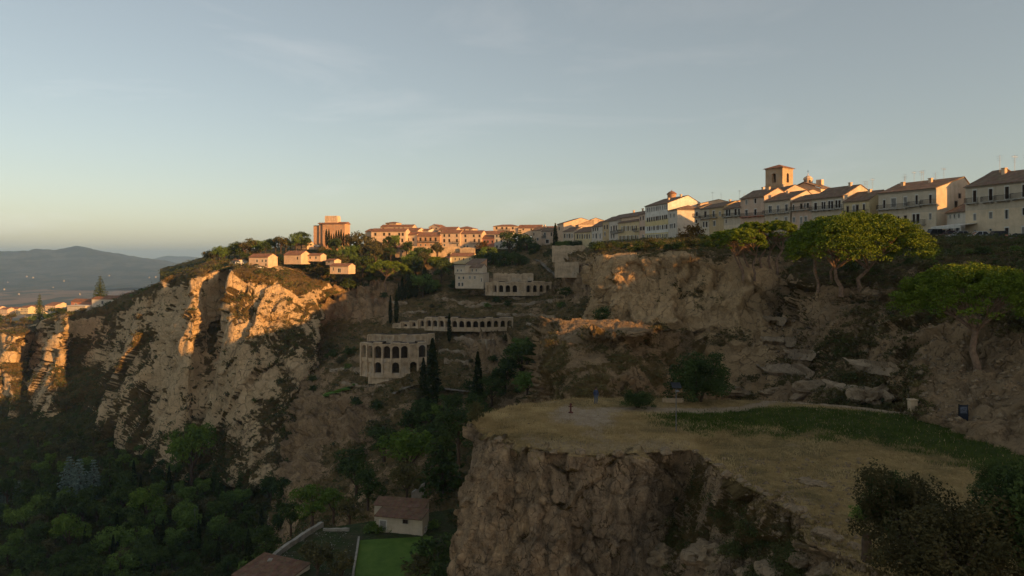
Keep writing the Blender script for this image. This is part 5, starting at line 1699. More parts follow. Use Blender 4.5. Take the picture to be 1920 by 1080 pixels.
# ------------------------------------------------------------------ trees and shrubs
PB = [make_tree('broadleaf_tree', 'broad', 10, 20 + k, M['leaf_dark'], 2600, 0.52) for k in range(3)]
PG = [make_tree('broadleaf_tree', 'broad', 10, 30 + k, M['leaf_mid'], 2600, 0.52) for k in range(2)]
PBR = make_tree('broadleaf_tree', 'broad', 10, 35, M['leaf_bright'], 3600, 0.45)
PO = [make_tree('olive_tree', 'broad', 6, 40 + k, M['leaf_olive'], 1300, 0.42) for k in range(2)]
PC = [make_tree('cypress_tree', 'cypress', 12, 50 + k, M['leaf_cypress'], 1500, 0.55) for k in range(2)]
PS = make_tree('cedar_tree', 'cedar', 14, 60, M['leaf_silver'], 2600, 0.6)
PD = make_tree('conifer_tree', 'cedar', 14, 61, M['leaf_dark'], 2600, 0.6)
PK = [make_tree('shrub', 'bush', 3, 70 + k, M['leaf_dark'], 900, 0.32) for k in range(3)]
PKG = [make_tree('shrub', 'bush', 3, 76 + k, M['leaf_mid'], 900, 0.32) for k in range(2)]
PKO = [make_tree('shrub', 'bush', 3, 80 + k, M['leaf_olive'], 900, 0.32) for k in range(2)]
PAU = make_tree('shrub', 'bush', 3, 85, M['leaf_autumn'], 900, 0.32)
M['leaf_brown'] = leaf_mat('dusky_foliage', (0.035, 0.034, 0.014), (0.07, 0.062, 0.025), (0.115, 0.09, 0.038), 1.5, 0.2, 0.2)
PKN = make_tree('shrub', 'bush', 3, 90, M['leaf_dark'], 13000, 0.10)
PKN2 = make_tree('shrub', 'bush', 3, 91, M['leaf_brown'], 12000, 0.10)
PROTOS = PB + PG + [PBR] + PO + PC + [PS, PD] + PK + PKG + PKO + [PAU, PKN, PKN2]

# umbrella pines
def pine(label, sheet, bx, by, top_y, cxp, wpx, seed, **kw):
    b = ground(sheet, bx, by)
    d = b.y
    w = wpx / F * d
    tz = -(top_y - HORIZON) / F * d
    return umbrella_pine(label, tuple(b), tz, w, seed, lean=((cxp - bx) / F * d, 0), **kw)
pine('largest umbrella pine with a broad sunlit crown and pale forked trunk', 'right', 1597, 542, 402, 1602, 228, 3, clumps=760, per=95, leaf=0.30, flat=0.34, fork=0.26, stems=2)
pine('umbrella pine with several leaning stems left of the largest pine', 'right', 1540, 530, 428, 1540, 125, 4, clumps=300, per=80, leaf=0.32, stems=3, flat=0.34, fork=0.45)
pine('rounded umbrella pine below the pink house', 'right', 1452, 506, 414, 1458, 78, 5, clumps=240, per=70, leaf=0.32, stems=2, flat=0.42, fork=0.4)
pine('low umbrella pine left of the rounded one', 'right', 1400, 512, 430, 1385, 105, 6, clumps=280, per=70, leaf=0.32, stems=3, flat=0.30, fork=0.4)
pine('small round pine above the tall cliff face', 'right', 1415, 500, 417, 1412, 62, 16, clumps=200, per=70, leaf=0.32, stems=2, flat=0.4, fork=0.4)
pine('umbrella pine with a curved trunk leaning from the rocks at the right edge', 'right', 1832, 690, 497, 1825, 228, 7, clumps=620, per=95, leaf=0.23, flat=0.40, fork=0.36)
pine('sunlit umbrella pine in the middle distance beside the cypresses', 'ruins', 722, 546, 490, 725, 76, 8, clumps=220, per=40, leaf=0.7, flat=0.26, fork=0.4)
pine('small umbrella pine above the yellow cottage', 'ruins', 806, 528, 482, 815, 30, 9, clumps=120, per=40, leaf=0.6, flat=0.34, fork=0.45)

# cypresses: (px, base row, top row, sheet, label)
for q, (px, pb, pt, sh, lb, wd) in enumerate((
    (811, 768, 632, 'ruins', 'tallest dark cypress in front of the ruins', 1.15), (790, 742, 670, 'ruins', 'shorter cypress left of the tallest cypress', 1.2), (841, 642, 587, 'ruins', 'slim cypress standing before the long arcade', 0.9),
    (743, 606, 543, 'ruins', 'right one of two slim cypresses above the arcade', 0.8), (730, 606, 552, 'ruins', 'left one of two slim cypresses above the arcade', 0.8), (1041, 474, 417, 'town', 'tall cypress beside the hedge wall', 1.0),
    (1097, 532, 476, 'ruins', 'lone cypress below the hedge wall', 0.95), (893, 770, 655, 'ruins', 'dark cypress right of the hillside path', 1.0))):
    g_ = ground(sh, px, pb)
    h = (pb - pt) / F * g_.y
    put(PC[q % 2], g_, h / 12, label=lb, cat='tree', sx=wd)
for k in range(11):
    px = 745 + k * 6.2 + R.uniform(-2, 2)
    g_ = ground('ruins', px, 562 - k * 1.5)
    put(PC[k % 2], g_, (48 + R.uniform(-20, 12)) / F * g_.y / 12, label='cypress in the dense dark clump below the far town', cat='tree', group='cypress clump', sx=1.1)
for k in range(9):
    px = 612 + k * 4.6
    g_ = V(px, 461 + R.uniform(-2, 2), 412)
    put(PC[k % 2], g_, (24 + R.uniform(-5, 9)) / F * 412 / 12, label='small cypress in the row at the castle foot', cat='tree', group='castle cypresses', sx=1.0)

# ridge trees left of the castle
for k in range(20):
    px = 392 + k * 9.6
    t = k / 19
    pb = 492 - 26 * t + R.uniform(-2, 4)
    hpx = R.uniform(22, 36)
    d = 395 + R.uniform(-10, 10)
    pr = (PO + PG + PB)[k % 7]
    base_h = 6 if pr in PO else 10
    put(pr, V(px, pb, d), hpx / F * d / base_h, label='rounded tree in the sunlit grove along the ridge', cat='tree', group='ridge grove', sx=1.15)
# trees among the far town houses
for q, (px, pb, pt, d, pr, lb) in enumerate((
    (668, 482, 432, 400, PO[0], 'olive-coloured tree right of the castle'), (690, 492, 440, 395, PO[1], 'broad tree in front of the long peach terrace'), (655, 500, 455, 392, PG[0], 'green tree below the castle'),
    (705, 478, 450, 402, PO[0], 'bushy tree at the terrace corner'), (735, 480, 455, 398, PB[0], 'small dark tree before the terrace'), (765, 478, 456, 396, PO[1], 'round olive tree beside the small lit cottage'),
    (640, 515, 475, 380, PO[0], 'grey olive tree below the castle road'), (680, 520, 478, 380, PB[1], 'dark tree under the olive-coloured tree'), (620, 520, 492, 370, PO[1], 'olive tree left of the house with dark doorways'),
    (700, 505, 470, 385, PG[1], 'mid green tree behind the sunlit pine'), (780, 520, 480, 375, PB[2], 'dark tree right of the sunlit pine'), (850, 505, 470, 380, PO[0], 'olive tree before the retaining wall'),
    (905, 470, 448, 398, PAU, 'golden bush below the red house'), (795, 500, 470, 378, PO[1], 'palm-like tree before the retaining wall'), (955, 480, 432, 392, PB[0], 'dark tree right of the white block'),
    (975, 482, 428, 390, PD, 'dark conifer right of the white block'), (988, 485, 436, 388, PB[1], 'dark tree beside the peach house'), (1002, 488, 455, 380, PB[2], 'small dark tree below the pink house'),
    (905, 512, 472, 372, PB[0], 'leftmost tree of the dark wood below the white block'), (925, 515, 468, 370, PB[1], 'second tree of the dark wood below the white block'), (945, 515, 470, 368, PB[2], 'third tree of the dark wood below the white block'),
    (965, 512, 472, 366, PB[0], 'fourth tree of the dark wood below the white block'), (982, 508, 478, 366, PB[1], 'rightmost tree of the dark wood below the white block'), (915, 500, 458, 382, PG[0], 'green tree behind the dark wood'),
    (1300, 455, 412, 210, PAU, 'autumn-coloured tree in front of the white annex'), (1286, 458, 430, 205, PAU, 'rusty bush at the cliff top'))):
    base_h = {True: 6}.get(pr in PO, 14 if pr is PD else (3 if pr is PAU else 10))
    g_ = V(px, pb, d)
    put(pr, g_, (pb - pt) / F * d / base_h, label=lb, cat='tree', sx=1.1)
# tall conifers on the left shoulder
put(PD, V(188, 561, 462), 46 / F * 462 / 14, label='tall pyramid conifer behind the white shoulder houses', cat='tree', sx=1.25)
put(PD, V(74, 603, 470), 54 / F * 470 / 14, label='slim conifer standing before the distant town', cat='tree', sx=0.85)
for q, (px, pb, hp, d) in enumerate(((20, 606, 20, 470), (45, 610, 16, 462), (60, 605, 14, 468), (90, 603, 16, 462), (105, 598, 22, 458), (118, 594, 18, 455), (-8, 610, 24, 468), (155, 590, 14, 446), (215, 577, 12, 440), (250, 562, 12, 430), (275, 552, 12, 420), (300, 545, 10, 410), (200, 582, 12, 440))):
    pr = (PO + PG + PB)[q % 7]
    put(pr, V(px, pb, d), hp / F * d / (6 if pr in PO else 10), label='bushy tree along the sunlit left shoulder', cat='tree', group='left shoulder trees', sx=1.4)

# the wood in the valley
pts_v = TER['valley'][1]
rv = rng(77)
Xv, Yv = 960 + F * pts_v[:, 0] / pts_v[:, 1], HORIZON - F * pts_v[:, 2] / pts_v[:, 1]
cand = pts_v[(Xv > -40) & (Xv < 560) & (Yv > 742) & (Yv < 1200) & (pts_v[:, 1] > 150)]
cand = cand[rv.permutation(len(cand))]
chosen = []
cell = {}
def far_enough(p, r):
    i, j = int(p[0] // r), int(p[1] // r)
    for a in (-1, 0, 1):
        for b in (-1, 0, 1):
            for o in cell.get((i + a, j + b), ()):
                if (o[0] - p[0]) ** 2 + (o[1] - p[1]) ** 2 < r * r:
                    return False
    cell.setdefault((i, j), []).append(p)
    return True
kinds = []
for p in cand:
    px, py = pix(*p)
    if py < 800 and px < 300 and rv.uniform() < 0.55:
        continue
    if 255 < px < 400 and py < 850:
        continue
    if far_enough(p, 6.6):
        chosen.append(p)
    if len(chosen) >= 420:
        break
for q, p in enumerate(chosen):
    px, py = pix(*p)
    t = rv.uniform()
    up = np.clip((py - 760) / 200, 0.35, 1)
    if t < 0.14 and py > 900:
        put(PC[q % 2], p, rv.uniform(0.7, 1.0), label='dark cypress rising from the valley wood', cat='tree', group='valley cypresses', sx=1.0)
    elif t > 0.94 and py > 860:
        put(PD, p, rv.uniform(0.65, 1.0), label='green conifer pointing out of the valley wood', cat='tree', group='valley conifers', sx=1.0)
    elif t < 0.24:
        put(PO[q % 2], p, rv.uniform(1.0, 1.5), label='grey-green olive-like tree in the valley wood', cat='tree', group='olive valley trees', sx=1.15)
    elif t < 0.64:
        put(PB[q % 3], p, rv.uniform(0.6, 1.25) * up, label='dark broadleaf tree in the valley wood', cat='tree', group='dark valley trees', sx=1.1)
    else:
        put(PG[q % 2], p, rv.uniform(0.55, 1.2) * up, label='green broadleaf tree in the valley wood', cat='tree', group='green valley trees', sx=1.1)
for q, (px, pb, pt, pr, hh, lb, wd) in enumerate((
    (356, 905, 788, PBR, 10, 'big bright green tree at the foot of the pale cliff', 0.95), (330, 860, 800, PBR, 10, 'bright tree left of the big bright tree', 1.1), (270, 985, 905, PBR, 10, 'bright green tree in the middle of the valley wood', 1.0),
    (148, 945, 848, PS, 14, 'tallest silvery blue cedar in the valley wood', 1.1), (128, 935, 850, PS, 14, 'silvery cedar left of the tallest one', 1.1), (172, 935, 852, PS, 14, 'silvery cedar right of the tallest one', 1.0),
    (205, 930, 838, PD, 14, 'green conifer right of the silvery cedars', 1.0), (34, 935, 892, PS, 14, 'small silvery cedar near the left edge', 1.1), (5, 950, 905, PS, 14, 'silvery cedar cut by the left edge', 1.1),
    (410, 850, 800, PB[1], 10, 'dark tree against the cliff foot', 1.2), (445, 860, 795, PD, 14, 'dark conifer right of the cliff foot', 1.3), (130, 1040, 960, PBR, 10, 'yellow-green tree in the lower left wood', 1.0), (345, 1000, 960, PBR, 10, 'small bright tree below the big bright one', 1.0))):
    g_ = ground('valley', px, pb)
    put(pr, g_, (pb - pt) / F * g_.y / hh, label=lb, cat='tree', sx=wd)
pole_b = ground('valley', 375, 1012)
o = MB().tube([(0, 0, -1), (0, 0, 9.0)], [0.10, 0.07], 8).box(-0.6, -0.05, 8.2, 0.6, 0.05, 8.3).build('utility_pole', M['aerial'])
o.location = pole_b + Vector((0, -3, 3))
tag(o, 'pale utility pole standing in the valley wood', 'pole')

# ------------------------------------------------------------------ the garden below: house, lawn, walls
def Wg(px, py, z=51.5):
    return (px, py, z * F / (py - HORIZON))
gard = [
 [Wg(604, 990), Wg(565, 1014), Wg(525, 1042), Wg(510, 1058), Wg(502, 1080), Wg(480, 1250)],
 [Wg(655, 984), Wg(645, 1010), Wg(635, 1040), Wg(632, 1060), Wg(630, 1085), Wg(620, 1250)],
 [Wg(730, 972), Wg(732, 1000), Wg(732, 1040), Wg(732, 1060), Wg(732, 1090), Wg(730, 1250)],
 [Wg(815, 960), Wg(820, 1000), Wg(830, 1040), Wg(830, 1060), Wg(830, 1090), Wg(830, 1250)],
 [Wg(900, 950), Wg(900, 1000), Wg(900, 1040), Wg(900, 1060), Wg(900, 1090), Wg(900, 1250)],
]
M['garden'] = rock_mat('garden_ground', (0.10, 0.085, 0.045), (0.06, 0.058, 0.026), (0.03, 0.032, 0.014), (0.06, 0.055, 0.028), ((0.02, 0.03, 0.008), (0.035, 0.05, 0.012), (0.06, 0.07, 0.02)), 0.6, 0.4)
TER['garden'] = loft('garden_ground', gard, 4, soft_disp(0.25, 5), M['garden'], lambda p, n: 0.55 + 0.5 * fbm(p / 3, 4), flat=False)
def lawn_mat():
    m, nt, b = newmat('lawn_grass')
    k = NB(nt)
    f = k.math('ADD', k.math('MULTIPLY', k.noise(0.35, 4), 0.6), k.math('MULTIPLY', k.noise(7, 4, 0.7), 0.4))
    nt.links.new(k.ramp(f, [(0.34, (0.055, 0.105, 0.014)), (0.5, (0.088, 0.155, 0.022)), (0.66, (0.13, 0.19, 0.036))]), b.inputs['Base Color'])
    k.bump(k.noise(14, 3, 0.7), 0.5, 0.1, b)
    return m
M['lawn'] = lawn_mat()
zl = 51.25
lawn = [[Wg(672, 1013, zl), Wg(668, 1040, zl), Wg(664, 1080, zl), Wg(655, 1200, zl)], [Wg(740, 1009, zl), Wg(738, 1040, zl), Wg(735, 1080, zl), Wg(730, 1200, zl)], [Wg(812, 1005, zl), Wg(812, 1040, zl), Wg(808, 1080, zl), Wg(805, 1200, zl)]]
TER['lawn'] = loft('lawn', lawn, 4, lambda p, n: 0.06 * fbm(p / 2, 3), M['lawn'], flat=False)
def stone_ribbon(name, label, pts, h, w, mat, cat='wall', jit=0.08):
    """low wall along world points"""
    root_p = Vector(pts[0])
    m = MB()
    P3 = []
    for a, b in zip(pts, pts[1:]):
        a, b = Vector(a), Vector(b)
        n = max(1, int((b - a).length / 0.8))
        P3 += [a + (b - a) * k / n for k in range(n)]
    P3.append(Vector(pts[-1]))
    rows = []
    for i, p in enumerate(P3):
        d = (P3[min(i + 1, len(P3) - 1)] - P3[max(i - 1, 0)])
        s = Vector((-d.y, d.x, 0)).normalized() * w / 2
        hh = h + R.uniform(-jit, jit)
        q = p - root_p
        rows.append([tuple(q + s + Vector((0, 0, -3))), tuple(q + s + Vector((0, 0, hh))), tuple(q - s + Vector((0, 0, hh))), tuple(q - s + Vector((0, 0, -3)))])
    for a, b in zip(rows, rows[1:]):
        for k in range(3):
            m.quad(a[k], b[k], b[k + 1], a[k + 1])
    m.quad(*rows[0]).quad(*rows[-1][::-1])
    o = m.build(name, mat)
    o.location = root_p
    return tag(o, label, cat)
stone_ribbon('garden_wall', 'pale curved stone wall round the flower garden', [P(*Wg(x, y)) for x, y in ((505, 1062), (512, 1050), (530, 1035), (568, 1009), (604, 987))], 0.9, 0.7, M['concrete'])
stone_ribbon('garden_wall', 'straight pale kerb wall behind the flower garden', [P(*Wg(x, y)) for x, y in ((606, 996), (655, 995.5))], 0.5, 0.5, M['concrete'])
stone_ribbon('garden_wall', 'thin pale wall along the left edge of the lawn', [P(*Wg(x, y)) for x, y in ((673, 1012), (669, 1040), (664, 1070), (660, 1100))], 0.7, 0.35, M['concrete'])
stone_ribbon('garden_wall', 'pale ramp wall behind the tiled house', [P(x, y, 152) for x, y in ((772, 930), (782, 922), (797, 911))], 0.8, 1.0, M['concrete'])
M['tile_brown'] = tile_mat('brown_tiles', (0.09, 0.05, 0.032), (0.17, 0.095, 0.058), (0.25, 0.15, 0.10))
house('small cream house with a brown tiled roof beside the lawn', Z1, 706, 129.5, 792, 127.5, 972, 'p_beige', base_z=-52, depth=3.2, rise=0.35, roof='shed', roofm='tile_brown', oh=0.9,
      wins=[(755, 974, 765, 982, 'q'), (712, 976, 724, 993, 's')], cornice=False, side=[(0.5, 0.6, 0.9, 1.6, 'w')])
house('rear wing with a brown tiled roof behind the small cream house', Z1, 702, 133.4, 797, 131.8, 951, 'p_beige', base_z=-52, depth=2.7, rise=0.4, roof='shed', roofm='tile_brown', oh=0.6, cornice=False)
house('brown tiled roof of a house cut by the bottom edge', Z1, 440, 112, 528, 108, 1098, 'p_white', base_z=-66, depth=6.5, rise=0.7, roof='shed', roofm='tile_brown', cornice=False, oh=0.6)
# garden plants
for q, (px, pb, pt, d, pr, hh, lb, wd) in enumerate((
    (765, 905, 800, 165, PBR, 10, 'bright rounded tree above the cream house', 1.35), (832, 930, 752, 150, PD, 14, 'tall dark conifer beside the promontory cliff', 1.15), (812, 880, 790, 175, PB[0], 10, 'dark tree left of the tall dark conifer', 1.2),
    (762, 940, 865, 142, PO[0], 6, 'grey-green olive behind the cream house', 1.15), (668, 930, 855, 170, PB[1], 10, 'dark tree on the slope left of the house', 1.3), (690, 950, 880, 150, PB[2], 10, 'dark bushy tree next to the rear wing', 1.2),
    (585, 985, 910, 150, PBR, 10, 'yellow-green tree above the curved wall', 1.3), (625, 975, 915, 152, PBR, 10, 'smaller yellow-green tree by the kerb wall', 1.2), (655, 985, 930, 140, PO[1], 6, 'olive bush left of the cream house', 1.2),
    (595, 1085, 1012, 112, PO[0], 6, 'large olive tree inside the flower garden', 1.25), (640, 1100, 1030, 110, PO[1], 6, 'olive bush beside the thin lawn wall', 0.9), (700, 995, 975, 130, PKG[0], 3, 'leafy shrub at the house corner', 1.1),
    (785, 1080, 1035, 108, PKO[0], 3, 'broad bush at the right end of the lawn', 1.5), (815, 1060, 1000, 112, PK[0], 3, 'dark bush between lawn and cliff', 1.2), (830, 1110, 1045, 100, PK[1], 3, 'dark bush at the cliff foot', 1.3),
    (860, 860, 760, 128, PB[0], 10, 'dark tree hugging the tip of the promontory', 1.1), (895, 800, 740, 140, PB[2], 10, 'dark tree behind the promontory tip', 1.3), (720, 860, 800, 190, PB[0], 10, 'dark tree above the bright rounded tree', 1.4),
    (545, 1000, 940, 165, PB[1], 10, 'dark tree left of the yellow-green tree', 1.2), (500, 1060, 985, 150, PB[2], 10, 'dark tree below the scrub slope', 1.2), (470, 1075, 1010, 150, PC[0], 12, 'dark cypress left of the bottom roof', 1.1))):
    sc = (pb - pt) / F * d / hh
    put(pr, V(px, pb, d), sc, label=lb, cat='tree' if hh > 3 else 'shrub', sx=wd)
hb = [V(*Wg(690 + k * 15.5, 999 - k * 0.9)) for k in range(9)]
for k, p in enumerate(hb):
    put(PKG[k % 2], p, 0.6 + R.uniform(-0.05, 0.1), label='clipped shrub in the hedge row before the cream house', cat='shrub', group='hedge row', sx=1.15)

# ------------------------------------------------------------------ shrubs on the middle ground
for q, (px, pb, pt, sh, pr, hh, lb, wd) in enumerate((
    (975, 715, 640, 'ruins', PB[0], 10, 'dark leafy tree in the gully left of the rock terrace', 1.3), (1010, 700, 632, 'ruins', PB[1], 10, 'dark tree next to the rock terrace', 1.3), (945, 735, 668, 'ruins', PB[2], 10, 'dark tree at the lower end of the gully', 1.2),
    (920, 760, 700, 'ruins', PB[0], 10, 'dark tree behind the meadow tip', 1.2), (990, 745, 690, 'ruins', PG[0], 10, 'greenish tree below the rock terrace', 1.3), (1040, 740, 680, 'ruins', PG[1], 10, 'greenish tree beside the terrace cliff', 1.2),
    (1128, 604, 572, 'right', PK[0], 3, 'dark round shrub on the rock terrace', 1.2), (805, 790, 740, 'ruins', PK[1], 3, 'dark shrub at the foot of the tallest cypress', 1.3), (850, 790, 735, 'ruins', PB[1], 10, 'dark tree right of the tallest cypress', 1.2),
    (770, 800, 752, 'ruins', PK[2], 3, 'shrub on the brown slope below the path', 1.2), (660, 870, 830, 'ruins', PK[0], 3, 'shrub on the lower brown slope', 1.4), (700, 820, 780, 'ruins', PKO[0], 3, 'brownish shrub on the brown slope', 1.4))):
    g_ = ground(sh, px, pb)
    put(pr, g_, (pb - pt) / F * g_.y / hh, label=lb, cat='tree' if hh > 3 else 'shrub', sx=wd)
# hedge on the high wall
for k in range(12):
    put((PKG if k < 5 else PK)[k % 2], V(1046 + k * 4.8, 462, 344), R.uniform(0.9, 1.25), label='dense hedge shrub on top of the high retaining wall', cat='shrub', group='hedge on the wall', sx=1.1)
# shrubs along the cliff edge under the street houses
for k in range(46):
    px = 1105 + k * 9.6 + R.uniform(-4, 4)
    pb = np.interp(px, [1100, 1200, 1300, 1420, 1550], [462, 462, 462, 462, 462]) + R.uniform(-3, 10)
    g_ = ground('right', px, pb)
    pr = (PK + PKO + PK)[k % 8]
    put(pr, g_, R.uniform(10, 24) / F * g_.y / 3, label='shrub fringing the cliff top under the street houses', cat='shrub', group='cliff top shrubs', sx=1.3)
for k in range(30):
    px = 1600 + k * 11.5 + R.uniform(-5, 5)
    pb = R.uniform(470, 525) if px > 1725 else R.uniform(458, 515)
    g_ = ground('right', px, pb)
    pr = (PK + PKO + PKG)[k % 7]
    put(pr, g_, (R.uniform(8, 17) if px > 1725 else R.uniform(12, 28)) / F * g_.y / 3, label='shrub on the bank below the parked cars', cat='shrub', group='bank shrubs', sx=1.35)
# on and round the meadow
def meadow_at(px, py):
    return ground('plat', px, py)
big = put(PKN, meadow_at(1310, 752), 100 / F * 75 / 3, rz=0.4, label='big round dark bush at the back of the meadow', cat='shrub', sx=1.28)
put(PKN, meadow_at(1195, 764), 34 / F * 71 / 3, rz=2.0, label='low dark bush left of the big round bush', cat='shrub', sx=1.9)
put(PKN2, V(1700, 1040, 32), 4.6 / 3, rz=1.0, label='tall dark bush in the right foreground', cat='shrub', sx=1.0)
put(PKN, V(1672, 1010, 33), 3.4 / 3, rz=3.0, label='dense green bush at the meadow edge in the right foreground', cat='shrub', sx=0.75)
put(PKN2, V(1850, 1110, 29), 5.0 / 3, rz=2.2, label='wide brownish bush at the lower right corner', cat='shrub', sx=1.2)
put(PKN, V(1930, 1060, 28), 4.6 / 3, rz=0.2, label='dark bush cut by the right edge of the picture', cat='shrub', sx=1.0)
put(PKN2, V(1770, 1120, 27), 3.8 / 3, rz=4.2, label='low dark bush at the bottom right', cat='shrub', sx=1.3)
put(PKN, V(1880, 940, 40), 2.6 / 3, rz=5.2, label='bush behind the lower right corner bushes', cat='shrub', sx=1.2)
put(PKG[0], meadow_at(1612, 975), 0.35, label='low green tuft on the meadow edge', cat='shrub', sx=1.2)
put(PKO[0], meadow_at(893, 790), 0.75, label='wiry shrub on the tip of the promontory', cat='shrub', sx=0.7)
# uncountable scrub on the slopes
scatter('cliff_scrub', 'brown scrub clinging to the ledges of the pale cliff', ['massif'], 5200, (0.8, 2.4), 0.8, 16, 101, M['scrub'], 0.5)
scatter('cliff_scrub', 'dark green scrub in the gullies of the pale cliff', ['massif'], 1800, (1.2, 3.2), 0.9, 20, 102, M['scrub_green'], 0.7)
scatter('slope_scrub', 'brown scrub covering the ruin hillside', ['ruins'], 6500, (0.5, 1.7), 0.55, 15, 103, M['scrub'], 0.3)
scatter('slope_scrub', 'dark green scrub on the ruin hillside', ['ruins'], 2200, (0.8, 2.4), 0.6, 20, 104, M['scrub_green'], 0.6)
scatter('hill_scrub', 'dry scrub and grass around the far town', ['town'], 2600, (0.8, 2.2), 0.7, 14, 105, M['scrub_green'], 0.3)
scatter('bank_scrub', 'brown scrub on the right hillside and cliffs', ['right'], 9000, (0.25, 0.9), 0.26, 20, 106, M['scrub'], 0.4)
scatter('bank_scrub', 'dark green scrub on the right hillside and cliffs', ['right'], 1900, (0.5, 1.5), 0.32, 26, 107, M['scrub_green'], 0.75)
scatter('terrace_scrub', 'scrub on the rock terrace cliff', ['terrace'], 700, (0.3, 0.9), 0.25, 20, 108, M['scrub'], 0.5)
scatter('promontory_scrub', 'scrub on the near promontory cliff', ['plat'], 1500, (0.12, 0.5), 0.10, 26, 109, M['scrub'], 0.5, box=(820, 850, 1640, 1110), zmax=-16.6)
scatter('promontory_scrub', 'dark scrub in the hollow of the promontory cliff', ['plat'], 500, (0.3, 0.8), 0.13, 40, 110, M['scrub_green'], 0.62, box=(1180, 850, 1560, 1110), zmax=-17.2)
scatter('undergrowth', 'dark undergrowth of the valley wood', ['valley'], 5000, (1.2, 3.2), 1.0, 14, 111, M['scrub_green'], -1, box=(-60, 735, 700, 1130))
scatter('garden_flowers', 'small white flowers in the walled garden', ['garden'], 220, (0.1, 0.3), 0.16, 3, 112, M['frame_white'], -1, box=(520, 995, 662, 1085), cat='flowers')
# more shrubs and small trees on the cliff-top gardens and the ruin hillside
rs = rng(909)
for k in range(34):
    px, py = rs.uniform(455, 730), 0
    py = np.interp(px, [455, 520, 600, 660, 730], [500, 506, 520, 530, 520]) + rs.uniform(-22, 14)
    g_ = ground('town', px, py)
    pr = (PO + PKO + PO + PK + PG)[k % 11]
    hh = 6 if pr in PO else 10 if pr in PG else 3
    put(pr, g_, rs.uniform(11, 24) / F * g_.y / hh, label='bush or small tree in the cliff-top gardens below the castle', cat='tree', group='cliff-top garden trees', sx=1.3)
for k in range(26):
    px = rs.uniform(600, 830)
    py = rs.uniform(468, 500)
    d = 398 - (py - 468) * 0.5
    pr = (PO + PG + PO + PB)[k % 9]
    put(pr, V(px, py, d), rs.uniform(16, 34) / F * d / (6 if pr in PO else 10), label='tree in the gardens in front of the far town terrace', cat='tree', group='town garden trees', sx=1.15)
for k in range(22):
    px, py = ((rs.uniform(745, 840), rs.uniform(505, 560)) if k < 9 else (rs.uniform(945, 1065), rs.uniform(655, 745)) if k < 17 else (rs.uniform(720, 900), rs.uniform(745, 800)))
    g_ = ground('ruins', px, py)
    pr = (PB + PG)[k % 5]
    put(pr, g_, rs.uniform(28, 52) / F * g_.y / 10, label='dark tree among the thickets of the ruin hillside', cat='tree', group='thicket trees', sx=1.15)
n_ = 0
while n_ < 46:
    px, py = rs.uniform(570, 1060), rs.uniform(515, 770)
    if 668 < px < 970 and 590 < py < 712 and not (830 < px < 960 and py > 622):
        continue
    if 905 < px < 1040 and 522 < py < 560:
        continue
    n_ += 1
    g_ = ground('ruins', px, py)
    pr = (PK + PKO + PKG + PK)[n_ % 10]
    put(pr, g_, rs.uniform(9, 24) / F * g_.y / 3, label='shrub dotting the ruin hillside', cat='shrub', group='hillside shrubs', sx=1.35)
# old terrace walls on the ruin hillside
M['wall_stone'] = plaster('terrace_stone', (0.34, 0.25, 0.16), dirt=0.9)
for q, (x0, x1, y0, y1) in enumerate(((870, 960, 572, 566), (930, 1020, 585, 590), (820, 890, 560, 566), (960, 1040, 570, 562), (740, 800, 585, 580), (850, 930, 632, 640), (820, 880, 652, 660), (830, 890, 672, 678), (700, 760, 560, 566), (620, 680, 690, 686), (640, 720, 716, 722), (985, 1030, 606, 612), (930, 985, 556, 556))):
    ps = [ground('ruins', x0 + (x1 - x0) * k / 5, y0 + (y1 - y0) * k / 5) + Vector((0, -0.6, -0.2)) for k in range(6)]
    stone_ribbon('terrace_wall', 'low broken terrace wall on the ruin hillside', [tuple(p) for p in ps], 0.55, 0.8, M['wall_stone'], jit=0.4)['group'] = 'terrace walls'
# meadow grass
def grass(name, label, n, h, w, seed, mat, want):
    r = rng(seed)
    t, g_, pth = _t, _g, _h
    wgt = want(t, g_, pth)
    ok = (wgt > 0.05) & (_t > 0.6)
    idx = np.nonzero(ok)[0]
    area = (_p[idx, 1] / 50.0) ** 2.0
    pr = wgt[idx] * area
    i = r.choice(idx, n, p=pr / pr.sum())
    c = _p[i] + r.uniform(-1, 1, (n, 3)) * np.array([0.35, 0.5, 0])
    a = r.uniform(0, 2 * PI, n)
    hh = h * r.uniform(0.4, 1.3, n)
    side = np.stack([np.cos(a), np.sin(a), np.zeros(n)], 1) * (w * r.uniform(0.6, 1.4, n))[:, None]
    tip = c + np.stack([r.normal(size=n) * 0.35 * hh, r.normal(size=n) * 0.35 * hh, hh], 1)
    v = np.stack([c - side, c + side, tip], 1).reshape(-1, 3)
    o = link(name, new_mesh(name, v, np.arange(3 * n).reshape(n, 3)), mat, kind='stuff')
    return tag(o, label, 'grass')
M['grass_dry'] = leaf_mat('straw_grass', (0.22, 0.16, 0.07), (0.42, 0.30, 0.14), (0.62, 0.47, 0.24), 0.3, 0.4, 0)
M['grass_green'] = leaf_mat('fresh_grass', (0.042, 0.07, 0.011), (0.075, 0.11, 0.018), (0.13, 0.155, 0.035), 0.5, 0.3, 0)
grass('dry_grass', 'dry straw-coloured grass of the meadow', 45000, 0.2, 0.028, 120, M['grass_dry'], lambda t, g_, p_: t * (1 - 0.85 * g_) * (1 - 0.93 * p_))
grass('green_grass', 'green grass strip at the back of the meadow', 30000, 0.2, 0.035, 121, M['grass_green'], lambda t, g_, p_: t * g_ * (1 - 0.93 * p_))

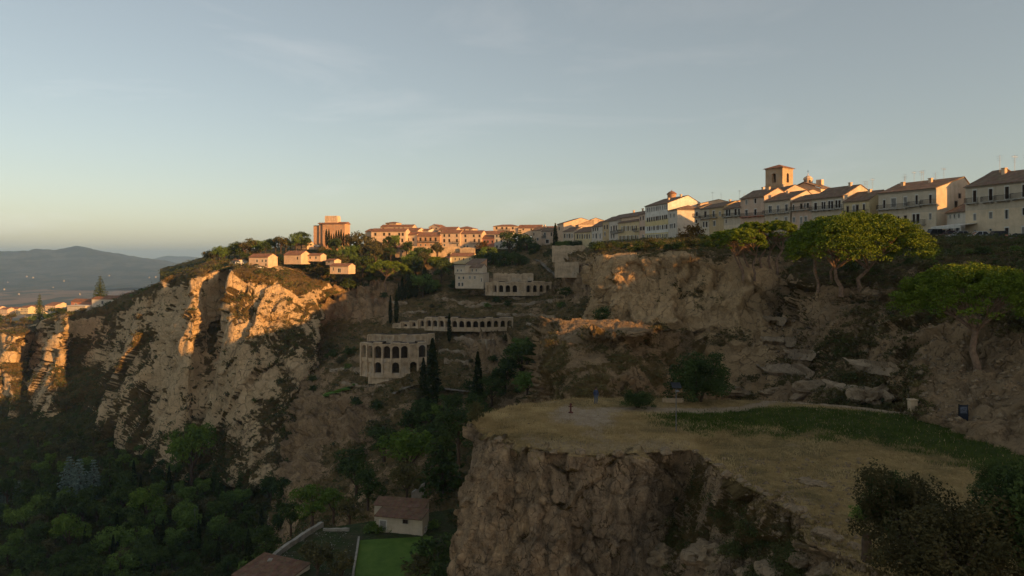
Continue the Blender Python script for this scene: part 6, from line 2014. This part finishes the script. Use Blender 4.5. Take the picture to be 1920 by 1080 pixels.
# number the small groups along the picture so that each label singles one out
ORD = ['first', 'second', 'third', 'fourth', 'fifth', 'sixth', 'seventh', 'eighth', 'ninth', 'tenth', 'eleventh', 'twelfth', 'thirteenth', 'fourteenth', 'fifteenth', 'sixteenth', 'seventeenth', 'eighteenth', 'nineteenth']
TENS = ['', '', 'twenty', 'thirty', 'forty', 'fifty']
TENTH = ['', '', 'twentieth', 'thirtieth', 'fortieth', 'fiftieth']
def ordinal(i):
    if i < 20:
        return ORD[i - 1]
    return TENTH[i // 10] if i % 10 == 0 else TENS[i // 10] + '-' + ORD[i % 10 - 1]
def number_group(g_):
    objs = [o for o in scene.objects if o.get('group') == g_]
    objs.sort(key=lambda o: o.location.x / max(o.location.y, 1))
    for i, o in enumerate(objs):
        o['label'] = ordinal(i + 1) + ' from the left: ' + o['label']
for g_ in ('cliff top shrubs', 'bank shrubs', 'ridge grove', 'cypress clump', 'castle cypresses', 'left shoulder trees', 'hedge row', 'hedge on the wall', 'valley cypresses', 'olive valley trees', 'valley conifers', 'terrace walls', 'cliff-top garden trees', 'hillside shrubs', 'town garden trees', 'thicket trees'):
    number_group(g_)
# ------------------------------------------------------------------ rocks, ledges and paths
def boulder(label, loc, size, seed, mat, name='boulder', detail=3, cat='rock', rz=0.0):
    bm = bmesh.new()
    bmesh.ops.create_icosphere(bm, subdivisions=detail, radius=1)
    co = np.array([v.co for v in bm.verts])
    f1, e1 = facets(co * 0.9 + seed * 3.7, 1.0)
    f3, e3 = facets(co * 2.2 + seed * 1.9, 1.2)
    d = 1 + 0.30 * f1 + 0.13 * f3 - 0.1 * (1 - sm(e3, 0, 0.1)) + 0.12 * fbm(co * 2.6 + seed, 4)
    for v, k, c in zip(bm.verts, d, co):
        v.co = Vector((c[0] * size[0], c[1] * size[1], max(-0.5, c[2]) * size[2])) * float(k)
    me = bpy.data.meshes.new(name)
    bm.to_mesh(me)
    bm.free()
    add_attr(me, 'veg', np.full(len(me.vertices), -0.2))
    o = link(name, me, mat)
    o.location = loc
    o.rotation_euler = (0, 0, rz)
    return tag(o, label, cat)
M['rock_obj'] = rock_mat('loose_rock', (0.42, 0.31, 0.19), (0.30, 0.215, 0.13), (0.13, 0.095, 0.06), (0.24, 0.18, 0.12), VEG_DRY, 0.4, 0.5)
def on(sh, px, py, dz=0.0):
    return ground(sh, px, py) + Vector((0, 0, dz))
for q, (px, py, sh, s, lb) in enumerate((
    (1520, 728, 'right', (2.6, 1.8, 1.3), 'rounded pale boulder at the foot of the stone ledges'), (1640, 745, 'right', (2.4, 1.6, 1.2), 'dark boulder beside the sloping ledge'), (1608, 742, 'right', (1.5, 1.2, 0.9), 'smaller dark boulder left of the sloping ledge'),
    (1530, 906, 'plat', (1.0, 0.7, 0.22), 'flat pale rock lying in the dry grass'), (1512, 900, 'plat', (0.5, 0.4, 0.2), 'small rock beside the flat pale rock'),
    (1240, 1045, 'plat', (1.3, 1.0, 0.8), 'pale rock lump at the bottom of the hollow'), (1320, 1040, 'plat', (1.6, 1.2, 0.8), 'broad rock shelf at the bottom centre'), (1450, 1070, 'plat', (1.0, 0.8, 0.5), 'angular rock at the bottom right of the hollow'), (1400, 1075, 'plat', (0.8, 0.7, 0.4), 'small angular rock at the bottom edge'),
    (1500, 1050, 'plat', (0.9, 0.7, 0.45), 'rock on the rim below the dirt ledge'), (1550, 1065, 'plat', (0.8, 0.6, 0.4), 'low rock at the bottom edge below the dirt ledge'), (1595, 545, 'right', (1.0, 0.8, 0.6), 'pale rock under the largest pine'), (1628, 548, 'right', (1.5, 1.0, 0.8), 'pale block right of the largest pine trunk'), (1380, 735, 'right', (2.2, 1.2, 0.7), 'low rock ridge behind the big round bush'), (1450, 735, 'right', (2.5, 1.2, 0.7), 'pale rock ridge right of the big round bush'))):
    boulder(lb, on(sh, px, py), s, q + 2, M['rock_obj'], rz=q * 0.7)
# loose stones along the rim of the hollow
RIM = [(1306, 847), (1325, 862), (1345, 874), (1366, 889), (1385, 900), (1402, 909), (1420, 919), (1440, 930), (1458, 938), (1476, 947), (1494, 956), (1512, 966), (1524, 976), (1534, 990), (1545, 1003), (1570, 1012), (1600, 1022), (1000, 840), (1040, 846), (1085, 850), (1130, 851), (1165, 850), (1215, 847), (1250, 845), (905, 806), (930, 824)]
for q, (px, py) in enumerate(RIM):
    r_ = rng(300 + q)
    sz = r_.uniform(0.18, 0.5)
    boulder('jagged stone on the rim of the promontory', on('plat', px + r_.uniform(-5, 5), py + r_.uniform(-2, 3)), (sz * r_.uniform(0.8, 1.5), sz, sz * r_.uniform(0.4, 0.8)), q + 30, M['rock_obj'], name='rim_stone', detail=2, rz=q * 1.3)['group'] = 'rim stones'
number_group('rim stones')
def stones(name, label, n, size, seed, box, keys=('plat',)):
    r_ = rng(seed)
    pts = np.concatenate([TER[k][1] for k in keys])
    X, Y = 960 + F * pts[:, 0] / np.maximum(pts[:, 1], 1), HORIZON - F * pts[:, 2] / np.maximum(pts[:, 1], 1)
    idx = np.nonzero((X > box[0]) & (X < box[2]) & (Y > box[1]) & (Y < box[3]))[0]
    c = pts[r_.choice(idx, n)]
    base = np.array([(1, 0, 0), (-1, 0, 0), (0, 1, 0), (0, -1, 0), (0, 0, 1), (0, 0, -1)], float)
    tri = np.array([(0, 2, 4), (2, 1, 4), (1, 3, 4), (3, 0, 4), (2, 0, 5), (1, 2, 5), (3, 1, 5), (0, 3, 5)])
    sc = r_.uniform(0.4, 1, (n, 1, 1)) ** 2 * size * r_.uniform(0.5, 1.3, (n, 6, 1))
    v = c[:, None, :] + base[None] * sc * np.array([1, 1, 0.7])
    f = tri[None] + (np.arange(n) * 6)[:, None, None]
    me = new_mesh(name, v.reshape(-1, 3), f.reshape(-1, 3))
    add_attr(me, 'veg', np.full(6 * n, -0.2))
    return tag(link(name, me, M['rock_obj'], kind='stuff'), label, 'stones')
stones('scree', 'pale loose stones on the slope of the hollow', 900, 0.28, 401, (1215, 860, 1640, 1100))
stones('scree', 'small stones scattered in the dry meadow', 260, 0.16, 402, (930, 770, 1640, 950))
stones('scree', 'loose stones on the right hillside', 1600, 0.45, 403, (1430, 520, 1960, 790), ('right',))
stones('scree', 'loose stones on the ruin hillside', 900, 0.8, 404, (560, 560, 1060, 820), ('ruins',))
# flat stone ledges cut into the right hillside
M['ledge'] = rock_mat('ledge_stone', (0.50, 0.38, 0.25), (0.38, 0.28, 0.18), (0.18, 0.135, 0.09), (0.31, 0.235, 0.16), VEG_DRY, 0.6, 0.5)
for q, (x0, x1, y0, dep, lb) in enumerate(((1440, 1535, 697, 5.5, 'broad cracked stone ledge above the boulder'), (1598, 1696, 682, 2.6, 'long stone ledge on the right hillside'), (1478, 1535, 662, 2.2, 'short pale ledge above the broad ledge'), (1434, 1500, 638, 2.4, 'upper pale ledge beside the tall cliff'), (1560, 1690, 725, 3.0, 'sloping dirt ledge behind the meadow path'), (1436, 1480, 598, 1.6, 'topmost thin ledge beside the tall cliff'))):
    n = 18
    rows = []
    r_ = rng(200 + q)
    gp = []
    for i in range(n + 1):
        gp.append(on('right', x0 + (x1 - x0) * i / n, y0 + (10 if q == 1 else 24 if q == 4 else 2) * i / n))
    ys = np.convolve(np.pad([g_.y for g_ in gp], 3, mode='edge'), np.ones(7) / 7, 'valid')
    a = None
    for i in range(n + 1):
        c = V(x0 + (x1 - x0) * i / n, y0 + (10 if q == 1 else 24 if q == 4 else 2) * i / n, ys[i] - 1.3)
        a = a or c
        p = c - a
        tap = min(1, i / 2.5, (n - i) / 2.5)
        f = r_.uniform(-0.45, 0.45) + (1 - tap) * 1.2
        e = r_.uniform(-0.12, 0.12)
        rows.append([(p.x, p.y + dep, p.z + 0.35 + e), (p.x, p.y + dep * 0.5, p.z + 0.12 + e), (p.x, p.y + f, p.z + e), (p.x, p.y + f - 0.12, p.z - 0.15), (p.x, p.y + f + 0.3, p.z - 0.45 + e), (p.x, p.y + f + 1.3, p.z - 1.1)])
    m = MB()
    for u, w in zip(rows, rows[1:]):
        for k in range(5):
            m.quad(u[k], u[k + 1], w[k + 1], w[k])
    me = m.mesh('stone_ledge')
    add_attr(me, 'veg', np.full(len(me.vertices), 0.12))
    o = link('stone_ledge', me, M['ledge'])
    o.location = a
    tag(o, lb, 'ledge')
# footpaths and a lawn draped on the ruin hillside
M['path'] = simple_mat('path_dirt', (0.20, 0.165, 0.125), 0.3, 0.6, 0.95)
def drape(name, sheet, pts, width, mat, lift=0.45):
    m = MB()
    rows = []
    P3 = []
    for (x0, y0), (x1, y1) in zip(pts, pts[1:]):
        for k in range(6):
            P3.append((x0 + (x1 - x0) * k / 6, y0 + (y1 - y0) * k / 6))
    P3.append(pts[-1])
    G_ = [ground(sheet, *p) for p in P3]
    for i in range(len(G_)):
        lo, hi = max(0, i - 2), min(len(G_), i + 3)
        c = sum((g_ for g_ in G_[lo:hi]), Vector()) / (hi - lo)
        c = c + Vector((0, 0, lift)) - c.normalized() * lift
        d = G_[min(i + 1, len(G_) - 1)] - G_[max(i - 1, 0)]
        s = Vector((-d.y, d.x, 0))
        s = (s.normalized() if s.length > 1e-4 else Vector((0, 1, 0))) * width / 2
        rows.append((tuple(c + s), tuple(c - s)))
    for a, b in zip(rows, rows[1:]):
        m.quad(a[0], b[0], b[1], a[1])
    return m.build(name, mat, kind='structure')
drape('path', 'ruins', [(730, 742), (760, 726), (790, 720), (830, 727), (870, 734), (912, 738)], 2.4, M['path'])
drape('path', 'ruins', [(1000, 484), (1014, 492), (1024, 503), (1036, 512), (1048, 520)], 2.2, M['path'])
drape('lawn', 'ruins', [(604, 742), (625, 736), (650, 726), (672, 716)], 5.0, M['lawn'], 0.12)
# ------------------------------------------------------------------ parked cars
def make_car(label, loc, rz, color, L=4.2, Wd=1.75, Hh=1.5, suv=False, group=None):
    m_ = simple_mat('car_paint', color, 0.05, 1.0, 0.35)
    m_.node_tree.nodes['Principled BSDF'].inputs['Specular IOR Level'].default_value = 0.5
    root = empty('parked_car', loc, rz, label, 'car', group)
    b = 0.28
    hood = 0.92 if suv else 0.84
    prof = [(-L / 2, b + 0.1), (-L / 2 + 0.05, hood - 0.12), (-L / 2 + 0.35, hood), (L / 2 - 0.95, hood - 0.02), (L / 2 - 0.1, hood - 0.22), (L / 2, b + 0.25), (L / 2 - 0.05, b), (-L / 2 + 0.05, b)]
    w = Wd / 2
    mb = MB()
    n = len(prof)
    for y, ins in ((-w, 0), (w, 0)):
        mb.v += [(x, y, z) for x, z in prof]
    mb.f += [tuple(range(n)), tuple(range(n, 2 * n))[::-1]]
    for k in range(n):
        k2 = (k + 1) % n
        mb.f.append((k, n + k, n + k2, k2))
    o = mb.build('body', m_, root)
    bv = o.modifiers.new('bevel', 'BEVEL')
    bv.width, bv.segments = 0.09, 2
    t0, t1 = (-L / 2 + 0.25, L / 2 - 1.25)
    r0, r1 = (-L / 2 + (0.5 if suv else 0.75), L / 2 - (1.75 if suv else 2.0))
    mb = MB()
    wi = w - 0.2
    lo = [(t0, -w + 0.06, hood - 0.03), (t1, -w + 0.06, hood - 0.03), (t1, w - 0.06, hood - 0.03), (t0, w - 0.06, hood - 0.03)]
    hi = [(r0, -wi, Hh - 0.06), (r1, -wi, Hh - 0.06), (r1, wi, Hh - 0.06), (r0, wi, Hh - 0.06)]
    for k in range(4):
        mb.quad(lo[k], lo[(k + 1) % 4], hi[(k + 1) % 4], hi[k])
    mb.build('glasshouse', M['glass'], root)
    rf = MB().box(r0 - 0.06, -wi - 0.04, Hh - 0.058, r1 + 0.06, wi + 0.04, Hh)
    for sx in (-1, 1):
        for (xa, xb) in ((t0, r0), (t1, r1), ((t0 + t1) / 2 - 0.1, (r0 + r1) / 2)):
            rf.tube([(xa, sx * (w - 0.05), hood - 0.03), (xb, sx * (wi + 0.01), Hh - 0.05)], [0.05, 0.05], 5)
    rf.build('roof', m_, root)
    for sx in (-1, 1):
        for sy in (-1, 1):
            wo_ = empty('wheel', (sx * (L / 2 - 0.78), sy * (w - 0.08), 0.31))
            wo_.parent = root
            ty = MB().lathe([(0.19, -0.1), (0.30, -0.11), (0.32, -0.06), (0.32, 0.06), (0.30, 0.11), (0.19, 0.1)], 14).build('tyre', M['iron'], wo_, True)
            ri = MB().lathe([(0.0, 0.07), (0.18, 0.09), (0.19, -0.09), (0.0, -0.07)], 10).build('rim', M['aerial'], wo_)
            ty.rotation_euler = ri.rotation_euler = (PI / 2, 0, 0)
    for sy in (-1, 1):
        MB().box(L / 2 - 0.12, sy * (w - 0.28) - 0.16, 0.56, L / 2 + 0.01, sy * (w - 0.28) + 0.16, 0.68).build('headlight', M['frame_white'], root)
        MB().box(-L / 2 - 0.01, sy * (w - 0.2) - 0.1, 0.62, -L / 2 + 0.1, sy * (w - 0.2) + 0.1, 0.82).build('tail_light', M['p_red'], root)
    return root
CARS = ((1748, 444, 141.5, (0.02, 0.022, 0.025), True, 'dark off-roader parked left of the cafe canopy'), (1764, 443.5, 143, (0.20, 0.205, 0.21), False, 'silver car under the cafe canopy'), (1796, 446, 135.5, (0.30, 0.30, 0.30), False, 'grey car parked in front of the cafe'),
        (1832, 447, 130.5, (0.62, 0.63, 0.64), False, 'white car parked before the large right house'), (1866, 449.5, 127.5, (0.018, 0.018, 0.02), True, 'black van-like car beside the white car'), (1906, 452, 123.5, (0.09, 0.10, 0.11), False, 'dark grey car at the right edge of the road'), (1778, 445, 139, (0.11, 0.03, 0.025), False, 'dark red car between the silver and grey cars'))
for px, py, d, c, suv, lb in CARS:
    z = -(py - HORIZON) / F * d
    pp_ = Vector(P(px, py, d))
    hit = ground('right', px, py)
    make_car(lb, (pp_.x, pp_.y, z - 0.15), math.radians(174 + R.uniform(-8, 8)), c, 4.2, 1.75, 1.75 if suv else 1.48, suv)
for px, py, d, c, lb in ((439, 495.5, 349, (0.10, 0.14, 0.2), 'blue car parked on the pale cliff top'), (449, 495, 348, (0.5, 0.52, 0.55), 'silver car parked on the pale cliff top'), (486, 504, 340, (0.6, 0.6, 0.6), 'white car below the peach cliff-edge house'), (594, 463, 408, (0.35, 0.4, 0.48), 'pale blue car on the castle road'), (634, 462, 408, (0.2, 0.25, 0.33), 'grey-blue car under the castle cypresses')):
    make_car(lb, V(px, py, d), math.radians(20), c)
# orange road barrier at the right end
o = MB().box(-0.25, -0.2, 0, 0.25, 0.2, 0.9).prism([(-0.12, 0.902), (0.12, 0.902), (0.05, 1.25), (-0.05, 1.25)], -0.2, 0.2).build('road_barrier', M['p_red'])
o.location = V(1887, 452, 124.5)
tag(o, 'orange-red road barrier beside the black car', 'barrier')
# ------------------------------------------------------------------ small things on the meadow
pb_ = meadow_at(1118, 757)
M['cloth_blue'] = simple_mat('blue_jacket', (0.045, 0.06, 0.11), 0.15, 4.0, 0.9)
M['cloth_jeans'] = simple_mat('jeans', (0.09, 0.11, 0.15), 0.15, 4.0, 0.9)
M['skin'] = simple_mat('skin', (0.36, 0.21, 0.15), 0.05, 4.0, 0.6)
M['hair'] = simple_mat('hair', (0.02, 0.014, 0.01), 0.2, 6.0, 0.8)
person = empty('person', pb_, math.radians(195), 'person in a blue jacket and jeans standing on the meadow', 'person')
def skin_body():
    J = [((0, 0, 0.98), 0.15), ((0, 0, 1.15), 0.14), ((0, 0.0, 1.36), 0.165), ((0, 0, 1.47), 0.075), ((0, 0.01, 1.54), 0.06), ((0, 0.02, 1.64), 0.095), ((0, 0.02, 1.72), 0.08)]
    E = [(0, 1), (1, 2), (2, 3), (3, 4), (4, 5), (5, 6)]
    for s in (-1, 1):
        k = len(J)
        J += [((s * 0.17, 0, 1.41), 0.075), ((s * 0.24, -0.02, 1.16), 0.055), ((s * 0.23, 0.10, 0.95), 0.04), ((s * 0.22, 0.15, 0.86), 0.035)]
        E += [(2, k), (k, k + 1), (k + 1, k + 2), (k + 2, k + 3)]
        k = len(J)
        J += [((s * 0.10, 0, 0.88), 0.11), ((s * 0.11, 0.02, 0.50), 0.075), ((s * 0.115, -0.01, 0.12), 0.05), ((s * 0.12, -0.01, 0.05), 0.05), ((s * 0.13, 0.14, 0.04), 0.04)]
        E += [(0, k), (k, k + 1), (k + 1, k + 2), (k + 2, k + 3), (k + 3, k + 4)]
    me = bpy.data.meshes.new('body')
    me.from_pydata([j[0] for j in J], E, [])
    return me, [j[1] for j in J]
me, rads = skin_body()
m, nt, b_ = newmat('clothed_body')
k = NB(nt)
sep = nt.nodes.new('ShaderNodeSeparateXYZ')
nt.links.new(k.co, sep.inputs[0])
z_ = sep.outputs[2]
col = k.mix(k.math('GREATER_THAN', z_, 0.93), (0.09, 0.11, 0.15), (0.045, 0.06, 0.11))
col = k.mix(k.math('GREATER_THAN', z_, 1.50), col, (0.36, 0.21, 0.15))
col = k.mix(k.math('LESS_THAN', z_, 0.08), col, (0.03, 0.025, 0.02))
nt.links.new(col, b_.inputs['Base Color'])
bo_ = link('body', me, m, person)
sk = bo_.modifiers.new('skin', 'SKIN')
for q, v in enumerate(me.skin_vertices[0].data):
    v.radius = (rads[q], rads[q] * (0.72 if q in (0, 1, 2) else 1))
    v.use_root = q == 0
sb = bo_.modifiers.new('sub', 'SUBSURF')
sb.levels = sb.render_levels = 2
mb = MB().lathe([(0.0, 1.775), (0.05, 1.77), (0.095, 1.72), (0.105, 1.66), (0.09, 1.60)], 12, (0, 0.0))
mb.build('hair', M['hair'], person, True)
mb = MB().box(-0.14, -0.27, 1.05, 0.14, -0.13, 1.42)
bp = mb.build('backpack', M['cloth_blue'], person)
# lamp post with solar head
lp = meadow_at(1267, 808)
lamp = empty('lamp_post', lp, 0, 'thin lamp post with a small solar panel at the back of the meadow', 'lamp')
ht = 82 / F * lp.y
MB().tube([(0, 0, -0.3), (0, 0, ht)], [0.05, 0.035], 8).build('pole', M['aerial'], lamp)
MB().tube([(0, 0, ht - 0.3), (0.0, -0.35, ht - 0.2)], [0.03, 0.03], 6).build('arm', M['aerial'], lamp)
MB().prism([(-0.55, ht - 0.26), (-0.3, ht - 0.22), (-0.3, ht - 0.12), (-0.55, ht - 0.18)], -0.16, 0.16).build('lamp_head', M['aerial'], lamp)
MB().prism([(-0.38, ht + 0.02), (0.34, ht + 0.38), (0.34, ht + 0.42), (-0.38, ht + 0.06)], -0.42, 0.42).build('solar_panel', M['glass'], lamp)
M['rust'] = simple_mat('rust_red_paint', (0.11, 0.04, 0.03), 0.3, 5, 0.8)
# red standpipe
hp_ = meadow_at(1070, 773)
hy = empty('standpipe', hp_, 0, 'short rust-red standpipe on a stone base in the bare patch', 'standpipe')
MB().lathe([(0.26, -0.1), (0.24, 0.08), (0.12, 0.1), (0.085, 0.14), (0.08, 0.75), (0.12, 0.78), (0.13, 0.86), (0.06, 0.95), (0.0, 0.96)], 12).build('column', M['rust'], hy, True)
MB().tube([(-0.22, 0, 0.62), (0.22, 0, 0.62)], [0.05, 0.05], 8).build('outlet', M['rust'], hy)
# information board by the rocks
ib = ground('plat', 1812, 782)
bd = empty('information_board', ib + Vector((-1.0, -1.2, 0)), math.radians(-12), 'dark upright information board at the foot of the right rocks', 'sign')
MB().box(-0.36, -0.04, 0.25, 0.36, 0.04, 1.95).build('panel', simple_mat('board_blue', (0.02, 0.024, 0.035), 0.1, 3, 0.5), bd)
for sx in (-1, 1):
    MB().box(sx * 0.36 - 0.04, 0.042, -0.2, sx * 0.36 + 0.04, 0.12, 2.0).build('post', M['iron'], bd)
MB().box(-0.28, -0.047, 1.2, 0.28, -0.041, 1.8).build('printed_sheet', simple_mat('print', (0.09, 0.10, 0.13), 0.5, 9, 0.6), bd)
# dark wooden post in the right foreground and a stone pier by the path
wp = ground('plat', 1625, 1050)
st = empty('wooden_post', wp, 0.3, 'thick weathered dark post at the bottom right of the meadow edge', 'post')
MB().lathe([(0.30, -0.4), (0.28, 0.0), (0.23, 0.5), (0.25, 0.95), (0.2, 1.25), (0.22, 1.42), (0.08, 1.5), (0, 1.5)], 9).build('trunk', M['bark'], st)
MB().tube([(0.1, 0, 0.9), (0.38, 0.05, 1.25)], [0.09, 0.05], 7).build('branch_stub', M['bark'], st)
sp_ = ground('plat', 1716, 778)
o = MB().box(-0.32, -0.3, -0.5, 0.32, 0.3, 1.35).box(-0.38, -0.36, 1.352, 0.38, 0.36, 1.45).build('stone_pier', M['ruin_stone'])
o.location = sp_ + Vector((0, 0.5, 0))
tag(o, 'short stone pier beside the meadow path', 'pier')
wl2 = ground('plat', 1260, 752)
o = MB().prism([(0, 0), (0.35, 0), (0.3, 0.45), (0.05, 0.45)], -1.1, 1.1).build('stone_bench', M['ruin_stone'])
o.location = wl2 + Vector((0, -0.5, -0.02))
tag(o, 'pale stone bench between the two meadow bushes', 'bench')
# far farmhouses on the plain
for k, (px, py) in enumerate(((50, 519), (62, 521), (15, 530), (120, 527), (8, 543), (150, 552), (280, 521), (292, 520), (205, 517), (35, 552), (100, 540), (230, 560))):
    d = 255 * F / (py - HORIZON)
    m = MB().box(-5, -3, -8, 5, 3, 3).prism([(-3.6, 3.002), (3.6, 3.002), (0, 5)], -5.4, 5.4)
    o = m.build('farmhouse', M['concrete'])
    o.location = V(px, py, min(d, 6200)) + Vector((0, 0, 4))
    o.rotation_euler = (0, 0, k)
    tag(o, 'tiny white farmhouse dotting the hazy plain', 'farmhouse', 'farmhouses on the plain')

for pr in PROTOS:
    for ch in list(pr.children):
        bpy.data.objects.remove(ch)
    bpy.data.objects.remove(pr)

# ------------------------------------------------------------------ haze
m = bpy.data.materials.new('haze_air')
m.use_nodes = True
nt = m.node_tree
nt.nodes.clear()
out = nt.nodes.new('ShaderNodeOutputMaterial')
pv = nt.nodes.new('ShaderNodeVolumePrincipled')
pv.inputs['Color'].default_value = (0.34, 0.60, 1.0, 1)
pv.inputs['Density'].default_value = 0.00006
pv.inputs['Anisotropy'].default_value = 0.0
nt.links.new(pv.outputs[0], out.inputs['Volume'])
hz_ = MB().box(-19000, -1700, -330, 16000, 24500, 190).build('haze', m, kind='stuff')
tag(hz_, 'pale evening haze over the valley and plain', 'haze')
